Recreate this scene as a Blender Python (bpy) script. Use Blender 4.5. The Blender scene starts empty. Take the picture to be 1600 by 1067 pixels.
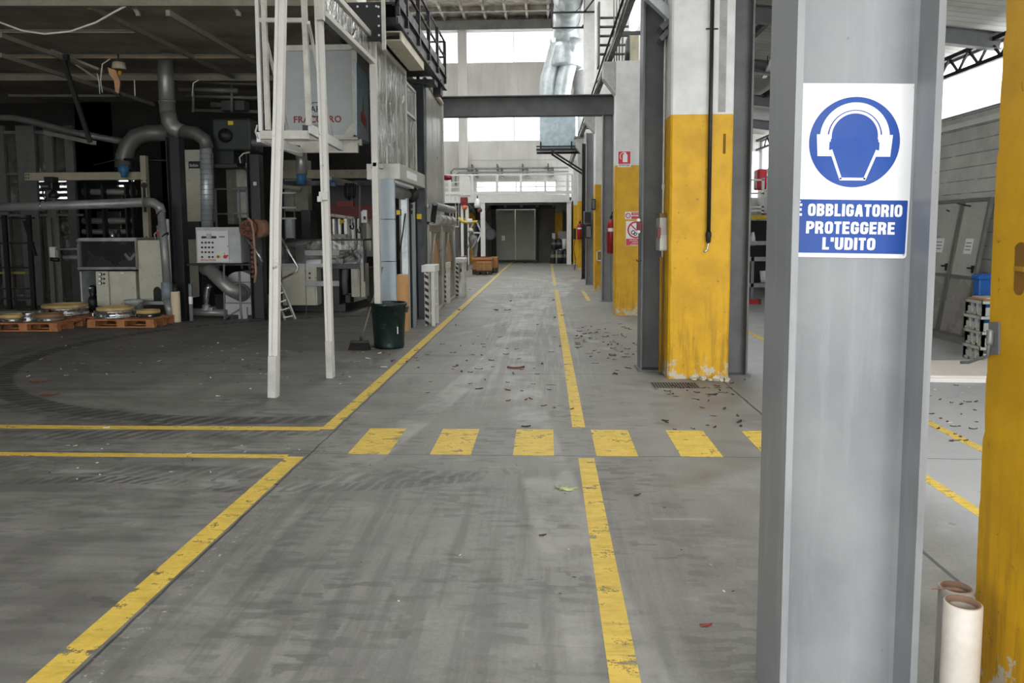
import bpy, bmesh, math, random
from mathutils import Vector, Matrix
random.seed(7)
C = bpy.context.scene.collection
PI = math.pi
# ------------------------------------------------------------------ camera model (photo frame 1600 x 1067)
F, CX, CY, H = 1190.0, 800.0, 467.0, 1.65
def _n(v): return v.normalized()
_fy = _n(Vector((854-CX, -(361-CY), F)))            # world +Y in camera axes (right, up, forward)
_dn = Vector((866-CX, -(13600-CY), F)); _up = -_dn
_up = _n(_up - _fy*_up.dot(_fy))
_rx = _fy.cross(_up)
if _rx.x < 0: _rx = -_rx
def ray(px, py):
    d = Vector((px-CX, -(py-CY), F))
    return Vector((d.dot(_rx), d.dot(_fy), d.dot(_up)))
EYE = Vector((0, 0, H))
def G(px, py, z=0.0):
    d = ray(px, py); return EYE + d*((z-H)/d.z)
def PY(px, py, Y):
    d = ray(px, py); return EYE + d*(Y/d.y)
def PX(px, py, X):
    d = ray(px, py); return EYE + d*(X/d.x)
def proj(p):
    d = Vector(p)-EYE
    x, z, y = d.dot(Vector((_rx.x,_fy.x,_up.x))), 0, 0
    # rows: camera axes in world
    right = Vector((_rx.x, _fy.x, _up.x)); up = Vector((_rx.y, _fy.y, _up.y)); fwd = Vector((_rx.z, _fy.z, _up.z))
    return (CX+F*d.dot(right)/d.dot(fwd), CY-F*d.dot(up)/d.dot(fwd))
def make_camera():
    right = Vector((_rx.x, _fy.x, _up.x)); up = Vector((_rx.y, _fy.y, _up.y)); fwd = Vector((_rx.z, _fy.z, _up.z))
    cd = bpy.data.cameras.new('camera'); co = bpy.data.objects.new('camera', cd); C.objects.link(co)
    m = Matrix((( right.x, up.x, -fwd.x, 0), (right.y, up.y, -fwd.y, 0), (right.z, up.z, -fwd.z, H), (0,0,0,1)))
    co.matrix_world = m
    cd.sensor_fit = 'HORIZONTAL'; cd.sensor_width = 36; cd.lens = F/1600*36
    cd.shift_y = -(533.5-CY)/1600; cd.clip_start = .05; cd.clip_end = 300
    bpy.context.scene.camera = co
make_camera()

# ------------------------------------------------------------------ node helpers
class NT:
    def __init__(s, m):
        m.use_nodes = True; s.t = m.node_tree; s.t.nodes.clear(); s.m = m
        s.out = s.t.nodes.new('ShaderNodeOutputMaterial')
    def node(s, typ, **kw):
        n = s.t.nodes.new(typ)
        for k, v in kw.items(): setattr(n, k, v)
        return n
    def put(s, sock, v):
        if isinstance(v, bpy.types.NodeSocket): s.t.links.new(v, sock)
        elif isinstance(v, tuple) and len(v) == 3 and sock.type == 'RGBA': sock.default_value = (*v, 1)
        else: sock.default_value = v
    def math(s, op, a, b=0.0, c=None, clamp=False):
        n = s.node('ShaderNodeMath', operation=op, use_clamp=clamp)
        s.put(n.inputs[0], a); s.put(n.inputs[1], b)
        if c is not None: s.put(n.inputs[2], c)
        return n.outputs[0]
    def add(s, a, b): return s.math('ADD', a, b)
    def sub(s, a, b): return s.math('SUBTRACT', a, b)
    def mul(s, a, b): return s.math('MULTIPLY', a, b)
    def mx(s, a, b): return s.math('MAXIMUM', a, b)
    def mn(s, a, b): return s.math('MINIMUM', a, b)
    def ramp(s, v, lo, hi, a=0.0, b=1.0):
        n = s.node('ShaderNodeMapRange'); n.clamp = True
        n.interpolation_type = 'SMOOTHSTEP'
        for k, x in zip(range(5), (v, lo, hi, a, b)): s.put(n.inputs[k], x)
        return n.outputs[0]
    def coord(s): return s.node('ShaderNodeTexCoord').outputs['Object']
    def geo(s): return s.node('ShaderNodeNewGeometry').outputs['Position']
    def xyz(s, v):
        n = s.node('ShaderNodeSeparateXYZ'); s.put(n.inputs[0], v); return n.outputs
    def comb(s, x, y, z=0.0):
        n = s.node('ShaderNodeCombineXYZ')
        for k, v in enumerate((x, y, z)): s.put(n.inputs[k], v)
        return n.outputs[0]
    def scale(s, v, k):
        n = s.node('ShaderNodeVectorMath', operation='MULTIPLY'); s.put(n.inputs[0], v); n.inputs[1].default_value = k
        return n.outputs[0]
    def noise(s, v, sc, det=4, rough=.55, dist=0.0):
        n = s.node('ShaderNodeTexNoise'); s.put(n.inputs['Vector'], v)
        n.inputs['Scale'].default_value = sc; n.inputs['Detail'].default_value = det
        n.inputs['Roughness'].default_value = rough; n.inputs['Distortion'].default_value = dist
        return n.outputs[0]
    def voro(s, v, sc, feat='F1'):
        n = s.node('ShaderNodeTexVoronoi', feature=feat); s.put(n.inputs['Vector'], v); n.inputs['Scale'].default_value = sc
        return n.outputs['Distance']
    def cells(s, v, sc):
        n = s.node('ShaderNodeTexVoronoi', feature='F1', distance='CHEBYCHEV'); s.put(n.inputs['Vector'], v); n.inputs['Scale'].default_value = sc
        return s.xyz(n.outputs['Color'])[0]
    def mix(s, f, a, b):
        n = s.node('ShaderNodeMix', data_type='RGBA'); s.put(n.inputs[0], f); s.put(n.inputs[6], a); s.put(n.inputs[7], b)
        return n.outputs[2]
    def bump(s, h, st=.3, d=.01):
        n = s.node('ShaderNodeBump'); s.put(n.inputs['Height'], h); n.inputs['Strength'].default_value = st; n.inputs['Distance'].default_value = d
        return n.outputs[0]
    def bsdf(s, col, rough=.6, metal=0.0, normal=None, **kw):
        n = s.node('ShaderNodeBsdfPrincipled')
        s.put(n.inputs['Base Color'], col); s.put(n.inputs['Roughness'], rough); s.put(n.inputs['Metallic'], metal)
        if normal is not None: s.put(n.inputs['Normal'], normal)
        for k, v in kw.items(): s.put(n.inputs[k], v)
        return n.outputs[0]
    def surf(s, sh): s.t.links.new(sh, s.out.inputs[0])
    def mixsh(s, f, a, b):
        n = s.node('ShaderNodeMixShader'); s.put(n.inputs[0], f); s.t.links.new(a, n.inputs[1]); s.t.links.new(b, n.inputs[2]); return n.outputs[0]
def srgb(r, g, b):
    f = lambda c: (c/255/12.92) if c/255 <= .04045 else ((c/255+.055)/1.055)**2.4
    return (f(r), f(g), f(b))
_mats = {}
def M(name, col=None, rough=.6, metal=0.0, var=.18, sc=6.0, wear=0.0, wearcol=(.05,.05,.05), bump=0.0):
    """plain painted / metal / plastic material with mottling and optional worn spots"""
    if name in _mats: return _mats[name]
    m = bpy.data.materials.new(name); t = NT(m)
    v = t.coord()
    n1 = t.noise(v, sc, 5); n2 = t.noise(v, sc*9, 3)
    f = t.add(t.mul(n1, .7), t.mul(n2, .3))
    f = t.ramp(f, .3, .7)
    c = t.mix(f, tuple(x*(1-var) for x in col), tuple(min(1, x*(1+var)) for x in col))
    if wear:
        w = t.ramp(t.noise(v, sc*2.2, 8, .7), .62-wear*.12, .70-wear*.08)
        c = t.mix(w, c, wearcol)
    r = t.ramp(n1, .3, .7, max(.02, rough-.08), min(1, rough+.08))
    t.surf(t.bsdf(c, r, metal, t.bump(n2, bump, .004) if bump else None))
    _mats[name] = m; return m
def matfn(name):
    def deco(fn):
        m = bpy.data.materials.new(name); fn(NT(m)); _mats[name] = m; return m
    return deco

# ------------------------------------------------------------------ mesh builder (world coordinates)
class MB:
    def __init__(s): s.bm = bmesh.new(); s.mi = 0
    def _f(s, vs):
        try:
            f = s.bm.faces.new(vs); f.material_index = s.mi; return f
        except ValueError: return None
    def box(s, x0, x1, y0, y1, z0, z1):
        if x0 > x1: x0, x1 = x1, x0
        if y0 > y1: y0, y1 = y1, y0
        if z0 > z1: z0, z1 = z1, z0
        v = [s.bm.verts.new(p) for p in ((x0,y0,z0),(x1,y0,z0),(x1,y1,z0),(x0,y1,z0),(x0,y0,z1),(x1,y0,z1),(x1,y1,z1),(x0,y1,z1))]
        for q in ((3,2,1,0),(4,5,6,7),(0,1,5,4),(1,2,6,5),(2,3,7,6),(3,0,4,7)): s._f([v[k] for k in q])
        return s
    def cbox(s, c, dx, dy, dz, mat=None):
        n0 = len(s.bm.verts); s.box(-dx/2, dx/2, -dy/2, dy/2, -dz/2, dz/2); s.bm.verts.ensure_lookup_table()
        T = Matrix.Translation(Vector(c)) @ (mat if mat is not None else Matrix.Identity(4))
        for v in s.bm.verts[n0:]: v.co = T @ v.co
        return s
    def bar(s, p0, p1, w, h=None, up=(0,0,1)):
        """rectangular bar from p0 to p1; w across, h along 'up'"""
        p0, p1 = Vector(p0), Vector(p1); h = w if h is None else h
        d = (p1-p0); L = d.length
        if L < 1e-6: return s
        d = d/L; u = Vector(up); u = u-d*u.dot(d)
        if u.length < 1e-4: u = Vector((0,1,0)); u = u-d*u.dot(d)
        u.normalize(); r = d.cross(u)
        m = Matrix(((r.x,d.x,u.x,0),(r.y,d.y,u.y,0),(r.z,d.z,u.z,0),(0,0,0,1)))
        return s.cbox((p0+p1)/2, w, L, h, m)
    def prof(s, p0, p1, pts, up=(0,0,1), cap=True):
        """sweep a closed 2-D profile (across, up) from p0 to p1"""
        p0, p1 = Vector(p0), Vector(p1); d = (p1-p0).normalized(); u = Vector(up); u = u-d*u.dot(d)
        if u.length < 1e-4: u = Vector((0,1,0)); u = u-d*u.dot(d)
        u.normalize(); r = d.cross(u)
        A = [s.bm.verts.new(p0+r*a+u*b) for a, b in pts]; B = [s.bm.verts.new(p1+r*a+u*b) for a, b in pts]
        n = len(pts)
        for k in range(n): s._f((A[k], A[(k+1)%n], B[(k+1)%n], B[k]))
        if cap: s._f(A[::-1]); s._f(B)
        return s
    def tube(s, pts, r, seg=10, cap=True, closed=False):
        pts = [Vector(p) for p in pts]; rs = r if isinstance(r, (list, tuple)) else [r]*len(pts)
        rings = []; u = None; n = len(pts)
        for k, p in enumerate(pts):
            a = pts[(k-1) % n] if (k or closed) else p; b = pts[(k+1) % n] if (k < n-1 or closed) else p
            t = (b-a).normalized()
            if u is None:
                u = Vector((0,0,1)) if abs(t.z) < .9 else Vector((1,0,0))
            u = (u-t*u.dot(t)).normalized(); w = t.cross(u)
            rings.append([s.bm.verts.new(p+(u*math.cos(2*PI*j/seg)+w*math.sin(2*PI*j/seg))*rs[k]) for j in range(seg)])
        for k in range(n if closed else n-1):
            a, b = rings[k], rings[(k+1) % n]
            for j in range(seg):
                f = s._f((a[j], a[(j+1)%seg], b[(j+1)%seg], b[j]))
                if f: f.smooth = True
        if cap and not closed: s._f(rings[0][::-1]); s._f(rings[-1])
        return s
    def lathe(s, c, prof, seg=24, axis='z', smooth=True, cap=True):
        """revolve (radius, height) about an axis through c"""
        c = Vector(c); rings = []
        ax = {'z': (Vector((1,0,0)),Vector((0,1,0)),Vector((0,0,1))), 'y': (Vector((1,0,0)),Vector((0,0,1)),Vector((0,-1,0))), 'x': (Vector((0,1,0)),Vector((0,0,1)),Vector((1,0,0)))}[axis]
        for r, h in prof:
            rings.append([s.bm.verts.new(c+ax[2]*h+(ax[0]*math.cos(2*PI*j/seg)+ax[1]*math.sin(2*PI*j/seg))*max(r, 1e-4)) for j in range(seg)])
        for a, b in zip(rings, rings[1:]):
            for j in range(seg):
                f = s._f((a[j], a[(j+1)%seg], b[(j+1)%seg], b[j]))
                if f: f.smooth = smooth
        if cap: s._f(rings[0][::-1]); s._f(rings[-1])
        return s
    def prism(s, pts, off):
        """extrude a planar polygon of 3-D points by vector off"""
        off = Vector(off); A = [s.bm.verts.new(Vector(p)) for p in pts]; B = [s.bm.verts.new(Vector(p)+off) for p in pts]; n = len(pts)
        s._f(A[::-1]); s._f(B)
        for k in range(n): s._f((A[k], A[(k+1)%n], B[(k+1)%n], B[k]))
        return s
    def quad(s, *pts):
        s._f([s.bm.verts.new(Vector(p)) for p in pts]); return s
    def build(s, name, mat, parent=None, bevel=0.0, bseg=2, subd=0, normals=True):
        if normals: bmesh.ops.recalc_face_normals(s.bm, faces=s.bm.faces)
        me = bpy.data.meshes.new(name)
        org = Vector((0,0,0))
        q = parent
        while q is not None: org += q.location; q = q.parent
        for v in s.bm.verts: v.co -= org
        s.bm.to_mesh(me); s.bm.free()
        for m in (mat if isinstance(mat, (list, tuple)) else [mat]): me.materials.append(m)
        o = bpy.data.objects.new(name, me); C.objects.link(o)
        if parent is not None: o.parent = parent
        if bevel:
            b = o.modifiers.new('bevel', 'BEVEL'); b.width = bevel; b.segments = bseg; b.limit_method = 'ANGLE'; b.angle_limit = math.radians(40)
        if subd:
            b = o.modifiers.new('subd', 'SUBSURF'); b.levels = subd; b.render_levels = subd
        return o
def tag(o, label=None, cat=None, group=None, kind=None):
    if label: o['label'] = label
    if cat: o['category'] = cat
    if group: o['group'] = group
    if kind: o['kind'] = kind
    return o
def thing(name, label, cat, loc=(0,0,0), group=None):
    o = bpy.data.objects.new(name, None); C.objects.link(o); o.location = loc; o.empty_display_size = .1
    return tag(o, label, cat, group, 'thing')
def struct(o): o['kind'] = 'structure'; return o
def copy_thing(o, loc, label=None, rotz=None):
    c = o.copy(); C.objects.link(c); c.location = loc
    if rotz is not None: c.rotation_euler = (0,0,rotz)
    if label: c['label'] = label
    for ch in o.children:
        d = ch.copy(); C.objects.link(d); d.parent = c
        for g in ch.children:
            e = g.copy(); C.objects.link(e); e.parent = d
    return c
def text(name, body, size, mat, parent, loc, right=(1,0,0), up=(0,0,1), xs=1.0, bold=0.0, align='CENTER', depth=.0008):
    """lettering as a real thin mesh on a surface"""
    cu = bpy.data.curves.new(name, 'FONT'); cu.body = body; cu.size = size; cu.align_x = align; cu.align_y = 'CENTER'
    cu.offset = bold; cu.extrude = depth; cu.space_character = 1.0 + bold*6/size*.3
    cu.resolution_u = 3
    tmp = bpy.data.objects.new(name+'_curve', cu); C.objects.link(tmp)
    dg = bpy.context.evaluated_depsgraph_get(); me = bpy.data.meshes.new_from_object(tmp.evaluated_get(dg))
    bpy.data.objects.remove(tmp); bpy.data.curves.remove(cu)
    r, u = Vector(right).normalized(), Vector(up).normalized(); n = r.cross(u)
    org = Vector((0,0,0)); q = parent
    while q is not None: org += q.location; q = q.parent
    for v in me.vertices: v.co = Vector(loc)-org + r*v.co.x*xs + u*v.co.y + n*v.co.z
    me.name = name; me.materials.clear(); me.materials.append(mat)
    o = bpy.data.objects.new(name, me); C.objects.link(o); o.parent = parent
    return o
def arc(c, r, a0, a1, n, ax=(1,0,0), ay=(0,0,1)):
    c, ax, ay = Vector(c), Vector(ax), Vector(ay)
    return [c+ax*r*math.cos(a0+(a1-a0)*k/n)+ay*r*math.sin(a0+(a1-a0)*k/n) for k in range(n+1)]
def hprof(w, h, tf, tw):
    """H-section: flanges lie across, web along 'up'"""
    return [(-w/2,-h/2),(w/2,-h/2),(w/2,-h/2+tf),(tw/2+.012,-h/2+tf),(tw/2,-h/2+tf+.012),(tw/2,h/2-tf-.012),(tw/2+.012,h/2-tf),(w/2,h/2-tf),(w/2,h/2),(-w/2,h/2),(-w/2,h/2-tf),(-tw/2-.012,h/2-tf),(-tw/2,h/2-tf-.012),(-tw/2,-h/2+tf+.012),(-tw/2-.012,-h/2+tf),(-w/2,-h/2+tf)]
# ------------------------------------------------------------------ world and view
sc = bpy.context.scene
sc.view_settings.view_transform = 'Standard'; sc.view_settings.look = 'None'
sc.view_settings.gamma = 1.0; sc.view_settings.use_curve_mapping = False
sc.view_settings.exposure = 1.25
w = bpy.data.worlds.new('overcast_sky'); sc.world = w; w.use_nodes = True
wt = w.node_tree; wt.nodes.clear()
bg = wt.nodes.new('ShaderNodeBackground'); wo = wt.nodes.new('ShaderNodeOutputWorld')
bg.inputs[0].default_value = (.985, .99, 1.0, 1); bg.inputs[1].default_value = 1.9
wt.links.new(bg.outputs[0], wo.inputs[0])

# ------------------------------------------------------------------ materials
YEL = srgb(226, 168, 10); WHITE = srgb(222, 222, 218); STEEL = srgb(128, 132, 134)
def circ(p, q, r):
    (ax, ay), (bx, by), (cx, cy) = p, q, r
    d = 2*(ax*(by-cy)+bx*(cy-ay)+cx*(ay-by))
    ux = ((ax*ax+ay*ay)*(by-cy)+(bx*bx+by*by)*(cy-ay)+(cx*cx+cy*cy)*(ay-by))/d
    uy = ((ax*ax+ay*ay)*(cx-bx)+(bx*bx+by*by)*(ax-cx)+(cx*cx+cy*cy)*(bx-ax))/d
    return ux, uy, math.hypot(ax-ux, ay-uy)

@matfn('concrete_floor')
def _(t):
    p = t.geo(); x, y, z = t.xyz(p)
    big = t.noise(p, .45, 4, .6); med = t.noise(p, 2.6, 6, .65); fine = t.noise(p, 55, 4, .7); grit = t.noise(p, 240, 2, .6)
    lane = t.noise(t.scale(p, (9.0, .55, 1)), 1.0, 6, .65)       # streaks rolled along the lane
    cross = t.noise(t.scale(p, (.5, 7.0, 1)), 1.0, 5, .65)       # streaks across
    f = t.add(t.add(t.mul(big, .30), t.mul(med, .36)), t.add(t.mul(fine, .18), t.mul(grit, .16)))
    col = t.mix(t.ramp(f, .34, .66), srgb(102, 101, 96), srgb(146, 145, 139))
    inlane = t.mul(t.ramp(x, -1.8, -1.6), t.ramp(x, 1.9, 1.2))
    st = t.mul(t.ramp(lane, .44, .62), t.ramp(x, 1.4, -.2))
    st = t.mul(st, t.mul(inlane, t.ramp(y, 5.6, 4.6)))
    col = t.mix(t.mul(st, .45), col, srgb(82, 81, 76))
    cs = t.mul(t.ramp(cross, .45, .62), t.ramp(x, -1.6, -2.1))
    col = t.mix(t.mul(cs, .42), col, srgb(80, 79, 75))
    col = t.mix(t.mul(t.ramp(x, -1.7, -2.2), .25), col, srgb(92, 90, 86))
    # rubbed blocks: many short rectangular smears of tyre rubber
    warp = t.node('ShaderNodeVectorMath', operation='ADD'); t.put(warp.inputs[0], p); t.put(warp.inputs[1], t.comb(t.mul(t.sub(med, .5), .05), t.mul(t.sub(big, .5), .12)))
    c1 = t.cells(t.scale(warp.outputs[0], (7.5, 24, 1)), 1.0); c2 = t.cells(t.scale(warp.outputs[0], (4.0, 15, 1)), 1.0)
    zone = t.ramp(t.noise(t.scale(p, (1.1, .8, 1)), 1.4, 5, .65), .40, .60)
    near = t.ramp(y, 9.5, 6.0); side = t.ramp(x, 1.6, .4)
    sm = t.mul(t.mul(t.ramp(c1, .50, .80), zone), t.mul(near, side))
    col = t.mix(t.mul(sm, .52), col, srgb(78, 77, 72))
    sm2 = t.mul(t.mul(t.ramp(c2, .62, .8), t.ramp(t.noise(p, 1.0, 4, .6), .5, .62)), t.mul(near, t.ramp(x, -1.4, -2.0)))
    col = t.mix(t.mul(sm2, .66), col, srgb(74, 72, 67))
    pl_ = t.mul(t.mul(t.ramp(c2, .22, .08), t.ramp(t.noise(p, 1.3, 4, .6), .52, .64)), near)
    col = t.mix(t.mul(pl_, .42), col, srgb(158, 157, 150))
    # tread prints: short dark blocks left by solid tyres
    def tread(u, v, per, duty=.55, skew=.0):
        s = t.math('FRACT', t.add(t.mul(u, 1/per), t.mul(v, skew/per))); return t.ramp(s, duty-.06, duty+.06)
    def arc_mark(pts, w, per, amt, colr, lo=.42, hi=.6, seg=None):
        nonlocal col
        cx, cy, R = circ(*pts)
        dx, dy = t.sub(x, cx), t.sub(y, cy)
        r = t.math('SQRT', t.add(t.mul(dx, dx), t.mul(dy, dy)))
        d = t.math('ABSOLUTE', t.sub(r, R)); m = t.ramp(d, w, w*.72)
        ang = t.mul(t.math('ARCTAN2', dy, dx), R)
        tr = tread(t.add(ang, t.mul(t.noise(p, 5, 3), .16)), t.sub(r, R), per, .42, .5) if per else 1.0
        m = t.mul(m, t.ramp(t.noise(p, 1.6, 5, .65), lo, hi))
        if per: m = t.mul(m, tr)
        if seg: m = t.mul(m, t.mul(t.ramp(x, seg[0]-.3, seg[0]+.3), t.ramp(x, seg[1]+.3, seg[1]-.3)))
        col = t.mix(t.mul(m, amt), col, colr)
    dk = srgb(62, 61, 58)
    arc_mark(((-6.1,8.12), (-4.3,6.77), (-2.35,6.5)), .15, .16, .9, dk, .2, .3, (-9, -1.9)); arc_mark(((-6.1,8.12), (-4.3,6.77), (-2.35,6.5)), .15, 0, .4, dk, .3, .5, (-9, -1.9))
    arc_mark(((-5.6,7.3), (-4.6,6.7), (-3.4,6.35)), .10, .14, .75, dk, .35, .55, (-8, -2.6))
    arc_mark(((-4.6,5.95), (-3.3,6.0), (-2.0,6.1)), .17, .13, .65, dk, .36, .52, (-6, -1.8))
    arc_mark(((-4.0,5.15), (-2.5,5.05), (-.6,5.0)), .15, .12, .4, dk, .40, .52, (-6, -.4))
    arc_mark(((-3.8,4.75), (-2.8,4.86), (-2.0,4.7)), .08, .09, .7, dk, .38, .52, (-6, -1.95))
    arc_mark(((-3.4,4.2), (-2.7,4.25), (-2.0,4.3)), .09, .09, .6, dk, .40, .52, (-6, -1.3))
    arc_mark(((-1.75,4.75), (-1.2,4.78), (-.3,5.1)), .09, .08, .45, dk, .36, .5, (-1.8, -.2))
    for k, xx in enumerate((-1.28, -.86, -.44, -.12)):           # straight runs of blocks down the lane
        m = t.ramp(t.math('ABSOLUTE', t.sub(t.add(x, t.mul(y, .05)), xx)), .17, .12)
        m = t.mul(m, tread(y, x, .085, .45, .12)); m = t.mul(m, t.ramp(t.noise(t.scale(p, (5, 1.1, 1)), 1.3, 5, .65), .46, .62))
        m = t.mul(m, t.ramp(y, 5.3, 4.4)); col = t.mix(t.mul(m, .26), col, srgb(80, 79, 75))
    # pale dusty wheel tracks farther down the lane
    pale = srgb(170, 169, 163)
    for pts, wd in ((((-.9,8.2), (-.5,14), (-.9,21)), .16), (((-.2,7.4), (-.35,13), (.1,20)), .2), (((-1.5,12), (-.4,15.2), (.6,22)), .1), (((.3,13), (-.6,16), (-1.5,18.5)), .12), (((-1.2,17), (-.2,18.6), (.4,24)), .22), (((-.6,15.5), (.0,17), (-.5,19)), .09)):
        arc_mark(pts, wd, 0, .5, pale, .42, .6, (-1.4, 1.2))
    lt = t.noise(t.scale(p, (14, .5, 1)), 1.0, 5, .7)
    m = t.mul(t.mul(t.ramp(lt, .46, .62), t.mul(t.ramp(x, -1.5, -.7), t.ramp(x, .9, .1))), t.mul(t.ramp(y, 6.2, 8.5), t.ramp(y, 34, 20)))
    col = t.mix(t.mul(m, .38), col, pale)
    # damp dark blotches in the side hall and small stains
    wet = t.mul(t.ramp(t.noise(p, 1.1, 6, .7), .46, .54), t.ramp(x, 1.9, 2.6)); wet = t.mul(wet, t.ramp(y, 5.2, 4.2))
    col = t.mix(t.mul(wet, .6), col, srgb(54, 54, 52))
    col = t.mix(t.mul(t.ramp(x, 2.0, 2.5), .55), col, srgb(186, 188, 190))  # side hall floor lightened in colour to match its brighter light
    spots = t.ramp(t.noise(p, 9, 3, .5), .70, .74)
    col = t.mix(t.mul(spots, .4), col, srgb(70, 69, 65))
    # slab joints
    wob = t.mul(t.sub(t.noise(p, 3, 3), .5), .03)
    def joint(c, at, w): return t.ramp(t.math('ABSOLUTE', t.add(t.sub(c, at), wob)), w, w*.35)
    j = joint(x, -1.770, .011)
    j = t.mx(j, t.mul(joint(x, 1.93, .016), t.ramp(y, 8.6, 8.4)))
    for yy, ww in ((5.5, .008), (8.72, .010), (12.3, .008), (16.4, .01), (20.8, .02), (24.6, .03), (2.4, .006)):
        j = t.mx(j, joint(y, yy, ww))
    j = t.mx(j, t.mul(joint(x, -4.6, .008), t.ramp(y, 8.7, 8.8)))
    col = t.mix(t.mul(j, .8), col, srgb(48, 47, 44))
    chips = t.mul(t.ramp(t.math('ABSOLUTE', t.sub(x, -1.70)), .10, .02), t.ramp(t.noise(p, 26, 4, .7), .6, .68))
    col = t.mix(t.mul(chips, .8), col, srgb(196, 194, 186))
    rough = t.ramp(med, .3, .7, .42, .72)
    t.surf(t.bsdf(col, rough, 0.0, t.bump(t.add(fine, t.mul(j, -2.0)), .25, .004)))

@matfn('road_paint')
def _(t):
    p = t.geo(); x, y, z = t.xyz(p)
    n = t.noise(p, 7, 8, .7); n2 = t.noise(t.scale(p, (3, 14, 1)), 1.6, 6, .7); g = t.noise(p, 90, 3, .6)
    col = t.mix(t.ramp(n, .3, .7), srgb(198, 168, 62), srgb(226, 194, 88))
    col = t.mix(t.mul(t.ramp(n2, .5, .68), .5), col, srgb(140, 122, 62))
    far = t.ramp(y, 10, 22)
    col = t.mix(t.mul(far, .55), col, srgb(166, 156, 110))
    worn = t.ramp(t.add(t.mul(n, .6), t.add(t.mul(g, .16), t.mul(n2, .24))), .538, .59)
    a = t.bsdf(col, .6); b = t.node('ShaderNodeBsdfTransparent').outputs[0]
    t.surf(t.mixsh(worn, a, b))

def two_tone(name, split, worn):
    @matfn(name)
    def _(t):
        p = t.geo(); x, y, z = t.xyz(p)
        n = t.noise(p, 3.5, 5, .6); f = t.noise(p, 40, 3, .6)
        yc = t.mix(t.ramp(n, .3, .7), srgb(198, 150, 2), srgb(219, 169, 6))
        streak = t.noise(t.scale(p, (14, 14, 1.1)), 1.5, 6, .7)
        low = t.ramp(z, 1.35, .2)
        yc = t.mix(t.mul(t.mul(t.ramp(streak, .48, .66), low), .42), yc, srgb(120, 92, 20))
        yc = t.mix(t.mul(t.ramp(t.noise(p, 16, 4, .7), .66, .7), .7), yc, srgb(110, 82, 14))
        chip = t.ramp(t.add(t.mul(t.noise(p, 7, 8, .72), 1.0), t.ramp(z, .42, .0, 0, .22)), .70, .715)
        yc = t.mix(t.mul(chip, worn), yc, srgb(188, 182, 166))
        wc = t.mix(t.ramp(n, .3, .7), srgb(205, 205, 203), srgb(224, 224, 222))
        wc = t.mix(t.mul(t.ramp(t.noise(p, 11, 6, .7), .69, .72), .6), wc, srgb(120, 118, 112))
        edge = t.add(z, t.mul(t.sub(n, .5), .012))
        col = t.mix(t.ramp(edge, split-.004, split+.004), yc, wc)
        t.surf(t.bsdf(col, .55, 0, t.bump(t.add(f, n), .25, .006)))
    return _mats[name]
PILLAR = two_tone('yellow_and_white_pillar_paint', 2.9, 1.0)

@matfn('grey_steel_paint')
def _(t):
    p = t.geo(); n = t.noise(p, 2.2, 5, .6); s = t.noise(t.scale(p, (10, 10, .8)), 1.2, 5, .65); f = t.noise(p, 60, 3, .6)
    col = t.mix(t.ramp(n, .3, .7), srgb(124, 127, 129), srgb(142, 145, 146))
    col = t.mix(t.mul(t.ramp(s, .5, .7), .35), col, srgb(160, 163, 166))
    nick = t.ramp(t.noise(t.scale(p, (30, 30, 12)), 1.0, 6, .72), .69, .715)
    col = t.mix(t.mul(nick, .8), col, srgb(70, 70, 69))
    t.surf(t.bsdf(col, t.ramp(n, .3, .7, .38, .52), 0, t.bump(f, .12, .002)))
@matfn('dark_steel_paint')
def _(t):
    p = t.geo(); n = t.noise(p, 3, 5, .6)
    t.surf(t.bsdf(t.mix(t.ramp(n, .3, .7), srgb(78, 80, 80), srgb(96, 98, 98)), .45))
@matfn('block_wall')
def _(t):
    p = t.geo(); x, y, z = t.xyz(p)
    n = t.noise(p, 2.0, 6, .65); fr = t.math('FRACT', t.mul(z, 1/.2))
    line = t.mul(t.ramp(t.math('ABSOLUTE', t.sub(fr, .5)), .44, .485), t.ramp(t.noise(t.scale(p, (1, 1.5, 1)), 2.5, 5, .7), .36, .52))
    col = t.mix(t.ramp(n, .3, .7), srgb(178, 178, 174), srgb(202, 202, 198))
    col = t.mix(t.mul(line, .7), col, srgb(92, 92, 90))
    t.surf(t.bsdf(col, .8, 0, t.bump(t.sub(n, line), .3, .01)))
@matfn('white_wall_paint')
def _(t):
    p = t.geo(); n = t.noise(t.scale(p, (.5, .5, .2)), 1.4, 5, .6); n2 = t.noise(t.scale(p, (3, 3, .25)), 1.0, 6, .65)
    col = t.mix(t.ramp(n, .3, .7), srgb(206, 204, 199), srgb(228, 227, 223))
    col = t.mix(t.mul(t.ramp(n2, .52, .7), .3), col, srgb(178, 172, 160))
    t.surf(t.bsdf(col, .7))
@matfn('grey_wall_paint')
def _(t):
    p = t.geo(); n = t.noise(p, 1.2, 6, .65)
    t.surf(t.bsdf(t.mix(t.ramp(n, .3, .7), srgb(116, 116, 113), srgb(140, 140, 136)), .75))
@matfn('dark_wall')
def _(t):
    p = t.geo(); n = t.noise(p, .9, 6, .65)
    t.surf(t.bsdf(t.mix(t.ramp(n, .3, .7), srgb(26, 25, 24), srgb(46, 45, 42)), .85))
@matfn('sooty_roof')
def _(t):
    p = t.geo(); n = t.noise(p, .8, 6, .65)
    t.surf(t.bsdf(t.mix(t.ramp(n, .3, .7), srgb(132, 127, 115), srgb(176, 171, 158)), .85))
@matfn('coffer_concrete')
def _(t):
    p = t.geo(); n = t.noise(p, 1.5, 6, .7)
    t.surf(t.bsdf(t.mix(t.ramp(n, .35, .65), srgb(112, 106, 96), srgb(172, 166, 156)), .85))
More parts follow.
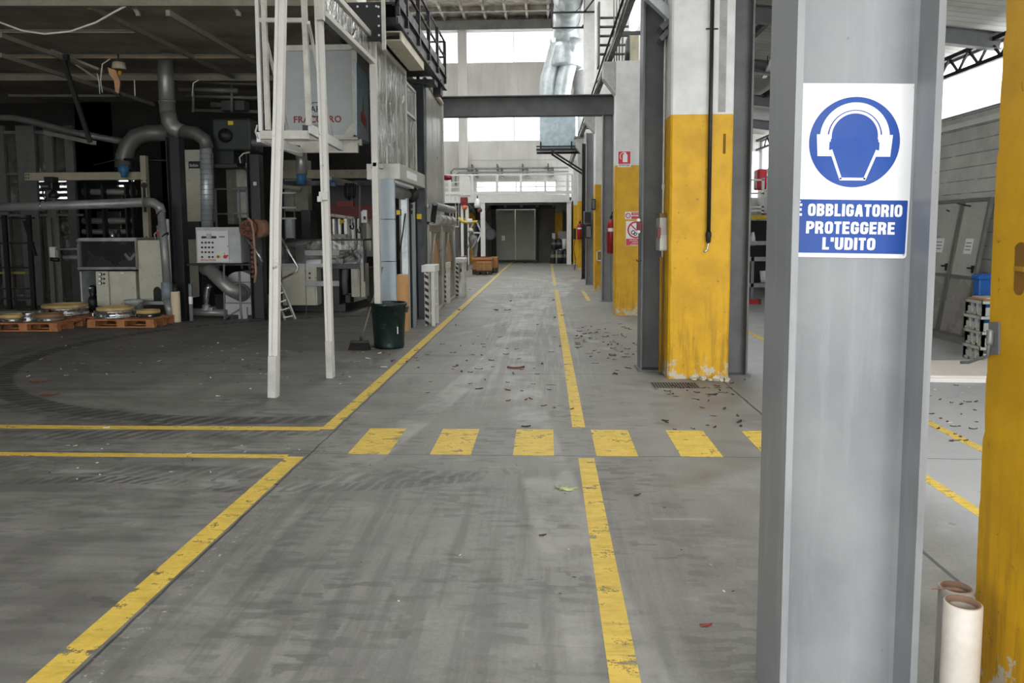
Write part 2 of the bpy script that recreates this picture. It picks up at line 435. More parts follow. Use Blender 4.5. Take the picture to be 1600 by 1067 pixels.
@matfn('roof_sheet')
def _(t):
    p = t.geo(); x, y, z = t.xyz(p); n = t.noise(p, 1.2, 5, .6)
    rib = t.ramp(t.math('ABSOLUTE', t.sub(t.math('FRACT', t.mul(y, 5)), .5)), .36, .46)
    col = t.mix(t.ramp(n, .3, .7), srgb(150, 150, 142), srgb(186, 186, 178))
    t.surf(t.bsdf(t.mix(t.mul(rib, .4), col, srgb(110, 110, 104)), .6, 0, t.bump(rib, .6, .02)))
@matfn('daylight_pane')
def _(t):
    p = t.geo(); n = t.noise(t.scale(p, (6, 6, .3)), 1.5, 5, .6)
    tl = t.node('ShaderNodeBsdfTranslucent'); t.put(tl.inputs[0], t.mix(t.ramp(n, .4, .7), (.96,.96,.95), (.86,.83,.77)))
    tp = t.node('ShaderNodeBsdfTransparent'); tp.inputs[0].default_value = (.98,.99,1,1)
    t.surf(t.mixsh(.7, tl.outputs[0], tp.outputs[0]))
def clear_sheet(name, col, mixf, rough, gloss=.12):
    @matfn(name)
    def _(t):
        p = t.geo(); n = t.noise(t.scale(p, (1, 2.6, .8)), 1.3, 4, .6, 1.2); s = t.noise(p, 8, 5, .7)
        tp = t.node('ShaderNodeBsdfTransparent'); tp.inputs[0].default_value = (*col, 1)
        g = t.bsdf(t.mix(t.ramp(s, .4, .7), srgb(120, 118, 112), srgb(160, 158, 152)), rough, 0, t.bump(n, 1.0, .12))
        f = t.ramp(s, .35, .7, mixf-.12, mixf+.12)
        gl = t.node('ShaderNodeBsdfGlossy'); gl.inputs['Color'].default_value = (.82,.82,.8,1); gl.inputs['Roughness'].default_value = rough*.7
        t.put(gl.inputs['Normal'], t.bump(n, 1.0, .12))
        t.surf(t.mixsh(gloss, t.mixsh(f, tp.outputs[0], g), gl.outputs[0]))
    return _mats[name]
POLY = clear_sheet('smoky_polycarbonate', (.80,.80,.78), .62, .10, .38)
POLY2 = clear_sheet('clear_machine_guard', (.75,.75,.74), .22, .3, .06)
@matfn('galvanised')
def _(t):
    p = t.coord(); n = t.voro(p, 18); b = t.noise(p, 3, 5, .6)
    col = t.mix(t.ramp(b, .3, .7), srgb(166, 174, 176), srgb(206, 212, 213))
    col = t.mix(t.mul(t.ramp(n, .2, .6), .2), col, srgb(140, 148, 150))
    t.surf(t.bsdf(col, t.ramp(b, .3, .7, .3, .45), .45))
m_ = _mats
FLOOR, PAINT, GSTEEL, DSTEEL, BLOCK, WWALL, GWALL, DWALL, SOOT, COFF, SHEET, PANE, GALV = (m_[k] for k in
  ('concrete_floor','road_paint','grey_steel_paint','dark_steel_paint','block_wall','white_wall_paint','grey_wall_paint','dark_wall','sooty_roof','coffer_concrete','roof_sheet','daylight_pane','galvanised'))
BLACK = M('black_paint', srgb(24, 25, 26), .5); BLKSTEEL = M('blackened_steel', srgb(40, 41, 42), .45, .3)
WHT = M('white_paint', srgb(218, 218, 214), .45, var=.06); OFFW = M('off_white_paint', srgb(196, 194, 184), .5)
BEIGE = M('beige_machine_paint', srgb(196, 194, 176), .5, var=.08, wear=.1, wearcol=srgb(96, 90, 78)); LGREY = M('light_grey_sheet', srgb(176, 182, 184), .4, .1)
MGREY = M('mid_grey_plastic', srgb(112, 114, 116), .5); ALU = M('aluminium', srgb(190, 190, 186), .35, .7); RED = M('red_paint', srgb(176, 26, 34), .4)
SIGNRED = M('sign_red', srgb(196, 26, 44), .4, var=.06); SIGNWHITE = M('sign_white', srgb(230, 231, 232), .35, var=.03); SIGNBLUE = M('sign_blue', srgb(0, 66, 150), .55, var=.05)
BLUE = M('blue_plastic', srgb(24, 92, 168), .45); GREEN = M('dark_green_plastic', srgb(15, 30, 27), .4, wear=.55, wearcol=srgb(38, 84, 74))
WOOD = M('pallet_wood', srgb(168, 112, 70), .8, var=.3, sc=9); CARD = M('cardboard', srgb(172, 126, 84), .85, var=.12); CREAM = M('cream_paper', srgb(214, 198, 168), .7, var=.08)
CHROME = M('bright_steel', srgb(190, 192, 192), .25, .85, wear=.3, wearcol=srgb(90,88,84)); TAN = M('tan_beam_paint', srgb(134, 128, 106), .6, wear=.3)
RUST = M('rusty_iron', srgb(112, 72, 52), .75, var=.3, sc=14); DGREEN = M('dark_green_machine_paint', srgb(34, 46, 38), .5); YELLOW = M('safety_yellow', srgb(220, 190, 30), .5)
BLACKRUB = M('black_rubber', srgb(26, 26, 26), .7); PIPEGREY = M('grey_pipe', srgb(138, 140, 138), .4, .3)

# ------------------------------------------------------------------ floor
floor = struct(MB().box(-18, 9, -9, 46, -.12, 0).build('floor', FLOOR))
def paint(name, pts, z=.0015):
    b = MB(); n = 1
    b.prism([(x, y, z-.001) for x, y in pts], (0, 0, .001))
    o = b.build(name, PAINT, floor); return o
def rect(name, x0, x1, y0, y1): return paint(name, [(x0,y0),(x1,y0),(x1,y1),(x0,y1)])
rect('lane_line', -1.92, -1.79, -1, 5.42); rect('lane_line', -1.90, -1.79, 6.20, 41)
rect('lane_line', .23, .345, -1, 5.44); rect('lane_line', .215, .325, 6.32, 21.5); rect('lane_line', .20, .30, 23, 40)
rect('lane_line', -9, -1.92, 5.38, 5.47); rect('lane_line', -9, -1.90, 6.16, 6.27)
for k in range(6):
    x0 = -1.485+k*.617; rect('crosswalk_stripe', x0, x0+.305, 5.50, 6.24)
rect('lane_line', 3.22, 3.31, 3.5, 13); rect('lane_line', 2.48, 2.56, 2.5, 5.4)
rect('lane_line', .95, 1.05, 18.0, 21.0)

# ------------------------------------------------------------------ building shell
R = 13.3                                                            # nave ceiling height
b = MB()                                                            # tall gable wall with its three window bands left open
for z0, z1 in ((0, 3.83), (4.47, 6.65), (8.04, 10.92), (12.72, R+.4)): b.box(-10, 2.3, 43, 43.3, z0, z1)
for x0, x1 in ((-10, -3.95), (.55, 2.3)): b.box(x0, x1, 43, 43.3, 3.83, 4.47)
b.box(-10, 2.3, 42.97, 43, 9.2, 9.26); b.box(-10, 2.3, 42.97, 43, 5.62, 5.66)
gable = struct(b.build('wall_end', WWALL))
struct(MB().box(-4.86, -4.36, 42.55, 43, 0, 12.7).build('trim_1', WWALL))
def window(n, x0, x1, y0, y1, z0, z1, bars, axis='x', frame=WHT):
    o = struct(bpy.data.objects.new('window_%d' % n, None)); C.objects.link(o); o.location = ((x0+x1)/2, (y0+y1)/2, z0)
    p = MB()
    if axis == 'x': p.box(x0, x1, (y0+y1)/2-.01, (y0+y1)/2+.01, z0, z1)
    else: p.box((x0+x1)/2-.01, (x0+x1)/2+.01, y0, y1, z0, z1)
    p.build('pane', PANE, o)
    f = MB(); w_ = .05
    f.box(x0, x1, y0, y1, z0, z0+w_); f.box(x0, x1, y0, y1, z1-w_, z1)
    for k in range(bars+1):
        if axis == 'x':
            c = x0+(x1-x0)*k/bars; c = min(max(c, x0+w_/2), x1-w_/2); f.box(c-w_/2, c+w_/2, y0, y1, z0, z1)
        else:
            c = y0+(y1-y0)*k/bars; c = min(max(c, y0+w_/2), y1-w_/2); f.box(x0, x1, c-w_/2, c+w_/2, z0, z1)
    f.build('window_frame', frame, o); return o
window(1, -10, 2.3, 43.1, 43.2, 10.92, 12.72, 3); window(2, -10, 2.3, 43.1, 43.2, 6.65, 8.04, 3); window(3, -3.95, .55, 43.1, 43.2, 3.83, 4.47, 4)
# nave ceiling with ribs
b = MB(); b.box(-10, 2.3, -4, 7, R, R+.25); b.box(-10, -8, 7, 43.3, R, R+.25); b.box(1, 2.3, 7, 43.3, R, R+.25); b.box(-8, 1, 33.5, 43.3, R, R+.25)  # front slab over the viewer is unseen, added to limit sky light
for y0 in (11.5, 18, 24.5): b.box(-8, 1, y0, y0+1.5, R, R+.25)
ceil = struct(b.build('ceiling_nave', COFF))
for n, (y0, y1) in enumerate(((7, 11.5), (13, 18), (19.5, 24.5), (26, 33.5))):                  # unseen roof openings added to brighten the far nave
    o = struct(bpy.data.objects.new('window_%d' % (20+n), None)); C.objects.link(o); o.location = (-3.5, y0, R)
    MB().box(-8, 1, y0, y1, R+.1, R+.12).build('pane', PANE, o)
    b = MB()
    for k in range(10): b.box(-8.02+k, -7.98+k, y0, y1, R+.02, R+.1)
    b.build('window_frame', WHT, o)
b = MB()
for k in range(12): b.box(-10+k*1.12-.06, -10+k*1.12+.06, 33.5, 43, R-.22, R)
b.build('ceiling_rib', COFF, ceil)
for k in range(2, 7):
    MB().box(-10, 2.3, 30.5+k*2.05-.1, 30.5+k*2.05+.1, R-.25, R).build('ceiling_rib', COFF, ceil)
struct(MB().box(-10, 2.0, 42.3, 43, R-.75, R-.25).build('trim_2', GWALL))
# upper nave walls
b = MB(); b.box(2.05, 2.2, -4, 43, 4.95, 6.2); b.box(2.05, 2.2, -4, 43, 9.2, R)
for y0, y1 in ((-4, 9.6), (13.6, 15.8), (19.8, 22), (26, 28.2), (32.2, 34.4), (38.4, 43)): b.box(2.05, 2.2, y0, y1, 6.2, 9.2)
struct(b.build('wall_right_upper', WWALL))
for n, y0 in enumerate((9.6, 15.8, 22, 28.2, 34.4)): window(4+n, 2.08, 2.17, y0, y0+4, 6.2, 9.2, 3, 'y')
struct(MB().box(2.05, 2.2, 15.4, 41, 0, 4.95).build('wall_right_lower', GWALL))
struct(MB().box(-10.2, -10, 20, 43.3, 0, R).build('wall_left', WWALL))
struct(MB().box(-3.25, -3.1, -4, 13.2, 5.3, R).build('wall_left_upper', WWALL))
struct(MB().box(-10.2, -3.1, 13.2, 13.4, 5.3, R).build('wall_left_return', WWALL))
# low dark hall on the left; unseen front walls added to cut daylight around the open gate
struct(MB().box(-18, 2.2, -4.2, -4, 5.3, R).build('added_front_wall_upper', GWALL)); struct(MB().box(-18, -12.0, -4.2, -4, 0, 5.3).build('added_front_wall_left', GWALL))
LR = 5.1
struct(MB().box(-18, -3.0, -4, 20.2, LR, LR+.2).build('ceiling_left', SOOT))
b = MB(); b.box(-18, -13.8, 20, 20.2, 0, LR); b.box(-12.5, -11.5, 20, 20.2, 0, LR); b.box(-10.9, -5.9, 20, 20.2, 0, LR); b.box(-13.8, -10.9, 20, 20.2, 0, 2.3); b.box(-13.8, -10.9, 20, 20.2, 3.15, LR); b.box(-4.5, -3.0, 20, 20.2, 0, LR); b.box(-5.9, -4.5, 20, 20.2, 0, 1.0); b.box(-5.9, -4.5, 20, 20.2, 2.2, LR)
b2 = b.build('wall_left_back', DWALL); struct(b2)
for n, x0, x1, dx in ((12, -13.8, -12.5, .0), (13, -11.5, -10.9, .0)):                       # louvred openings in the back wall
    o = struct(bpy.data.objects.new('window_%d' % n, None)); C.objects.link(o); o.location = (x0, 20.1, 2.3)
    MB().box(x0, x1, 20.09, 20.11, 2.3, 3.15).build('pane', PANE, o)
    for k in range(5): MB().box(x0, x1, 20.0, 20.08, 2.48+.15*k, 2.57+.15*k).build('louvre', BLACK, o)
    for x in (x0+.02, x0+.38, x0+.42, x1-.06): MB().box(x, x+.05, 19.98, 20.09, 2.3, 3.15).build('window_frame', BLACK, o)
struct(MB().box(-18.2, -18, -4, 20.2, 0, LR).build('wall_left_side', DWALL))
# side hall on the right: block wall, window strip, sloping sheet roof
struct(MB().box(6.5, 6.75, -1, 24, 0, 3.42).build('wall_right', BLOCK))
struct(MB().box(6.44, 6.5, -1, 24, 3.22, 3.30).build('trim_3', WHT))
window(9, 6.56, 6.66, -1, 24, 3.42, 4.38, 6, 'y', GSTEEL)
b = MB()
for y0, y1, xa, xb in ((-1, 24.2, 2.2, 2.6), (-1, 24.2, 6.2, 7.0), (-1, .2, 2.6, 6.2), (5.6, 24.2, 2.6, 6.2)):
    za, zb = 5.13-(xa-2.2)*.131, 5.13-(xb-2.2)*.131; b.prism([(xa, y0, za), (xb, y0, zb), (xb, y0, zb+.1), (xa, y0, za+.1)], (0, y1-y0, 0))
struct(b.build('ceiling_right', SHEET))
o = struct(bpy.data.objects.new('window_30', None)); C.objects.link(o); o.location = (4.4, 2.9, 4.8)              # unseen roof opening added to brighten the side hall
za, zb = 5.13-.4*.131, 5.13-4*.131; MB().prism([(2.6,.2,za+.03),(6.2,.2,zb+.03),(6.2,.2,zb+.05),(2.6,.2,za+.05)], (0,5.4,0)).build('pane', PANE, o)
b = MB()
for k in range(5): b.prism([(2.6,.2+k*1.33,za),(6.2,.2+k*1.33,zb),(6.2,.2+k*1.33,zb+.03),(2.6,.2+k*1.33,za+.03)], (0,.06,0))
b.build('window_frame', WHT, o)
b = MB(); b.box(2.2, 4.6, 24, 24.2, 0, 5); b.box(4.6, 6.75, 24, 24.2, 0, 2.6); b.box(4.6, 6.75, 24, 24.2, 4.1, 4.6); struct(b.build('wall_right_end', WWALL))
window(10, 4.6, 6.6, 24.05, 24.15, 2.6, 4.1, 2)
# low wall with the sliding door under the white gallery
b = MB(); b.box(-10, -2.86, 41, 41.2, 0, 3.45); b.box(.5, 2.3, 41, 41.2, 0, 3.45); b.box(-2.86, .5, 41, 41.2, 3.12, 3.45)
b.box(-.6, .5, 41, 41.2, 0, 2.86)
struct(b.build('wall_end_low', M('grubby_grey_wall', srgb(92, 91, 86), .8, var=.2, sc=1.2)))
window(11, -2.86, .5, 41.05, 41.15, 2.86, 3.12, 2)
# ================================================================== columns and pillars
def h_column(name, label, x0, x1, y0, y1, z1, mat=GSTEEL, tf=.022, tw=.014, z0=0.0, plate=True, group='steel columns of the hall'):
    t = thing(name, label, 'column', ((x0+x1)/2, (y0+y1)/2, z0), group)
    cx, cy = (x0+x1)/2, (y0+y1)/2
    MB().prof((cx, cy, z0), (cx, cy, z1), hprof(y1-y0, x1-x0, tf, tw), up=(1,0,0)).build('shaft', mat, t)
    if plate: MB().box(x0-.03, x1+.03, y0-.03, y1+.03, z0, z0+.02).build('base_plate', mat, t)
    return t
YN = 2.45
nx0, nx1 = PY(1232,560,YN).x, PY(1455,560,YN).x
h_column('steel_column', 'grey steel H-section column carrying the blue hearing protection sign', nx0, nx1, YN, YN+.28, 5.1, tf=.022, tw=.014, plate=False)
def pillar(label, x0, x1, y0, y1, z1, chip=(), amp=.02, seed=1, corbel=None):
    """concrete pillar with softened, locally chipped corners"""
    rnd = random.Random(seed); t = thing('concrete_pillar', label, 'pillar', ((x0+x1)/2, (y0+y1)/2, 0), 'yellow and white pillars of the hall')
    b = MB(); zs = []; z = 0.0
    while z < min(z1, 2.6): zs.append(z); z += .035 if chip else .4
    zs += [2.7, z1] if z1 > 2.7 else [z1]
    rings = []; c = .018; d = [0]*4
    for z in zs:
        P = []
        for k, (px, py, sx, sy) in enumerate(((x0,y0,1,1),(x1,y0,-1,1),(x1,y1,-1,-1),(x0,y1,1,-1))):
            if k in chip and z < 2.4:
                d[k] = max(0, min(amp*2.2, d[k]*.72+rnd.choice((0,0,0,1))*rnd.random()*amp))
            e = c+d[k] if k in chip else c
            a, bb = (px+sx*e, py, z), (px, py+sy*e, z)
            P += [bb, a] if k in (0, 2) else [a, bb]
        rings.append([b.bm.verts.new(q) for q in P])
    for A, B in zip(rings, rings[1:]):
        for j in range(8): b._f((A[j], A[(j+1)%8], B[(j+1)%8], B[j]))
    b._f(rings[0][::-1]); b._f(rings[-1])
    b.build('shaft', PILLAR, t)
    if corbel:
        zc, out = corbel; b = MB()
        b.prism([(x0, y0+.06, zc-.62), (x0, y0+.06, zc), (x0-out, y0+.06, zc), (x0-out, y0+.06, zc-.3)], (0, y1-y0-.12, 0))
        b.build('corbel', M('corbel_white', srgb(176,176,172), .6), t)
    return t
npx = PY(1540,500,2.72).x
P1 = pillar('worn yellow pillar at the frame edge with a grey socket and paper cores beside', npx, npx+.62, 1.95, 2.72, 5.0, chip=(3,), amp=.016, seed=5)
P2 = pillar('yellow and white pillar with a black pipe running down its face', 1.347, 2.02, 8.46, 8.90, 5.1, chip=(0,1), amp=.010, seed=2)
P3 = pillar('yellow and white pillar bearing the red fire extinguisher sign', 1.325, 1.98, 14.86, 15.30, 4.86, chip=(0,), amp=.012, seed=3, corbel=(4.86,.24))
P4 = pillar('tall yellow and white pillar behind the steel column holding the cross beam', 1.31, 1.97, 20.9, 21.4, 13.0, seed=4, corbel=(4.9,.28))
P5 = pillar('tall yellow and white pillar standing level with the duct bracket', 1.31, 1.97, 27.2, 27.7, 13.0, seed=6, corbel=(4.9,.28))
P6 = pillar('far yellow pillar wearing a dark switch box, in front of the gallery leg', 1.31, 1.97, 32.2, 32.7, 13.0, seed=8)
P7 = pillar('farthest yellow and white pillar, right beside the white gallery leg', 1.31, 1.97, 37.3, 37.75, 5.05, seed=9)
for o, y in ((P4, 20.9), (P5, 27.2)):
    MB().box(1.31-.34, 1.97, y+.02, y+.48, 4.9, 4.97).build('corbel_cap', GSTEEL, o)
h_column('steel_column', 'grey steel column hugging the left of the pillar with the black pipe', 1.10, 1.52, 8.93, 9.23, 5.1, DSTEEL)
h_column('steel_column', 'grey steel column hugging the right of the pillar with the black pipe', 2.03, 2.27, 8.63, 8.87, 5.1, DSTEEL, tf=.02)
h_column('steel_column', 'grey steel column with a red extinguisher, carrying the cross beam', 1.285, 1.54, 17.84, 18.1, 4.30, GSTEEL)
a = G(915,445); h_column('steel_column', 'slim grey steel column behind the small wall cabinets on the pillar row', a.x, a.x+.22, a.y, a.y+.22, 4.6, GSTEEL)
a = G(909,436); h_column('steel_column', 'dark steel column farthest along the pillar row', a.x, a.x+.2, a.y, a.y+.2, 4.6, BLKSTEEL)
# knee bracket and ledge steel on the second pillar
b = thing('knee_brace', 'grey diagonal steel brace at the top of the pillar with the black pipe', 'brace', (1.2, 8.6, 4.0))
MB().bar(PY(1012,-8,8.75), PY(1050,28,8.75), .10, .12, up=(0,1,0)).build('strut', LGREY, b)
MB().bar(PY(1031,48,8.8), PY(1050,30,8.8), .06, .22, up=(0,1,0)).build('gusset', DSTEEL, b)
MB().bar(PY(1030,65,8.8), PY(1050,45,8.8), .05, .22, up=(0,1,0)).build('gusset', DSTEEL, b)
# tube light box between pillar and column
t = thing('conduit', 'thin white conduit running down between dark column and yellow pillar', 'conduit', (1.335, 8.75, 0))
MB().tube([(1.325, 8.80, 4.7), (1.325, 8.80, .02)], .012, 8).build('pipe', OFFW, t)
MB().box(1.31, 1.34, 8.785, 8.815, 2.12, 2.17).build('clip', OFFW, t)
tag(MB().tube([(1.30, 8.72, 1.35), (1.30, 8.72, .03)], .016, 8).build('earth_pipe', M('ochre_paint', srgb(150,112,20), .6)), 'thin ochre pipe below the grey electrical box beside the yellow pillar', 'pipe')
# ------------------------------------------------------------------ hearing-protection sign on the near column
YS = YN+.14-.007-.004
RT, RB = PY(1432,131,YS), PY(1415.5,404,YS)
u = (RT-RB).normalized(); r = Vector((u.z, 0, -u.x)); Hs = (RT-RB).length; S = Hs/273.5      # metres per photo pixel on the plate
Ws = 181*S; ctr = RB + u*Hs/2 - r*Ws/2
sgn = thing('safety_sign', 'blue and white hearing protection sign with headphone symbol on steel column', 'sign', (ctr.x, YS, ctr.z-.3))
def on(px, py, lift=0.0):
    """photo pixel measured on the plate -> point on the plate, lifted towards the viewer"""
    q = PY(px, py, YS); return q + Vector((0, -lift, 0))
def rrect(c, w_, h_, rad, n=6):
    P = []
    for sx, sy, a0 in ((1,-1,-PI/2), (1,1,0), (-1,1,PI/2), (-1,-1,PI)):
        cc = c + r*sx*(w_/2-rad) + u*sy*(h_/2-rad)
        for k in range(n+1): P.append(cc + r*rad*math.cos(a0+PI/2*k/n) + u*rad*math.sin(a0+PI/2*k/n))
    return P
MB().prism(rrect(ctr, Ws, Hs, .012), (0,-.002,0)).build('plate', SIGNWHITE, sgn)
dc = on(1334.5, 222.5); RR = 70.5*S; L1, L2, L3 = Vector((0,-.0022,0)), Vector((0,-.0028,0)), Vector((0,-.0034,0))
pic = MB().prism([dc+L1+r*RR*math.cos(2*PI*k/64)+u*RR*math.sin(2*PI*k/64) for k in range(64)], (0,-.0005,0)).build('symbol_disc', SIGNBLUE, sgn)
def band(cx, cy, r0, r1, a0, a1, n=28):
    b = MB(); c = dc + r*cx*S + u*cy*S + L2
    for k in range(n):
        p = [c + (r*math.cos(a)+u*math.sin(a))*q*S for a, q in ((a0+(a1-a0)*k/n, r0), (a0+(a1-a0)*(k+1)/n, r0), (a0+(a1-a0)*(k+1)/n, r1), (a0+(a1-a0)*k/n, r1))]
        b.prism(p, (0,-.0004,0))
    return b
hp = band(0, 8, 42.5, 54, math.radians(2), math.radians(178)); hp.build('headband_symbol', SIGNWHITE, pic)
hd = band(0, 9, 36, 40, math.radians(-6), math.radians(186))
def pt(x, y): return dc + r*x*S + u*y*S + L2
def seg2(b, a, c, w_):
    a, c = Vector(a), Vector(c); d = (c-a).normalized(); n_ = Vector((-d.y, d.x))*w_/2
    b.prism([pt(*(a+n_)), pt(*(c+n_)), pt(*(c-n_)), pt(*(a-n_))], (0,-.0004,0))
for a, c in (((-36,-12),(-18.5,-58)), ((36,-12),(18.5,-58)), ((-20,-57.5),(20,-57.5))): seg2(hd, a, c, 4.2)
hd.build('face_outline', SIGNWHITE, pic)
for s in (-1, 1):
    MB().prism([pt(s*x, y) for x, y in ((59,12),(37,12),(37,1),(39,0),(39,-12),(35,-13),(33.5,-22),(56.5,-22))], (0,-.0005,0)).build('ear_cup_symbol', SIGNWHITE, pic)
bc = (on(1413,312)+on(1403,397))/2; bw = Ws-.016; bcen = RB - r*(.006+bw/2) + u*((404-397)*S+85*S/2)
pan = MB().prism([q+L1 for q in rrect(bcen, bw, 85*S, .003)], (0,-.0005,0)).build('text_panel', SIGNBLUE, sgn)
SW = .205                                                            # stroke width of the bold condensed capitals, cap height 1
def glyphs():
    a, lo, hi = SW/2, SW/2, 1-SW/2
    def rr(w_): l, r_ = a, w_-a; return [(l,.26),(l+.05,.13),(l+.15,lo),(r_-.15,lo),(r_-.05,.13),(r_,.26),(r_,.74),(r_-.05,.87),(r_-.15,hi),(l+.15,hi),(l+.05,.87),(l,.74),(l,.26)]
    w_ = .54; r_ = w_-a; g = {}
    g['E'] = (.47, [[(a,0),(a,1)], [(a,hi),(.46,hi)], [(a,.51),(.43,.51)], [(a,lo),(.47,lo)]])
    g['È'] = (.47, g['E'][1]+[[(.10,1.24),(.30,1.09)]])
    g['O'] = (w_, [rr(w_)])
    g['D'] = (w_, [[(a,0),(a,1)], [(a,hi),(r_-.14,hi),(r_-.04,.86),(r_,.72),(r_,.28),(r_-.04,.14),(r_-.14,lo),(a,lo)]])
    top = [(a,hi),(r_-.12,hi),(r_-.03,.84),(r_-.01,.76),(r_-.03,.64),(r_-.12,.53),(a,.53)]
    g['B'] = (w_, [[(a,0),(a,1)], top, [(r_-.12,.53),(r_-.02,.42),(r_,.31),(r_-.02,.19),(r_-.12,lo),(a,lo)]])
    tp = [(a,hi),(r_-.12,hi),(r_-.02,.84),(r_,.70),(r_-.02,.56),(r_-.12,.45),(a,.45)]
    g['P'] = (w_-.02, [[(a,0),(a,1)], tp]); g['R'] = (w_+.02, [[(a,0),(a,1)], tp, [(r_-.16,.45),(r_-.02,.32),(r_+.01,0)]])
    g['L'] = (.44, [[(a,0),(a,1)], [(a,lo),(.44,lo)]]); g['I'] = (SW, [[(a,0),(a,1)]]); g['T'] = (.46, [[(0,hi),(.46,hi)], [(.23,0),(.23,1)]])
    g['A'] = (.58, [[(a-.01,0),(.24,.93)], [(.57-a,0),(.34,.93)], [(.24,hi),(.34,hi)], [(.15,.30),(.43,.30)]])
    g['U'] = (w_, [[(a,1),(a,.26),(a+.05,.13),(a+.15,lo),(r_-.15,lo),(r_-.05,.13),(r_,.26),(r_,1)]])
    g['G'] = (w_, [[(r_,.68),(r_,.74),(r_-.05,.87),(r_-.15,hi),(a+.15,hi),(a+.05,.87),(a,.74),(a,.26),(a+.05,.13),(a+.15,lo),(r_-.15,lo),(r_-.05,.13),(r_,.26),(r_,.50)], [(r_+a,.45),(.29,.45)]])
    g["'"] = (SW, [[(a,.66),(a,1)]]); g[' '] = (.24, []); return g
GL_ = glyphs()
def capitals(body, cx, cy, wpx, hpx):
    """bold condensed capitals laid on the plate, fitted to a photographed width and height"""
    adv = sum(GL_[c][0] for c in body)+.085*(len(body)-1); kx, ky = wpx*S/adv, hpx*S; b = MB(); x = 0
    o = on(cx, cy)+L3-u*ky/2-r*wpx*S/2
    P3 = lambda p: o + r*p[0]*kx + u*p[1]*ky
    for ch in body:
        w_, strokes = GL_[ch]; lf = .0004
        for st in strokes:
            for k, (p, q) in enumerate(zip(st, st[1:])):
                p2, q2 = Vector(p), Vector(q); d = (q2-p2).normalized(); n_ = Vector((-d.y, d.x))*SW/2
                lf += .00002; b.prism([P3((x+v.x, v.y)) for v in (p2+n_, q2+n_, q2-n_, p2-n_)], (0,-lf,0))
                if k: lf += .00002; b.prism([P3((x+p[0]+SW/2*math.cos(2*PI*j/14), p[1]+SW/2*math.sin(2*PI*j/14))) for j in range(14)], (0,-lf,0))
        x += w_+.085
    return b.build('lettering', SIGNWHITE, pan)
capitals('È OBBLIGATORIO', 1325.5, 328.5, 167, 19.5); capitals('PROTEGGERE', 1328, 356, 139, 19.5); capitals("L'UDITO", 1325.5, 380.8, 83, 19.5)
for px, py in ((1428,137), (1411,398)):
    MB().lathe(on(px,py)+Vector((0,-.002,0)), [(.0028,0),(.0028,.001),(.001,.0016)], 10, 'y').build('rivet', CHROME, sgn)

# ------------------------------------------------------------------ things about the near pillar
def paper_core(label, c, h, ro, ri, mat, tilt=0):
    t = thing('paper_core', label, 'cardboard tube', (c[0], c[1], 0), 'paper cores by the near pillar')
    b = MB(); b.lathe((c[0], c[1], 0), [(ri,.0),(ro-.004,0),(ro,.004),(ro,h-.003),(ro-.003,h),(ri,h),(ri,h-.001),(ri-.001,.01)], 32)
    b.build('wrapped_tube', mat, t)
    MB().lathe((c[0], c[1], 0), [(ri-.0005,h-.02),(ri-.0005,h+.001),(ro-.006,h+.0015),(ro-.006,h-.002)], 32, cap=False).build('cardboard_rim', M('brown_core_board', srgb(150,124,104), .85), t)
    return t
a = PY(1505,941,2.44); paper_core('white wrapped cardboard core in front, ragged at its top rim', (a.x, a.y), a.z, .057, .046, M('white_wrap', srgb(212,206,196), .5, var=.1, sc=5))
a2 = PY(1494,917,2.62); paper_core('grey wrapped cardboard core standing behind the white one', (a2.x, a2.y), a2.z, .055, .045, M('grey_wrap', srgb(176,174,168), .5, var=.1, sc=5))
fl = MB(); q = PY(1455,921,2.62)
fl.prism([q, q+Vector((.012,-.02,.012)), q+Vector((.10,-.02,.004)), q+Vector((.10,.02,-.004)), q+Vector((.02,.025,-.008))], (0,0,.003))
tag(fl.build('torn_wrapper', M('kraft_scrap', srgb(176,136,116), .8)), 'torn brown wrapper scrap sticking out of the rear core', 'paper scrap')
pl = thing('socket_plate', 'grey metal socket plate with bent cable low on the worn yellow pillar', 'socket', (npx, 2.66, 1.2))
b = MB(); b.prism([PX(1548.5,503,npx-.001), PX(1563.5,503,npx-.001), PX(1563,553,npx-.001), PX(1547,554,npx-.001)], (-.008,0,0)); b.build('plate', MGREY, pl)
b = MB(); n0 = PX(1556,530,npx)+Vector((-.02,0,0)); 
b.tube([n0, n0+Vector((-.004,0,-.04)), PX(1553,548,npx)+Vector((-.02,0,-.02)), PX(1548,562,npx)+Vector((-.03,.02,0)), PX(1542,569,npx)+Vector((-.04,.04,0)), PX(1540,570,npx)+Vector((-.06,.05,0))], .006, 8)
b.build('cable', MGREY, pl)
MB().lathe(n0+Vector((0,0,-.02)), [(.009,0),(.011,.01),(.011,.05),(.007,.055)], 12).build('cable_gland', PIPEGREY, pl)
b = MB(); c0 = PX(1594,420,npx); pts = []
for k in range(20):
    a = 2*PI*k/20; pts.append(c0+Vector((.0, .03*math.cos(a)*(1+.1*math.sin(3*a)), (.026*math.sin(a)+(.06 if math.sin(a) >= 0 else -.06)))))
b.prism(pts, (-.002,0,0)); b.build('slot_shade', M('dark_ochre', srgb(128,90,18), .9), P1)  # flat dark patch painting the shade inside the slot
b = MB(); b.prism([c0+Vector((-.0022, .025*s[0], .008*s[1])) for s in ((-1,-1),(1,-1),(1,1),(-1,1))], (-.004,0,0)); b.build('slot_bridge', M('ochre_chip', srgb(170,126,20), .8), P1)

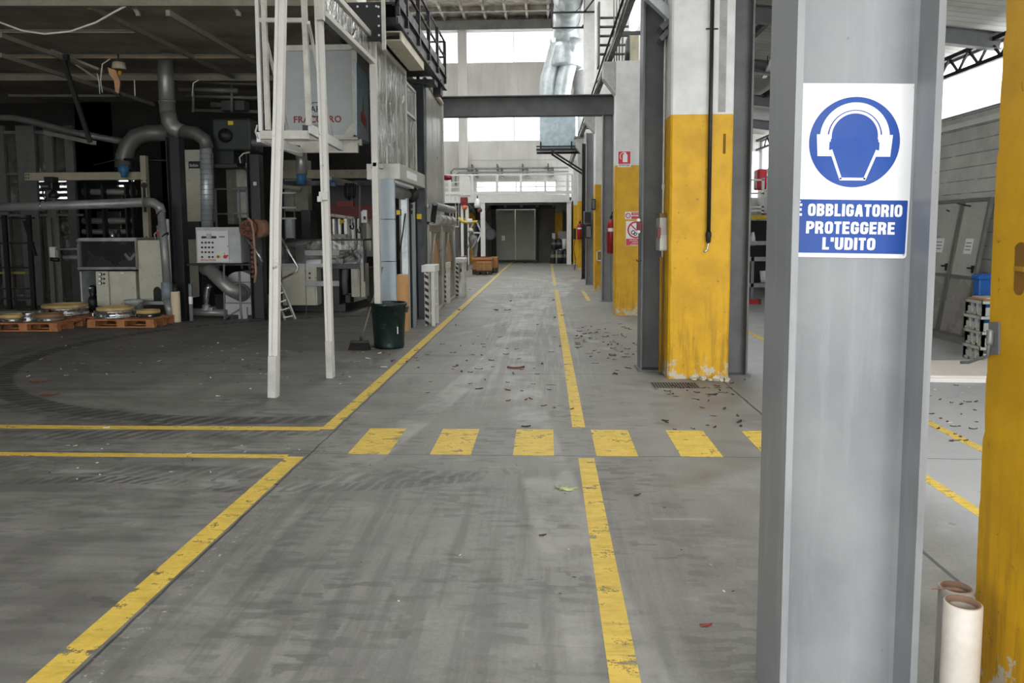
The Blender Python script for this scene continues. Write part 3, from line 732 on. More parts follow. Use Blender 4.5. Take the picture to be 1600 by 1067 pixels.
# ------------------------------------------------------------------ fittings on the second pillar
yf = 8.46
pp = thing('drop_pipe', 'black pipe with a small tap running down the yellow and white pillar', 'pipe', (1.8, yf, 1.5))
top, bot, tap = PY(1113.5,-20,yf-.04), PY(1107,368,yf-.04), PY(1104,392,yf-.04)
MB().tube([top, bot], .022, 10).build('pipe', BLACK, pp)
MB().lathe(bot+Vector((0,0,-.02)), [(.018,-.06),(.026,-.05),(.028,0),(.034,.02),(.028,.06)], 12).build('valve', BLACKRUB, pp)
MB().tube([bot+Vector((0,0,-.05)), tap+Vector((0.008,0,.03)), tap, tap+Vector((-.03,-.02,-.005))], .011, 8).build('spout', CHROME, pp)
MB().bar(PY(1103,45,yf-.02), PY(1122,45,yf-.02), .02, .012).build('pipe_clip', BLKSTEEL, pp)
MB().box(PY(1130,218,yf).x, PY(1134,218,yf).x, yf-.004, yf+.01, PY(1130,240,yf).z, PY(1130,209,yf).z).build('slot_shade', M('dark_ochre', None), P2)  # dark patch painted for the slot's shade on this pillar
b = MB(); x0, x1 = PY(1124,50,yf).x, PY(1136,50,yf).x
b.box(x0, x1, yf-.0015, yf+.003, 2.92, 4.6); b.build('grey_patch', M('bare_cement', srgb(160,160,158), .8, var=.2), P2)
b = MB(); rr = random.Random(3)                                                         # crumbled plaster at the pillar foot
for k in range(26):
    q = Vector((1.62+rr.random()*.42, yf-.02-.10*rr.random(), .008+.02*rr.random())); s_ = .018+.03*rr.random()
    b.cbox(q, s_*1.6, s_, s_*.7, Matrix.Rotation(rr.random()*3, 4, 'Z') @ Matrix.Rotation(rr.random(), 4, 'X'))
tag(b.build('plaster_rubble', M('pale_plaster', srgb(196,190,170), .9)), 'pale crumbled plaster at the foot of the pillar with the black pipe', 'rubble', kind='stuff')
eb = thing('electrical_box', 'grey electrical box with red switch between dark column and yellow pillar', 'electrical box', (1.25, 8.7, 1.45))
x0, x1 = PY(1028,360,8.62).x, PY(1042,360,8.62).x; z0, z1 = PY(1030,392,8.62).z, PY(1030,340,8.62).z
MB().box(x0+.02, x1, 8.62, 8.92, z0, z1).build('housing', M('grey_box_plastic', srgb(170,172,166), .5), eb, .006)
MB().box(x0+.02, x1, 8.60, 8.62, z0+.01, (z0+z1)/2-.01).build('lid', M('pale_box_plastic', srgb(188,190,184), .5), eb, .004)
MB().box(x0-.01, x0+.03, 8.60, 8.66, PY(1030,372,8.62).z, PY(1030,356,8.62).z).build('red_switch', M('dark_red_plastic', srgb(110,20,28), .5), eb, .003)
MB().box(x0+.02, x1, 8.62, 8.9, z1, z1+.05).build('cable_entry', M('brown_putty', srgb(120,96,60), .8), eb, .004)
ep = thing('emergency_button', 'dark red emergency push button box on the column beside the prohibition sign', 'push button', (1.09, 8.95, 1.65))
q = PY(999,353,8.93)
MB().box(q.x-.03, q.x+.025, 8.90, 8.96, q.z-.05, q.z+.05).build('housing', M('dark_red_plastic', srgb(110,20,28), .5), ep, .004)
for dz in (.065, -.065): MB().lathe((q.x-.01, 8.93, q.z+dz), [(.02,-.015),(.024,0),(.014,.014)], 12, 'y').build('white_knob', SIGNWHITE, ep)
hk = thing('wall_hook', 'small dark hook on the steel column below the emergency button', 'hook', (1.08, 8.9, 1.3)); q = PY(1000,408,8.92)
MB().tube([q+Vector((.02,0,.01)), q, q+Vector((-.03,0,0)), q+Vector((-.045,0,.02))], .006, 6).build('rod', BLACK, hk)
# floor drain
gr = thing('drain_grate', 'rectangular slotted floor drain grate before the yellow pillar', 'drain grate', (1.37, 8.1, 0))
b = MB(); b.box(1.12, 1.62, 7.95, 8.25, .0005, .003); b.build('frame', M('drain_iron', srgb(104,102,96), .6, .2), gr)
b = MB()
for k in range(16): b.box(1.135+k*.030, 1.150+k*.030, 7.965, 8.235, .003, .0045)
b.build('slots', M('drain_gap', srgb(34,33,31), .9), gr)
# ------------------------------------------------------------------ signs on the third pillar
def plate(name, label, a, c, y, mat, cat='sign'):
    """flat plate whose photo corners are a (top left) and c (bottom right), hung at depth y"""
    A, Cc = PY(*a, y), PY(*c, y); t = thing(name, label, cat, ((A.x+Cc.x)/2, y, Cc.z))
    MB().box(A.x, Cc.x, y-.004, y, Cc.z, A.z).build('plate', mat, t, .002); return t, A, Cc
y3 = 14.86
t, A, Cc = plate('fire_sign', 'red fire extinguisher sign on the white part of the pillar', (965.5,236), (985.5,261), y3, SIGNWHITE)
zc = PY(970,256,y3).z; wS = Cc.x-A.x
MB().box(A.x+.008, Cc.x-.008, y3-.0052, y3-.004, zc, A.z-.008).build('red_field', SIGNRED, t)
b = MB(); cx, cz = (A.x+Cc.x)/2+.015, (A.z+zc)/2; 
b.prism([(cx-.045,y3-.0056,cz-.09),(cx+.045,y3-.0056,cz-.09),(cx+.045,y3-.0056,cz+.045),(cx+.02,y3-.0056,cz+.075),(cx+.02,y3-.0056,cz+.095),(cx-.02,y3-.0056,cz+.095),(cx-.02,y3-.0056,cz+.075),(cx-.045,y3-.0056,cz+.045)], (0,-.0005,0))
b.build('extinguisher_symbol', SIGNWHITE, t)
b = MB(); b.tube(arc((cx-.02,y3-.0058,cz+.02), .075, PI*.42, PI*1.25, 10), .007, 6); b.build('hose_symbol', SIGNWHITE, t)
text('lettering', 'ESTINTORE', .055, BLACK, t, ((A.x+Cc.x)/2, y3-.0045, (zc+Cc.z)/2+.001), xs=.72, bold=.001)
t, A, Cc = plate('no_smoking_sign', 'small red and white no smoking strip sign on the yellow pillar', (976.5,331), (1006,342.5), y3, SIGNWHITE)
xm = PY(986.5,336,y3).x; zm = (A.z+Cc.z)/2
b = MB(); b.tube([Vector(p) for p in arc((PY(981.5,337,y3).x, y3-.0052, zm), .043, 0, 2*PI*19/20, 19)], .008, 6, closed=True); b.build('prohibition_ring', SIGNRED, t)
b = MB(); b.bar((PY(981.5,337,y3).x-.03, y3-.0052, zm+.03), (PY(981.5,337,y3).x+.03, y3-.0052, zm-.03), .008, .002); b.build('prohibition_bar', BLACK, t)
for k in (0, 1):
    zz = (A.z-.012-(A.z-Cc.z)/2*k, A.z-(A.z-Cc.z)/2*(k+1)+.006)
    MB().box(xm, Cc.x-.01, y3-.0052, y3-.004, min(zz), max(zz)).build('red_strip', SIGNRED, t)
text('lettering', 'VIETATO FUMARE', .038, SIGNWHITE, t, ((xm+Cc.x)/2, y3-.0056, zm+.032), xs=.62)
t, A, Cc = plate('prohibition_sign', 'red and white do not clean or oil moving parts sign on yellow pillar', (978,345.5), (1009,384), y3, SIGNWHITE)
cc = PY(993.5,359,y3); b = MB(); b.tube(arc((cc.x, y3-.0052, cc.z), .148, 0, 2*PI*31/32, 31), .014, 6, closed=True); b.build('prohibition_ring', SIGNRED, t)
b = MB(); b.bar((cc.x-.10, y3-.0056, cc.z+.10), (cc.x+.10, y3-.0056, cc.z-.10), .022, .003, up=(0,1,0)); b.build('prohibition_bar', SIGNRED, t)
b = MB()
for dx, dz, rr_ in ((-.05,-.05,.034), (-.012,-.082,.026), (.055,.05,.034)):
    b.tube(arc((cc.x+dx, y3-.0055, cc.z+dz), rr_, 0, 2*PI*15/16, 15), .008, 6, closed=True)
b.bar((cc.x+.01, y3-.0055, cc.z+.03), (cc.x+.06, y3-.0055, cc.z+.09), .02, .002, up=(0,1,0)); b.build('gear_and_oilcan_symbol', BLACK, t)
zt = PY(990,373,y3).z; MB().box(A.x+.006, Cc.x-.006, y3-.0052, y3-.004, Cc.z+.006, zt).build('red_field', SIGNRED, t)
for k, s_ in enumerate(('NON PULIRE, OLIARE', "INGRASSARE", 'ORGANI IN MOTO')): text('lettering', s_, .042, SIGNWHITE, t, ((A.x+Cc.x)/2, y3-.0056, zt-.032-k*.042), xs=.62)

# fire extinguishers
def extinguisher(label, c, r_, z0, z1, side=-1, dark=False):
    m = M('extinguisher_red', srgb(150,18,30), .35, var=.08); t = thing('fire_extinguisher', label, 'fire extinguisher', (c[0], c[1], z0), 'fire extinguishers on the pillar row')
    h = z1-z0
    MB().lathe((c[0],c[1],z0), [(r_*.8,0),(r_,.02),(r_,h*.74),(r_*.85,h*.82),(r_*.4,h*.88),(r_*.3,h*.9)], 20).build('cylinder', m, t)
    vh = MB().lathe((c[0],c[1],z0), [(r_*.32,h*.88),(r_*.36,h*.9),(r_*.36,h*.95),(r_*.2,h)], 12).build('valve_head', BLACK, t)
    MB().box(c[0]-.01, c[0]+.10, c[1]-.012, c[1]+.012, z0+h*.96, z0+h*.98).build('handle', BLACK, vh)
    x = c[0]; s = 1
    MB().tube([(x, c[1]-.02, z0+h*.95), (x+.03, c[1]-.03, z0+h*1.08), (x+r_+.02, c[1]-.03, z0+h*1.05), (x+r_+.05, c[1]-.03, z0+h*.85), (x+r_+.04, c[1]-.03, z0+h*.4), (x+r_+.02, c[1]-.03, z0+h*.2)], .013, 8).build('hose', BLACKRUB, t)
    b = MB(); n = 10
    for k in range(n):
        a0, a1 = [PI*1.2+PI*.65*(k+j)/n for j in (0,1)]
        q = [(c[0]+(r_+.0015)*math.cos(a), c[1]+(r_+.0015)*math.sin(a)) for a in (a0,a1)]
        b.quad((*q[0],z0+h*.57),(*q[1],z0+h*.57),(*q[1],z0+h*.66),(*q[0],z0+h*.66))
    b.build('paper_label', SIGNWHITE, t); return t
q0, q1 = PY(954.5,396,17.7), PY(954.5,336,17.7)
extinguisher('red fire extinguisher hanging on the column that carries the cross beam', (q0.x, 17.68), .095, q0.z, q1.z)
q0, q1 = PY(906,374,32), PY(906,346,32)
extinguisher('small far red fire extinguisher on the pillar near the gallery', (q0.x, 31.98), .12, q0.z, q1.z)
t = thing('notice_panel', 'small white framed panel low on the tall yellow pillar', 'panel', (1.4, 20.89, 1.0)); A, Cc = PY(932,391,20.89), PY(941,408,20.89)
b = MB(); w_=.03; b.box(A.x,Cc.x,20.87,20.89,A.z-w_,A.z); b.box(A.x,Cc.x,20.87,20.89,Cc.z,Cc.z+w_); b.box(A.x,A.x+w_,20.87,20.89,Cc.z,A.z); b.box(Cc.x-w_,Cc.x,20.87,20.89,Cc.z,A.z); b.build('frame', SIGNWHITE, t)
MB().box(A.x+w_,Cc.x-w_,20.88,20.895,Cc.z+w_,A.z-w_).build('board', M('dull_ochre', srgb(150,120,40), .6), t)
for lab, (a0, a1), (b0, b1), y, mt in (('grey wall phone cabinet on the slim steel column', (912,330), (924,350), 23.2, MGREY), ('dark wall box below the phone cabinet on the slim column', (915,352), (924,372), 23.2, BLKSTEEL), ('dark round alarm horn on the tall yellow pillar', (924,311), (930,328), 20.8, BLACK)):
    A, Cc = PY(a0,a1,y), PY(b0,b1,y); t = thing('wall_box', lab, 'box', ((A.x+Cc.x)/2, y, Cc.z))
    MB().box(A.x, Cc.x, y-.12, y+.12, Cc.z, A.z).build('housing', mt, t, .01); MB().box(A.x+.02, Cc.x-.02, y-.135, y-.12, Cc.z+.03, A.z-.03).build('cover', BLKSTEEL if mt is MGREY else MGREY, t, .004)
t = thing('switch_box', 'dark switch box with a hanging cable on the far yellow pillar', 'switch box', (1.3, 32.1, 1.2)); A, Cc = PY(896,357,32.1), PY(900,374,32.1)
MB().box(A.x, Cc.x, 32.0, 32.2, Cc.z, A.z).build('housing', BLKSTEEL, t, .01); q = (A+Cc)/2
MB().tube([(q.x,32.05,Cc.z), (q.x-.04,32.05,.9), (q.x+.03,32.05,.4), (q.x,32.05,.02)], .012, 6).build('cable', BLACKRUB, t)

# ------------------------------------------------------------------ crane beam conduit and lamps, cross beam
ct = thing('cable_tray', 'dark cable tray with a white cable running high along the pillar row', 'cable tray', (1.2, 20, 5.0))
def dia(y): return Vector((1.235, y, 5.03))
MB().bar(dia(5), dia(40), .09, .17).build('tray', BLKSTEEL, ct)
pts = [dia(y)+Vector((-.055-.012*math.sin(y*2.1), 0, .03*math.sin(y*1.3))) for y in [5+k*.5 for k in range(71)]]
MB().tube(pts, .018, 6).build('white_cable', OFFW, ct)
MB().tube([dia(5)+Vector((-.09,0,.06)), dia(40)+Vector((-.09,0,.06))], .02, 6).build('dark_conduit', BLACK, ct)
for y in (9.4, 11.5, 14, 18.4, 20.4, 24, 26.6, 30.4, 33.9):
    MB().box(1.16, 2.03, y-.03, y+.03, 5.12, 5.18).build('bracket', DSTEEL, ct)
cb = thing('cross_beam', 'grey steel cross beam spanning the lane above the passage', 'beam', (-.5, 18, 4.3))
xl = PY(668,166,18).x
MB().prof((xl-1.2, 18, 4.535), (1.62, 18, 4.535), hprof(.3, .46, .022, .014)).build('girder', DSTEEL, cb)
MB().box(1.2, 1.62, 17.86, 18.14, 4.30, 4.32).build('end_plate', DSTEEL, cb)
fx = thing('flood_lamp', 'boxy cream flood lamp mounted high near the third pillar', 'lamp', (1.5, 15, 5.2))
A, Cc = PY(980,57,15.0), PY(997,103,15.0)
MB().box(A.x+.04, Cc.x, 14.9, 15.3, Cc.z, A.z).build('housing', M('cream_lamp', srgb(196,190,166), .5), fx, .01)
b = MB(); b.prism([(A.x+.04,14.9,Cc.z),(A.x+.04,14.9,A.z),(A.x-.0,15.0,A.z-.02),(A.x-.04,15.0,Cc.z-.02)], (0,.28,0)); b.build('reflector', BLACK, fx)
t = thing('cable_rack', 'rack of dark horizontal conduits crossing above the third pillar', 'conduit rack', (1.7, 16.5, 5.4))
for k in range(5):
    z = 5.35+.20*k; MB().tube([(1.10, 16.5+.05*k, z), (1.74, 16.5+.05*k, z)], .028, 6).build('conduit', DSTEEL, t)
for k in range(3): MB().tube([(1.42+.05*k, 16.4, 5.16), (1.40+.06*k, 16.4, 6.6)], .012, 6).build('riser', DSTEEL, t)
MB().box(1.08, 1.12, 16.4, 16.8, 5.1, 6.4).build('upright', DSTEEL, t)

# ------------------------------------------------------------------ ventilation duct
vd = thing('ventilation_duct', 'large galvanised ventilation duct dropping to a plenum box at the right wall', 'duct', (.7, 29, 4.8))
DX, DZ, DR = .77, 9.75, .50
def ring_tube(name, pts, rr_, mat, seams=True):
    o = MB().tube(pts, rr_, 20).build(name, mat, vd)
    return o
for k in range(5):
    y0 = 18+k*2.4; MB().tube([(DX,y0,DZ),(DX,y0+2.36,DZ)], DR, 24).build('duct_section', GALV, vd)
    MB().tube([(DX,y0+2.33,DZ),(DX,y0+2.43,DZ)], DR+.03, 24).build('flange_ring', GALV, vd)
MB().tube([(DX,29.9,DZ),(DX,30.25,DZ-.12),(DX,30.45,DZ-.45),(DX-.02,30.5,DZ-.95)], DR, 24).build('elbow', GALV, vd)
b = MB(); b.lathe((DX-.02,30.5,DZ-1.75), [(.62,0),(.66,.1),(DR+.02,.75),(DR+.02,.9)], 24); b.build('reducer', GALV, vd)
p0, p1, p2 = PY(872,72,30.5), PY(857,125,30.5), PY(855,152,30.5)
MB().tube([p0+Vector((.0,0,.25)), p0, p1, p2, p2+Vector((0,0,-.4))], .33, 20).build('branch_duct', GALV, vd)
p0, p1, p2 = PY(895,72,30.3), PY(882,125,30.3), PY(878,152,30.3)
MB().tube([p0+Vector((.0,0,.25)), p0, p1, p2, p2+Vector((0,0,-.4))], .33, 20).build('branch_duct', GALV, vd)
MB().tube([PY(903,112,30.9), PY(908,140,30.9), PY(905,160,30.9)], .30, 16).build('flexible_hose', M('grey_hose', srgb(150,150,148), .6), vd)
A, Cc = PY(843,150,29.9), PY(899,232,29.9)
MB().box(A.x, Cc.x, 29.7, 30.9, Cc.z, A.z-.05).build('plenum_box', M('bluish_galvanised', srgb(168,184,190), .4, .35), vd)
xm = PY(871,190,29.9).x; MB().box(xm-.015, xm+.015, 29.68, 29.7, Cc.z, A.z-.05).build('seam', GALV, vd)
wb = thing('wall_bracket', 'black triangular steel bracket under the duct plenum box', 'bracket', (.7, 29.7, 4.4))
a, c = PY(838,234,29.6), PY(908,233,29.6)
for y in (29.6, 30.8):
    MB().bar((a.x,y,a.z), (1.74,y,a.z), .07, .09).build('arm', BLACK, wb)
    MB().bar((PY(862,236,29.6).x,y,a.z-.05), (1.74,y,PY(908,268,29.6).z-.2), .07, .07).build('strut', BLACK, wb)
    MB().bar((a.x,y,a.z+.12), (1.4,y,a.z+.12), .05, .05).build('rail', BLACK, wb)
for k, px in enumerate((845, 893)):
    q = PY(px,228,29.6); MB().box(q.x-.03, q.x+.03, 29.56, 29.62, a.z, a.z+.3).build('post', BLACK, wb)
for k, y in enumerate((21.4, 24.2, 27.0, 29.0)):
    t = thing('duct_hanger', 'black steel bracket arm %s holding the high round duct' % ('nearest of four', 'second of four', 'third of four', 'last of four')[k], 'bracket', (1.3, y, DZ-.6), 'duct hangers under the high duct')
    MB().bar((DX-.55,y,DZ-.62), (1.75,y,DZ-.62), .05, .06).build('arm', BLACK, t)
    MB().bar((1.30,y,DZ-.62), (1.75,y,DZ-.05), .05, .05).build('brace', BLACK, t)
    MB().bar((DX-.58,y,DZ-.62), (DX-.58,y,DZ+.2), .05, .05).build('upright', BLACK, t)

# ------------------------------------------------------------------ far end: white gallery, sliding door, containers
gl = thing('gallery', 'white steel gallery with railings bridging the far end of the hall', 'gallery', (-1.8, 37.6, 0))
yg = 37.6; xl, xr = PY(703,310,yg).x-1.2, PY(890,310,yg).x
zt, zb = PY(800,305,yg).z, PY(800,316.5,yg).z
b = MB(); b.box(xl, xr, yg, yg+3.3, zb+.1, zt); b.build('deck', WHT, gl)
b = MB(); b.box(xl, xr, yg-.05, yg, zb, zt); b.build('fascia', WHT, gl)
for px in (703, 738, 777, 814, 852, 887):
    q = PY(px,300,yg); MB().box(q.x-.06, q.x+.06, yg-.10, yg-.02, zb, PY(px,273,yg).z).build('railing_post', WHT, gl)
for py, hh in ((273,.08), (284,.045), (292,.045), (301,.14)):
    z = PY(800,py,yg).z; MB().box(xl, xr+.15, yg-.09, yg-.04, z-hh/2, z+hh/2).build('rail', WHT, gl)
q = PY(733,300,yg); MB().box(q.x-.45, q.x+.05, yg-.12, yg-.02, zt, PY(733,276,yg).z).build('solid_panel', WHT, gl)
for py in (273, 283, 292): 
    z = PY(890,py,yg).z; MB().bar((xr+.1,yg-.06,z), (xr+.35,yg+3.2,z), .05, .05).build('side_rail', WHT, gl)
MB().prism([(xr+.08,yg-.08,zb), (xr+.08,yg-.08,PY(890,272,yg).z), (xr+.40,yg-.08,PY(900,280,yg).z), (xr+.40,yg-.08,zb+.3)], (0,.06,0)).build('gusset_panel', WHT, gl)
for px, y, hw in ((889, yg, .11), (755, yg, .11), (730.5, yg+.1, .08)):
    q = PY(px,413,y); MB().box(q.x-hw, q.x+hw, y-.02, y+.22, 0, zb+.1).build('leg', WHT, gl)
MB().box(xl+2, xr, yg+.0, yg+.25, zb-.12, zb).build('underbeam', BLACK, gl)
for s_, px in ((1,755), (-1,755), (-1,884)):
    q = PY(px,330,yg); MB().prism([(q.x,yg+.05,zb-.1), (q.x+s_*.35,yg+.05,zb-.1), (q.x,yg+.05,zb-.5)], (0,.05,0)).build('knee_plate', BLACK, gl)
for lab, z, y in (('lower grey pipe bending along the gable above the gallery', PY(800,269,42).z, 42.0), ('upper grey pipe running along the gable above the gallery', PY(800,265.5,42).z+.1, 42.2)):
    t = thing('gable_pipe', lab, 'pipe', (-1.5, y, z), 'service pipes on the gable')
    x0 = PY(712,269,y).x if 'lower' in lab else PY(705,267,y).x
    MB().tube([(x0,y,z-.7),(x0,y,z-.15),(x0+.15,y,z),(1.2,y,z)], .055, 8).build('pipe', PIPEGREY, t)
    for k in range(4): MB().box(x0+1.1+k*1.4, x0+1.16+k*1.4, y-.04, 42.97, z-.25, z+.25).build('pipe_clip', DSTEEL, t)
# black lined doorway and two sliding door leaves
dr = struct(bpy.data.objects.new('door_1', None)); C.objects.link(dr); dr.location = (-1.65, 40.9, 0)
A, Bq, Cc = PY(776,328,40.85), PY(805,328,40.85), PY(836,404,40.85); GREYDOOR = M('grey_door_sheet', srgb(150,150,142), .55, var=.1, sc=1.5)
for x0, x1 in ((A.x, Bq.x-.02), (Bq.x+.02, Cc.x)):
    lf = MB().box(x0, x1, 40.78, 40.88, .12, A.z).build('door_leaf', GREYDOOR, dr)
q = PY(786.5,372,40.8); MB().box(q.x-.09, q.x+.09, 40.76, 40.78, q.z-.13, q.z+.13).build('door_notice', SIGNWHITE, dr)
b = MB(); xk = PY(868,330,40.9).x; b.box(A.x-.28, A.x-.02, 40.7, 41, 0, A.z+.35); b.box(A.x-.28, xk, 40.7, 41, A.z+.03, A.z+.33); b.box(Cc.x+.02, Cc.x+.12, 40.72, 41, 0, A.z); b.box(A.x-.2, Cc.x+.1, 40.72, 40.95, .0, .12)
b.build('door_frame', BLACK, dr)
for k in range(4): MB().box(A.x+.4+k*.85, A.x+.55+k*.85, 40.66, 40.7, A.z+.12, A.z+.26).build('roller_hanger', MGREY, dr)
pt_ = thing('pallet', 'dark flat pallet lying before the sliding door', 'pallet', (-1.2, 40.1, 0)); A, Cc = PY(801,411,40.0), PY(839,411,40.0)
b = MB(); b.box(A.x,Cc.x,39.9,40.4,.10,.14); b.build('deck', M('dark_pallet_wood', srgb(72,62,52), .8), pt_)
for k in range(3): x = A.x+(Cc.x-A.x)*(.06+.44*k); MB().box(x-.07,x+.07,39.9,40.4,0,.10).build('block', M('dark_pallet_wood', None), pt_)
CANS = [(864,410,11,.35,'dark jerrycan leftmost of the container cluster'), (868,409,22,.45,'clear drum with a yellow label in the container cluster'), (874.5,409,24,.45,'black drum with pale lid in the middle of the container cluster'), (882,410,20,.4,'black canister with a white tube on it'), (866,398,16,.35,'dark canister stacked above the clear drum'), (873,396,14,.38,'dark canister stacked above the black drum')]
for k, (px, py, hp_, dia_, lab) in enumerate(CANS):
    q = G(px,py) if k < 4 else PY(px,py,39.0); q = Vector((q.x, 39.0+.12*(k%2), 0 if k < 4 else .72)); t = thing('canister', lab, 'canister', q, 'containers by the gallery leg')
    h = .72 if k < 4 else .55; r_ = dia_/2*.85
    mt = M('dark_canister', srgb(36,38,40), .4) if k != 1 else M('frosted_drum', srgb(150,156,150), .4)
    MB().lathe(q, [(r_*.9,0),(r_,.03),(r_,h*.8),(r_*.8,h*.92),(r_*.35,h*.95)], 16).build('body', mt, t)
    MB().lathe(q, [(r_*.34,h*.93),(r_*.34,h*1.0),(r_*.2,h*1.02)], 12).build('cap', SIGNWHITE if k in (2,4) else BLACK, t)
    MB().lathe(q, [(r_+.004,h*.42),(r_+.006,h*.44),(r_+.006,h*.62),(r_+.004,h*.64)], 16).build('paper_label', YELLOW if k == 1 else MGREY, t)
q = PY(882,398,39.0); tag(MB().tube([(q.x,39.05,.74),(q.x,39.05,1.25)], .12, 12).build('white_tube', SIGNWHITE), 'short white tube standing on the black canister', 'tube')
t = thing('grey_cabinet', 'tall plain grey cabinet standing behind the containers', 'cabinet', (.9, 39.8, 0)); A, Cc = PY(872,361,39.8), PY(886,410,39.8)
MB().box(A.x, Cc.x+.1, 39.6, 40.2, 0, A.z).build('body', M('cabinet_grey', srgb(136,138,134), .5), t, .01); MB().box(A.x+.03, Cc.x+.07, 39.585, 39.6, .08, A.z-.05).build('door', M('cabinet_door_grey', srgb(148,150,146), .5), t, .005)
t = thing('fluorescent_fitting', 'pale upright lamp fitting leaning by the dark wall', 'lamp', (.4, 40.6, 0)); A, Cc = PY(862,363,40.6), PY(868,380,40.6)
MB().box(A.x, Cc.x, 40.5, 40.7, 0, A.z).build('post', MGREY, t, .01); MB().box(A.x+.02, Cc.x-.02, 40.48, 40.5, A.z-.3, A.z-.05).build('reflector', SIGNWHITE, t)
for lab, px in (('yellow painted post on the dark wall right of the sliding door', 873), ('yellow painted wall post seen behind the worker', 736.5)):
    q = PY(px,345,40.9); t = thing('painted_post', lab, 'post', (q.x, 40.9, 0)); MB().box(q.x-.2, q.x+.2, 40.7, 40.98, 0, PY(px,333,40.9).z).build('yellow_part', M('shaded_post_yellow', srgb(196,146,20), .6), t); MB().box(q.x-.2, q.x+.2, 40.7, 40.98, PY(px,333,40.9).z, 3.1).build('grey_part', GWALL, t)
# ================================================================== left side: enclosure along the lane
def px_x(px, Y): return PY(px, 361, Y).x
XE = -2.40
def zE(py, px): return PX(px, py, XE).z
FRAMEALU = M('weathered_aluminium', srgb(186,184,176), .45, .25, var=.12, sc=4, wear=.05, wearcol=srgb(130,126,116))
# --- two white posts hanging to the floor
def post(label, pts_px, Y, w_, jog=True):
    P = [PY(a, b, Y) for a, b in pts_px]; P[-1].z = max(P[-1].z, .0)
    P[-1].z = .004
    t = thing('door_post', label, 'post', (P[-1].x, Y, 0), 'dented white posts of the raised door')
    b = MB()
    for a, c in zip(P, P[1:]): b.prof(a, c, [(-w_/2,-.04),(-w_*.16,-.04),(-w_*.16,-.028),(w_*.1,-.028),(w_*.1,-.04),(w_/2,-.04),(w_/2,.04),(-w_/2,.04)], up=(0,1,0))
    b.build('channel', M('scuffed_white_post', srgb(206,205,198), .5, .05, var=.07, sc=3, wear=.12, wearcol=srgb(120,112,100)), t)
    q = P[-1]; d = (P[-2]-P[-1]).normalized()
    b = MB(); b.bar(q+Vector((0,-.03,0)), q+d*.42+Vector((0,-.03,0)), w_*.9, .07, up=(0,1,0)); b.build('foot_sleeve', M('grey_white_sleeve', srgb(184,183,178), .5), t)
    return t
pA = post('dented white door post with a lower sleeve, nearest to the lane junction', [(440,-30),(436,160),(431,330),(428,621)], 7.44, .090)
pB = post('white door post with a latch, standing nearer the green bin', [(496.5,-30),(505,200),(510,360),(517,590)], 8.456, .078)
q = PY(506,306,8.39); MB().cbox(q, .10, .04, .09).build('latch', FRAMEALU, pB); MB().cbox(q+Vector((-.04,-.02,-.035)), .05, .03, .06).build('latch_hook', OFFW, pB)
# --- hanging guard frame behind the posts
hg = thing('guard_frame', 'white steel guard frame hanging from the roof before the grey box', 'frame', (-3.2, 10, 2.8))
Yh = 9.3; def_ = lambda px, py, Y=Yh: PY(px, py, Y)
MB().bar(def_(401,-25), def_(408,205), .045, .05, up=(0,1,0)).build('upright', WHT, hg); MB().bar(def_(411,-25), def_(419,203), .055, .06, up=(0,1,0)).build('upright', OFFW, hg)
MB().bar(def_(474,-25), def_(483,196), .06, .06, up=(0,1,0)).build('upright', OFFW, hg)
MB().bar(def_(408,211), def_(482,211), .08, .10).build('bottom_rail', OFFW, hg)
MB().bar(def_(481,200), PX(533,229,def_(481,200).x), .05, .12).build('side_rail', WHT, hg)
MB().bar(def_(404,214), PX(470,238,def_(404,214).x), .05, .12).build('side_rail', WHT, hg)
q = def_(480,204); MB().cbox(q+Vector((-.02,-.01,0)), .06, .03, .13).build('end_cap', BLACK, hg)
MB().bar(PY(470,231,10.9), PY(560,231,10.9), .06, .14).build('cross_rail', OFFW, hg)
MB().bar(PY(430,222,11.6), PY(566,222,11.6), .06, .10).build('cross_rail', OFFW, hg)
MB().bar(def_(412,45), PY(449,200,11.0), .03, .05).build('brace', WHT, hg); MB().bar(def_(482,35), PY(519,215,10.9), .03, .05).build('brace', WHT, hg)
MB().bar(def_(404,32), def_(478,32), .05, .05).build('top_rail', OFFW, hg)
MB().tube([def_(402,195), def_(399,206), def_(403,216), PY(440,232,9.8), PY(470,240,10.2)], .012, 6).build('cable', OFFW, hg)
# --- grey box with maker's lettering
Yb = 11.5; A, Cc = PY(440,78,Yb), PY(556,214,Yb)
bx = thing('machine_box', 'grey suspended machine box with red lettering and round emblem', 'machine box', ((A.x+Cc.x)/2, Yb+.5, Cc.z))
MB().box(A.x, Cc.x, Yb, Yb+.95, Cc.z, A.z).build('body', M('box_grey', srgb(170,176,174), .45, var=.1, sc=2), bx, .03)
b = MB(); w_ = .07; y0, y1 = Yb-.03, Yb+.02
b.box(A.x-.05, Cc.x+.04, y0, y1, A.z-.02, A.z+.06); b.box(A.x-.05, Cc.x+.04, y0, y1, Cc.z-.04, Cc.z+.03); b.box(Cc.x-.03, Cc.x+.05, y0, y1, Cc.z, A.z)
b.prism([(Cc.x-.18,y0,Cc.z+.03),(Cc.x-.03,y0,Cc.z+.03),(Cc.x-.03,y0,Cc.z+.22)], (0,.02,0)); b.build('frame', OFFW, bx)
xs_ = Cc.x+.06; P_ = [PX(557,97,xs_), PX(574,118,xs_), PX(576,222,xs_), PX(558,212,xs_)]
MB().prism(P_, (-.03,0,0)).build('side_panel', M('pale_blue_sheet', srgb(190,208,216), .4), bx)
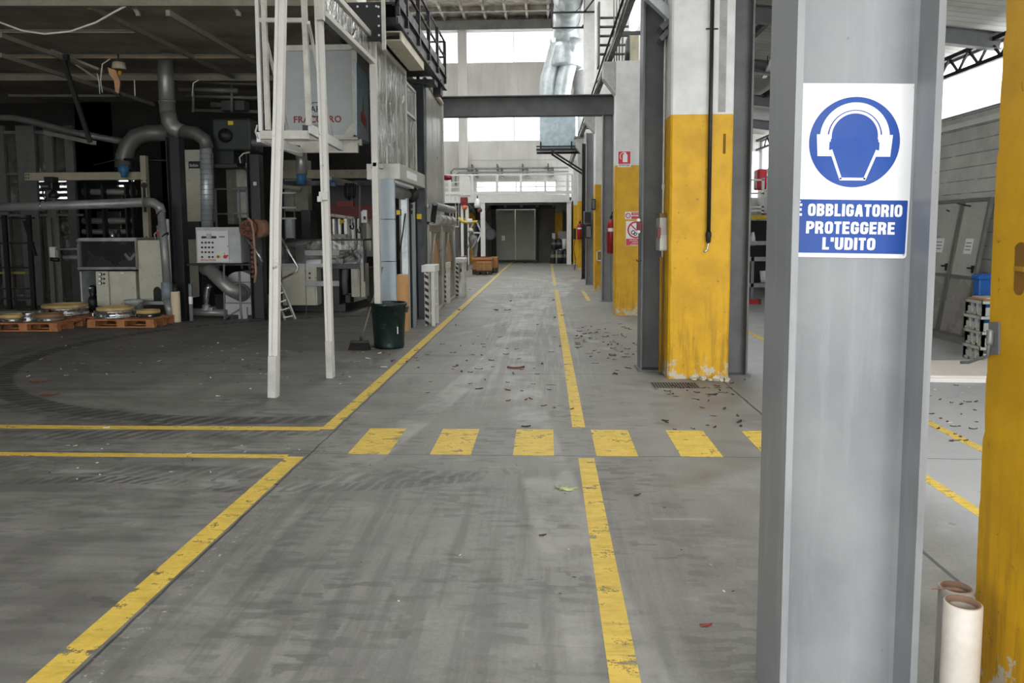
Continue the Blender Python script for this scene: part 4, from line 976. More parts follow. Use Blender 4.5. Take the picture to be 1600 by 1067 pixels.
cc = PX(568,190,xs_); MB().prism([cc+Vector((.002,-.18,-.02)), cc+Vector((.002,.16,-.10)), cc+Vector((.002,.16,.06)), cc+Vector((.002,-.02,.14)), cc+Vector((.002,-.18,.12))], (.002,0,0)).build('red_mark', M('faded_red', srgb(214,88,84), .5), bx)
MB().prism([cc+Vector((.002,-.06,.14)), cc+Vector((.002,.02,.12)), cc+Vector((.002,.0,.36)), cc+Vector((.002,-.03,.36))], (.002,0,0)).build('grey_mark', MGREY, bx)
q = PY(494,187,Yb-.004); MAROON = M('maroon_ink', srgb(132,26,52), .5)
text('lettering', 'FRACCARO', .135, MAROON, bx, q+Vector((.02,0,0)), xs=1.0, bold=.004)
text('lettering', 'INDUSTRIAL', .03, BLACK, bx, q+Vector((.02,0,-.085)), xs=1.6)
q2 = PY(493,171,Yb-.004); MB().tube(arc(q2, .105, 0, 2*PI*31/32, 31), .006, 6, closed=True).build('emblem_ring', BLACK, bx)
text('emblem', 'AR', .125, BLACK, bx, q2, bold=.002)
# --- enclosure wall along the lane
en = thing('machine_enclosure', 'aluminium and smoky plastic enclosure wall running along the lane', 'enclosure', (XE, 12, 0))
def yE(px): return PX(px, 200, XE).y
y0, y1, y2, y3 = yE(508), yE(584), yE(633), yE(648)
zt_, zl = 4.31, 3.99
def sheet(name, ya, yb_, za, zb_, mat=POLY): return MB().box(XE-.006, XE+.006, ya, yb_, za, zb_).build(name, mat, en)
sheet('header_pane', y0, y1, zl+.02, zt_-.03)
for a, c in ((y1+.1, y1+.1+(y2-y1-.1)/3), (y1+.1+(y2-y1-.1)/3, y1+.1+(y2-y1-.1)*2/3), (y1+.1+(y2-y1-.1)*2/3, y2)): sheet('upper_pane', a, c, 2.62, zt_-.02)
sheet('upper_pane', y2+.05, y3, 2.45, 3.65); sheet('upper_pane', y2+.05, y3, 3.72, 4.15)
def member(name, ya, yb_, za, zb_, d=.03, mat=FRAMEALU): return MB().box(XE-d, XE+d, ya, yb_, za, zb_).build(name, mat, en, .004)
member('top_rail', y0, y2, zt_-.03, zt_+.04, .04); member('header_rail', y0, y1, zl-.03, zl+.03, .04); member('lower_rail', y1, y2, 2.56, 2.62)
member('post', y1, y1+.10, 0, zt_-.03, .045)
for k in (1, 2): member('mullion', y1+.1+(y2-y1-.1)*k/3-.012, y1+.1+(y2-y1-.1)*k/3+.012, 2.62, zt_-.03, .012)
member('mullion', y2, y2+.05, 2.42, zt_+.05); member('top_rail', y2+.05, y3, 4.15, 4.2); member('middle_rail', y2+.05, y3, 3.66, 3.71); member('mullion', y3, y3+.04, 2.42, 4.2)
MB().box(XE-.05, XE+.03, y0-.08, y0, 3.9, zt_+.4).build('corner_post', FRAMEALU, en)
# --- lifting shutter: housing, jambs, roller
sh = thing('shutter_door', 'rolled-up shutter door with grey steel housing and jambs', 'shutter door', (-2.3, 12.3, 0))
hx = -2.13; ya, yb_ = PX(625,281,hx).y, PX(664,293,hx).y
MB().box(-2.62, hx, ya, yb_, 2.41, 2.64).build('housing', M('galvanised_housing', srgb(172,172,164), .45, .3, var=.12, sc=2), sh, .006)
MB().box(hx, hx+.004, ya+.55, ya+1.45, 2.47, 2.58).build('peeled_sticker', SIGNWHITE, sh)
JAMB = M('blue_grey_galvanised', srgb(158,170,176), .45, .3, var=.1, sc=3)
fx0, fx1 = px_x(591,11.0), px_x(617,11.0)
b = MB(); zz = [0, .62, 1.22, 1.83, 2.41]
for a, c in zip(zz, zz[1:]): b.box(fx0, fx1, 11.0, 11.08, a+.004, c-.004)
b.build('jamb_cladding', JAMB, sh, .003)
MB().box(fx0, fx0+.03, 11.0, 11.28, 0, 2.41).build('jamb_return', JAMB, sh)
xj = -2.31
for nm, ya_, w_, mt in (('guide_rail', 12.62, .17, GALV), ('guide_rail', 12.95, .06, BLACK), ('guide_rail', 13.02, .20, JAMB)):
    MB().box(xj-.10, xj+(.03 if mt is JAMB else 0), ya_, ya_+w_, 0, 2.30 if mt is not JAMB else 2.41).build(nm, mt, sh)
MB().tube([(-2.38,11.1,2.28),(-2.38,12.9,2.28)], .10, 16).build('roller', MGREY, sh)
MB().lathe((-2.30,12.98,2.28), [(.13,0),(.14,.01),(.14,.04),(.05,.05)], 16, 'y').build('drive_wheel', BLACK, sh)
MB().box(-2.5,-2.2,11.1,12.7,2.36,2.40).build('light_strip', SIGNWHITE, sh)
for z in (2.08, 1.98): MB().box(xj-.05, xj+.035, 12.9, 12.98, z-.03, z+.03).build('bolt_plate', BLACK, sh)
q = PY(656,338,13.1); MB().cbox((-2.22, 13.28, q.z), .07, .10, .09).build('yellow_sensor', YELLOW, sh); MB().cbox((-2.22,13.28,q.z-.07), .08, .11, .05).build('sensor_base', BLACK, sh)
q = PY(623,332,12.2); MB().cbox((q.x, 12.2, q.z), .08, .05, .10).build('inner_sensor', BLACK, sh); MB().cbox((q.x, 12.17, q.z), .06, .02, .07).build('sensor_face', YELLOW, sh)
MB().tube([(xj-.03,12.6,1.95),(xj-.06,12.5,1.6),(xj-.12,12.4,1.2)], .012, 6).build('cable', BLACK, sh)
tr = thing('paper_roll', 'tall tan paper roll standing inside the shutter door', 'paper roll', (-2.72, 12.4, 0)); 
q0, q1 = PY(624,430,12.35), PY(624,508,12.35)
MB().lathe((q0.x, 12.45, 0), [(.06,0),(.13,.002),(.135,.02),(.135,q0.z-.02),(.13,q0.z),(.06,q0.z),(.06,q0.z-.05)], 24).build('paper', M('kraft_paper', srgb(196,150,98), .75, var=.08), tr)
MB().lathe((q0.x, 12.45, 0), [(.03,q0.z-.05),(.058,q0.z-.05),(.058,q0.z+.01),(.03,q0.z+.01)], 20).build('core', CREAM, tr)
# --- column with head plate, far tall enclosure
t = h_column('steel_column', 'black steel column with a wide head plate carrying the catwalk', -2.46, -2.26, 14.2, 14.4, 4.36, M('blue_black_steel', srgb(42,50,54), .45), tf=.016, tw=.012)
A, Cc = PX(629,96,-2.03), PX(660,117,-2.03)
MB().box(-3.3, -2.05, 14.2, 14.6, 4.36, 4.44).build('head_beam', M('blue_black_steel', None), t)
tp = thing('tall_enclosure', 'tall stained grey panel enclosure beyond the black column', 'enclosure', (XE, 16.4, 0))
ya, yb_ = PX(664,250,XE).y+.1, PX(690,250,XE).y
GP = M('stained_panel', srgb(140,138,132), .35, .1, var=.22, sc=1.6)
for k in range(3):
    a, c = ya+(yb_-ya)*k/3, ya+(yb_-ya)*(k+1)/3; MB().box(XE-.02, XE+.02, a+.008, c-.008, 2.2, 4.55).build('panel', GP, tp)
MB().box(XE-.04, XE+.04, ya, yb_, 4.55, 4.63).build('top_rail', FRAMEALU, tp); MB().box(-3.4, XE-.02, yb_, yb_+.04, 0, 4.6).build('end_panel', GP, tp)
MB().box(XE-.04, XE+.05, yb_-.04, yb_+.05, 0, 4.6).build('corner_post', FRAMEALU, tp); MB().box(XE-.04, XE+.04, ya, yb_, 2.14, 2.2).build('middle_rail', FRAMEALU, tp)
MB().tube([(XE+.02, ya-.1, 4.62),(XE+.06, ya+2.0, 4.5)], .05, 10).build('top_tube', M('pale_tube', srgb(196,188,172), .5), tp)
q0, q1 = PY(672,322,15.5), PY(704,322,18.2)
mr = thing('winding_motor', 'grey tubular roller motor on the enclosure above the arched panes', 'motor', (-2.25, 16.5, 2.1))
MB().tube([(-2.25,15.3,2.16),(-2.25,18.3,2.16)], .085, 14).build('tube', PIPEGREY, mr); MB().tube([(-2.25,15.6,1.90),(-2.25,18.2,1.90)], .10, 14).build('lower_roller', M('pale_roller', srgb(176,172,164), .45, .2), mr)
for y in (15.7, 16.5, 17.4): MB().tube([(-2.25,y,1.90),(-2.25,y+.25,1.90)], .115, 14).build('collar', PIPEGREY, mr)
MB().bar((-2.3,15.4,1.85), (-2.22,15.2,2.2), .08, .12).build('bracket', BLKSTEEL, mr)
XA = -2.31
for k, (ya_, yb2, lab) in enumerate(((14.75,16.7,'nearer scratched plastic panel with a painted tan arch reflection under the roller motor'), (16.75,19.0,'farther scratched plastic panel with a painted tan arch reflection under the roller motor'))):
    t = thing('arched_panel', lab, 'panel', (XA, (ya_+yb2)/2, 0), 'arched plastic panels along the lane')
    MB().box(XA-.006, XA+.006, ya_+.05, yb2-.05, .05, 1.78).build('pane', POLY, t)
    b = MB(); b.box(XA-.03,XA+.03,ya_,ya_+.05,0,1.84); b.box(XA-.03,XA+.03,yb2-.05,yb2,0,1.84); b.box(XA-.03,XA+.03,ya_,yb2,1.78,1.84); b.box(XA-.03,XA+.03,ya_,yb2,0,.05); b.build('frame', FRAMEALU, t)
    ym = (ya_+yb2)/2-.05; hw = .42; P = []
    for j in range(13):
        f_ = j/12; P.append((XA+.007, ym-hw*(1-f_**2.2), .95+.65*f_))
    P += [(XA+.007, ym+hw*(1-(1-j/12)**2.2), 1.6-.65*j/12) for j in range(1, 13)]
    P += [(XA+.007, ym+hw, .62), (XA+.007, ym-hw, .62)]
    MB().prism(P, (.004,0,0)).build('arch_reflection', M('tan_reflection', srgb(176,134,84), .6, var=.15), t)  # tan arch paints a warped reflection of cardboard onto the pane
    b = MB(); b.tube([Vector(p)+Vector((.006,0,0)) for p in P[:25]], .025, 6); b.build('reflection_edge', M('pewter_edge', srgb(150,146,136), .35, .3), t)
    for j in range(2):
        b = MB(); b.tube([(XA+.012, ya_+.28+j*(yb2-ya_-.56), .7), (XA+.012, ya_+.22+j*(yb2-ya_-.44), 1.65)], .03, 6); b.build('strip', M('pewter_edge', None), t)
bc_ = thing('warning_beacon', 'red warning beacon at the end of the tall enclosure', 'beacon', (-2.3, 17.9, 2.9)); q = PY(697,277.5,18.0)
MB().tube([(XE,18.0,q.z),(q.x-.03,18.0,q.z)], .055, 12).build('base', BLKSTEEL, bc_); MB().lathe((q.x-.03,18.0,q.z), [(.06,0),(.065,.02),(.055,.14),(.03,.165)], 16, 'x').build('lens', M('beacon_red', srgb(150,14,30), .3), bc_)
# --- striped guards
@matfn('hazard_stripes')
def _(t):
    p = t.geo(); x, y, z = t.xyz(p); s = t.math('FRACT', t.mul(t.add(z, t.mul(t.add(x, y), .6)), 1/.115))
    t.surf(t.bsdf(t.mix(t.ramp(s, .47, .53), srgb(24,24,24), srgb(206,204,194)), .5))
def guard(label, x0, y, h, w_=.13, dp=.55):
    t = thing('post_guard', label, 'guard', (x0+w_/2, y+dp/2, 0), 'white guards with striped faces along the enclosure')
    MB().box(x0+.01, x0+.075, y, y+.02, .03, h-.14).build('striped_face', m_['hazard_stripes'], t)
    for yy, nm in ((y+.02, 'upright'), (y+dp-.05, 'upright')):
        MB().box(x0, x0+.03, yy, yy+.05, 0, h-.1).build(nm, WHT, t); MB().box(x0+w_-.04, x0+w_+.02, yy, yy+.05, 0, h-.1).build(nm, WHT, t)
    MB().box(x0-.04, x0+w_+.04, y-.03, y+dp, h-.12, h).build('cap', WHT, t, .01)
    for z in (.35, .65): MB().box(x0+w_-.03, x0+w_+.01, y+.05, y+dp, z-.03, z+.03).build('crossbar', WHT, t)
    return t
g0 = G(661,510.5); guard('white guard with black striped face beside the shutter door', g0.x+.02, 13.15, 1.07, .16, .5)
g1 = G(712,464); guard('smaller white striped guard at the far end of the enclosure', g1.x, 19.1, .98, .2, .6)
g2 = G(697,480); guard('white striped guard half hidden in front of the farther arched panel', -2.36, 17.2, .95, .10, .4)
# --- catwalk
cw = thing('catwalk', 'black steel catwalk with railing high above the enclosure', 'catwalk', (-2.5, 12.5, 4.45)); XC = -2.03
for x in (XC-.02, -3.0): MB().prof((x, 10.6, 4.60), (x, 15.55, 4.60), hprof(.11, .26, .012, .01), up=(0,0,1)).build('girder', BLKSTEEL, cw)
MB().box(-3.0, XC, 10.6, 15.5, 4.74, 4.77).build('grating', M('grating_black', srgb(34,35,36), .6), cw)
MB().box(XC-.01, XC+.01, 10.6, 15.55, 4.77, 4.90).build('kick_plate', BLKSTEEL, cw)
for y in (10.63, 11.3, 12.35, 13.4, 14.45, 15.5): MB().box(XC-.03, XC+.03, y-.03, y+.03, 4.6, 5.42).build('railing_post', BLKSTEEL, cw)
for z in (5.42, 5.12): MB().tube([(XC,10.6,z),(XC,15.5,z)], .022, 8).build('rail', BLKSTEEL, cw)
for z in (5.42, 5.12): MB().tube([(XC,15.5,z),(-3.0,15.5,z)], .022, 8).build('rail', BLKSTEEL, cw)
MB().box(-3.03,-2.97,15.47,15.53,4.6,5.42).build('railing_post', BLKSTEEL, cw); MB().box(-2.6,-2.54,15.47,15.53,4.6,5.42).build('railing_post', BLKSTEEL, cw)
for y in (10.7, 11.5, 13.5, 15.0): MB().box(-3.0, XC, y-.05, y+.05, 4.48, 4.58).build('cross_member', BLKSTEEL, cw)
MB().box(-2.2,-2.05,15.0,15.3,4.30,4.47).build('hanger', BLKSTEEL, cw)
bd = thing('beige_duct', 'open-ended beige rectangular duct tucked under the catwalk', 'duct', (-2.4, 12.5, 4.35)); 
A, Cc = PY(599,41,11.2), PY(627,70,11.2); A.z, Cc.z = 4.445, 4.345
A, Cc = PY(599,38,10.9), PY(627,70,10.9)
b = MB(); x0, x1 = A.x, Cc.x; za, zb2 = 4.345, 4.44
b.box(x0,x1,10.9,12.9,za-.02,za); b.box(x1-.02,x1,10.9,12.9,za,zb2); b.box(x0,x1,10.9,12.9,zb2,zb2+.02); b.build('sheet_casing', M('beige_duct_paint', srgb(196,190,168), .5), bd)
MB().box(x0+.01,x1-.02,11.1,11.14,za,zb2).build('inner_shade', BLACK, bd)  # black plate standing in for the shade inside the duct
bp = thing('black_panel', 'flat black sheet with pale bolts along its edges above the enclosure', 'panel', (-2.6, 10.45, 4.9)); A, Cc = PY(536,6,10.45), PY(597,64,10.45)
MB().box(A.x, Cc.x, 10.45, 10.48, Cc.z, A.z).build('sheet', M('matt_black', srgb(26,27,28), .6), bp)
for k in range(4):
    for (x, z) in ((A.x+.07+k*(Cc.x-A.x-.14)/3, A.z-.04), (Cc.x-.04, A.z-.05-k*(A.z-Cc.z-.1)/3.2)):
        MB().lathe((x,10.448,z), [(.016,0),(.014,.008),(.006,.012)], 8, 'y').build('bolt', SIGNWHITE, bp)
MB().box(Cc.x, Cc.x+.045, 10.43, 10.50, Cc.z-.12, A.z+.6).build('edge_post', OFFW, bp)
for k, px in enumerate((612, 622)): 
    q = PY(px,0,11.4); t = thing('catwalk_hanger', 'dark steel hanger rod above the beige duct, %s' % ('closer to the black sheet' if k == 0 else 'closer to the railing'), 'hanger', (q.x, 11.4, 4.6)); MB().box(q.x-.03,q.x+.03,11.37,11.43,4.77,6.6).build('rod', DSTEEL, t)

# --- green bin and broom
bn = thing('waste_bin', 'large dark green plastic waste bin stained with pale paint', 'bin', (-2.255, 10.73, 0)); c = (-2.255, 10.73, 0)
MB().lathe(c, [(.17,0),(.205,.005),(.215,.03),(.215,.05),(.245,.60),(.262,.605),(.266,.63),(.262,.648),(.24,.648),(.236,.63),(.205,.06),(.0,.05)], 40).build('tub', GREEN, bn)
for s_ in (-1, 1):
    MB().cbox((c[0]+s_*.272, c[1], .57), .03, .12, .05).build('handle', GREEN, bn, .01); MB().cbox((c[0]+s_*.262, c[1], .53), .03, .05, .05).build('handle_bracket', GREEN, bn, .008)
b = MB(); b.box(c[0]+.155, c[0]+.168, c[1]-.186, c[1]-.180, .22, .32); b.build('white_drip', SIGNWHITE, bn)
br = thing('broom', 'broom with black bristle head leaning on the green bin', 'broom', (-2.6, 10.6, 0)); q0, q1 = PY(557,541,10.55), PY(598,417,10.95)
hb = G(561,547); MB().tube([Vector((hb.x+.02, hb.y+.05, .13)), PY(598,417,10.9)], .013, 8).build('stick', M('grey_broom_stick', srgb(120,112,104), .6), br)
b = MB(); b.prism([(hb.x-.15, hb.y-.03, .0), (hb.x+.15, hb.y-.03, .0), (hb.x+.125, hb.y-.02, .10), (hb.x-.12, hb.y-.02, .10)], (0,.10,0)); b.build('bristles', M('black_bristle', srgb(22,21,20), .9), br)
MB().cbox((hb.x, hb.y+.03, .115), .25, .06, .035).build('head', BLKSTEEL, br, .008); MB().lathe((hb.x+.02, hb.y+.045, .12), [(.018,0),(.02,.05),(.014,.07)], 10).build('socket', BLKSTEEL, br)
# ================================================================== left hall: roof steel
BEAM = M('dusty_roof_steel', srgb(132,128,114), .7, var=.2, sc=2)
def roof_beam(label, py, px0, px1, h, Y, mat=BEAM, tilt=0):
    a, c = PY(px0, py, Y), PY(px1, py-tilt, Y); t = thing('roof_beam', label, 'beam', ((a.x+c.x)/2, Y, a.z), 'cross beams under the dark roof')
    MB().prof(a, c, hprof(.10, h, .012, .012), up=(0,0,1)).build('girder', mat, t); return t
roof_beam('grey roof beam along the very top edge above the dark hall', 4, -330, 520, .11, 10.4)
roof_beam('thin roof beam just below the drooping white cable', 50, -250, 214, .05, 11.9)
roof_beam('thin rust-streaked roof beam carrying the old lamp', 89, -200, 398, .07, 13.6, M('rusty_roof_steel', srgb(136,122,100), .7, var=.25))
roof_beam('thick pale roof beam behind the round vertical duct', 121, -150, 560, .14, 15.4)
roof_beam('deepest thin roof beam behind the old lamp', 150, 15, 182, .05, 17.4)
def purlin(label, px, py, Ya, Yb_, h=.07, mat=BEAM):
    a = PY(px, py, Ya); t = thing('roof_purlin', label, 'purlin', (a.x, (Ya+Yb_)/2, a.z), 'purlins running into the dark hall')
    MB().box(a.x-.03, a.x+.03, Ya, Yb_, a.z-h/2, a.z+h/2).build('bar', mat, t); return t
purlin('purlin from the roof edge down towards the round duct', 140, 10, 10.5, 15.3)
purlin('bright purlin with cables, right of the round duct', 262, 20, 10.5, 15.3, .08)
purlin('leftmost low purlin under the roof', 0, 55, 11.5, 14.2)
purlin('purlin running past the lamp towards the dark middle', 0, 86, 12.4, 17.3)
purlin('purlin over the dark machine motor', 330, 60, 12.6, 15.3)
for k, (a, c) in enumerate((((205,5),(215,20)), ((362,2),(372,20)))):
    t = thing('roof_bracket', 'short angled roof bracket %s' % ('left of the bright purlin' if k == 0 else 'near the hanging guard frame'), 'bracket', PY(*a, 10.6)); MB().bar(PY(*a,10.6), PY(*c,10.6), .04, .05).build('arm', BEAM, t); MB().cbox(PY(c[0]+1,c[1]+2,10.6), .05, .05, .06).build('foot', BEAM, t)
t = thing('roof_brace', 'long sloping brace in the dark roof near the duct top', 'brace', PY(120,85,13.4)); MB().bar(PY(80,78,13.4), PY(155,108,13.4), .04, .04).build('bar', BEAM, t); MB().bar(PY(110,95,13.4), PY(155,125,13.4), .03, .03).build('bar', BEAM, t)
MB().bar(PY(285,80,14), PY(350,115,15.2), .04, .05).build('bar', BEAM, t)
t = thing('drooping_cable', 'white cable drooping across the roof space', 'cable', PY(80,50,10.4)); MB().tube([PY(-40,18,10.4),PY(0,35,10.4),PY(35,48,10.4),PY(70,53,10.4),PY(110,49,10.4),PY(150,35,10.4),PY(180,18,10.4),PY(197,9,10.4)], .014, 6).build('wire', OFFW, t)
t = thing('hanging_cables', 'pale cables dropping from the roof steel left of the lamp', 'cable', PY(155,120,13.2))
for P in ([(172,92),(160,100),(157,125),(160,145)], [(152,115),(155,130),(156,147)], [(210,125),(211,150)], [(300,150),(302,130),(310,125)]): MB().tube([PY(*p, 13.2) for p in P], .01, 6).build('wire', OFFW, t)
t = thing('perforated_bar', 'black diagonal steel bar hanging from the roof into the dark hall', 'bar', PY(120,160,13.0)); MB().bar(PY(97,88,13), PY(141,222,13), .07, .05, up=(0,1,0)).build('bar', BLACK, t); MB().cbox(PY(99,90,13), .18, .08, .10).build('clamp', BLACK, t)
t = thing('old_lamp', 'old hanging lamp wrapped with a torn orange rag', 'lamp', PY(186,105,13.4)); q = PY(186,104,13.4)
MB().lathe(q, [(.05,.08),(.10,.07),(.12,-.03),(.115,-.05),(.02,-.03)], 20).build('shade', M('dusty_lamp', srgb(176,164,142), .6), t)
MB().tube([q+Vector((0,0,.07)), q+Vector((-.01,0,.22))], .015, 6).build('stem', BLACK, t)
b = MB(); P = [PY(168,105,13.32),PY(181,110,13.32),PY(187,128,13.32),PY(185,146,13.32),PY(180,143,13.32),PY(178,125,13.32),PY(171,117,13.32)]; b.prism(P, (0,.03,0)); b.build('rag', M('torn_rag', srgb(190,150,110), .9), t)
MB().cbox(PY(187.5,114,13.3), .05, .03, .07).build('orange_scrap', M('orange_rag', srgb(204,132,40), .8), t); MB().lathe(PY(186,150,13.35), [(.03,-.03),(.045,0),(.02,.05)], 10).build('bulb_socket', BLACK, t)

# ------------------------------------------------------------------ black columns and round ducts
def bcol(label, px, y, w_, ztop):
    q = G(px, y); return h_column('steel_column', label, q.x-w_/2, q.x+w_/2, q.y, q.y+.22, ztop, M('near_black_column', srgb(34,35,37), .5), tf=.014, tw=.012)
bcol('black steel column between the pipe elbow and the control cabinet', 281, 501, .25, 3.42)
bcol('black steel column behind the chain wheel, right of the control cabinet', 403, 500, .24, 3.1)
DUCT = M('dull_spiral_duct', srgb(150,150,146), .4, .5, var=.15, sc=5)
def dpts(L, Y): return [PY(a, b, Y) for a, b in L]
t = thing('round_duct', 'grey round duct dropping from the roof with an elbow to the right', 'duct', PY(262,100,14.6))
MB().tube(dpts([(257.5,84),(259,120),(262,178)], 14.6), .145, 18).build('duct_section', DUCT, t)
MB().tube(dpts([(262,176),(265,190),(272,200),(284,206)], 14.6), .150, 18).build('elbow', DUCT, t)
MB().tube(dpts([(282,205),(305,208),(320,218),(324,232)], 14.6), .13, 18).build('elbow', M('dark_duct', srgb(110,110,106), .5, .4), t)
for a in ((261,160),): MB().tube(dpts([(a[0]-.2,a[1]-2),(a[0]+.2,a[1]+1)], 14.6), .158, 18).build('seam_ring', DUCT, t)
t = thing('spiral_duct', 'ribbed silver duct running down behind the control cabinet', 'duct', PY(323,300,14.6))
MB().tube(dpts([(322,228),(324,356)], 14.6), .112, 18).build('duct_section', GALV, t)
for k in range(16): MB().tube(dpts([(322+k*.125,232+k*8),(322.05+k*.125,233+k*8)], 14.6), .117, 18).build('rib', DUCT, t)
t = thing('dark_arched_duct', 'large dark duct bending over like an arch behind the pipes', 'duct', PY(220,220,15.6)); MB().tube(dpts([(193,262),(194,245),(200,228),(212,214),(230,208),(266,207)], 15.6), .17, 16).build('bend', M('dark_duct', None), t)
t = thing('sloping_duct', 'long thin duct sloping down across the dark hall on the far left', 'duct', PY(80,195,16)); MB().tube(dpts([(-40,184),(20,184),(50,190),(110,206),(195,222)], 16), .07, 12).build('pipe', M('dark_duct', None), t)
t = thing('suction_pipe', 'grey pipe crossing level from the left, then bending down to the floor', 'pipe', PY(120,322,13.7))
MB().tube(dpts([(-60,326),(66,322),(228,316)], 13.7), .083, 16).build('level_pipe', PIPEGREY, t)
MB().tube(dpts([(226,316),(240,317),(249,323),(252,333)], 13.7), .088, 16).build('elbow', PIPEGREY, t)
MB().tube(dpts([(251.5,330),(258,400),(261,444)], 13.7), .072, 16).build('drop_pipe', PIPEGREY, t)
MB().tube(dpts([(259.5,441),(260.5,466)], 13.7), .088, 14).build('sleeve', M('blue_grey_plastic', srgb(128,140,150), .5), t)
MB().tube(dpts([(260.5,466),(268,500)], 13.7), .07, 14).build('foot_pipe', PIPEGREY, t)
for p, r_ in (((67,322),.098), ((252,332),.09), ((258,368),.082)): MB().tube(dpts([(p[0]-.6,p[1]-(0 if r_>.09 else .6)),(p[0]+.6,p[1]+(0 if r_>.09 else .6))], 13.7), r_, 14).build('clamp', CHROME if r_ > .09 else BLKSTEEL, t)
t = thing('blue_cap_hose', 'grey hose hanging behind the white posts with a blue sleeve', 'hose', PY(470,270,13.5)); MB().tube(dpts([(470,236),(472,252),(471,272)], 13.5), .10, 14).build('hose', DUCT, t); MB().tube(dpts([(471,270),(471,288)], 13.5), .085, 14).build('blue_sleeve', M('dusty_blue', srgb(50,100,140), .5), t)

# ------------------------------------------------------------------ pallets and moulds
def pallet(label, x0, y0, rz=0):
    t = thing('pallet', label, 'pallet', (x0+.6, y0+.4, 0), 'wooden pallets on the left')
    b = MB()
    for k in range(5): y = y0+.005+k*.172; b.box(x0, x0+1.2, y, y+.10+.04*(k in (0,4)), .122, .144)
    for k in range(3): b.box(x0+.527*k, x0+.527*k+.145, y0, y0+.8, .10, .122)
    b.build('deck', WOOD, t)
    for i in range(3):
        for j in range(3):
            MB().box(x0+.527*i, x0+.527*i+.145, y0+.35*j, y0+.35*j+.10, .022, .10).build('block', WOOD, t)
    for j in range(3): MB().box(x0, x0+1.2, y0+.35*j, y0+.35*j+.10, 0, .022).build('runner', WOOD, t)
    return t
pallet('orange-brown wooden pallet carrying two ring moulds in front of the press', -8.06, 12.93)
pallet('wooden pallet at the left picture edge loaded with small moulds', -9.46, 12.42)
pallet('wooden pallet behind, under the largest ring mould', -9.30, 13.30)
STRAW = M('resin_straw', srgb(190,164,112), .6, var=.2, sc=8)
def mould(label, px, py, r_, h, Y, lid=STRAW, lidr=.9, z=.144, body=CHROME):
    x = px_x(px, Y); t = thing('ring_mould', label, 'mould', (x, Y, z), 'round moulds on the pallets')
    MB().lathe((x,Y,z), [(r_*.7,0),(r_,.0),(r_*1.03,.012),(r_*1.03,.03),(r_,.04),(r_,h-.03),(r_*1.02,h-.025),(r_*1.02,h),(r_*.8,h)], 40).build('steel_ring', body, t)
    MB().lathe((x,Y,z+h), [(r_*lidr*.9,0),(r_*lidr,.005),(r_*lidr,.05),(r_*lidr*.94,.065),(r_*lidr*.86,.065),(r_*lidr*.84,.03),(.02,.025)], 40).build('wooden_rim', lid, t)
    for k in range(5):
        a = PI*1.15+k*.42; MB().cbox((x+math.cos(a)*(r_+.006), Y+math.sin(a)*(r_+.006), z+h*.5), .05, .03, h*.4, Matrix.Rotation(a+PI/2, 4, 'Z')).build('clamp', BLKSTEEL if k % 2 else CHROME, t)
    return t
mould('silver ring mould with a straw-coloured rim on the pallet before the press', 174, 480, .345, .13, 13.32)
mould('small straw-rimmed mould beside the silver ring mould', 226, 480, .20, .06, 13.42, STRAW, 1.0, body=BLKSTEEL)
mould('largest shallow ring mould on the rear left pallet', 95, 480, .385, .14, 13.70, STRAW, 1.0)
mould('small brown rimmed mould at the front of the left pallet', 68, 500, .23, .06, 12.78, M('brown_resin', srgb(140,110,76), .7), 1.0, body=M('dull_steel', srgb(130,128,120), .35, .6))
mould('little straw mould at the far left picture edge', 12, 500, .20, .06, 12.70, STRAW, 1.0, body=M('dull_steel', None))
mould('short silver cylinder mould between the small moulds', 36, 500, .11, .09, 12.65, CHROME, .8)
t = thing('mould_frame', 'flat grey metal mould frame lying on the left pallet stack', 'mould', (px_x(28,13.05), 13.05, .144)); x = px_x(28,13.0)
MB().box(x-.42, x+.36, 12.9, 13.18, .20, .30).build('frame', M('dull_steel', None), t, .01); MB().box(x-.30, x+.30, 12.95, 13.15, .144, .20).build('foot', BLKSTEEL, t); MB().box(x-.1, x+.15, 12.98, 13.1, .30, .35).build('clamp', BLKSTEEL, t, .01); MB().box(x+.34, x+.38, 12.92, 13.1, .19, .31).build('bright_end', CHROME, t)
t = thing('plastic_bucket', 'pale grey plastic bucket behind the pallet', 'bucket', (px_x(204,14.0), 14.0, 0)); c = (px_x(204,14.0), 14.0, 0)
MB().lathe(c, [(.13,0),(.135,.01),(.165,.34),(.18,.345),(.18,.39),(.165,.40),(.15,.395),(.12,.03),(.01,.02)], 28).build('pail', M('translucent_grey', srgb(172,178,176), .4), t)
MB().tube([Vector((c[0]+.18*math.cos(a), c[1]-.10*math.sin(a)-.09, .36-.11*math.sin(a))) for a in [PI*k/12 for k in range(13)]], .006, 6).build('handle', MGREY, t)
t = thing('paper_roll', 'upright cream paper roll at the foot of the black column', 'paper roll', (px_x(269,13.75), 13.75, 0)); c = (px_x(269.5,13.75), 13.75, 0)
MB().lathe(c, [(.03,0),(.08,.002),(.082,.02),(.082,.56),(.078,.57),(.04,.57),(.04,.52)], 24).build('paper', CREAM, t); MB().lathe(c, [(.035,.5),(.05,.57),(.05,.70),(.03,.70)], 16).build('core', BLKSTEEL, t)
t = thing('grey_tube', 'thin grey tube with white band standing by the black column', 'tube', (px_x(293,13.95), 13.95, 0)); c = (px_x(293.5,13.95), 13.95, 0)
MB().lathe(c, [(.03,0),(.036,.01),(.036,.68),(.03,.70)], 16).build('tube', M('slate_tube', srgb(110,116,120), .5), t); MB().lathe(c, [(.037,.32),(.0385,.325),(.0385,.455),(.037,.46)], 16).build('white_band', SIGNWHITE, t)

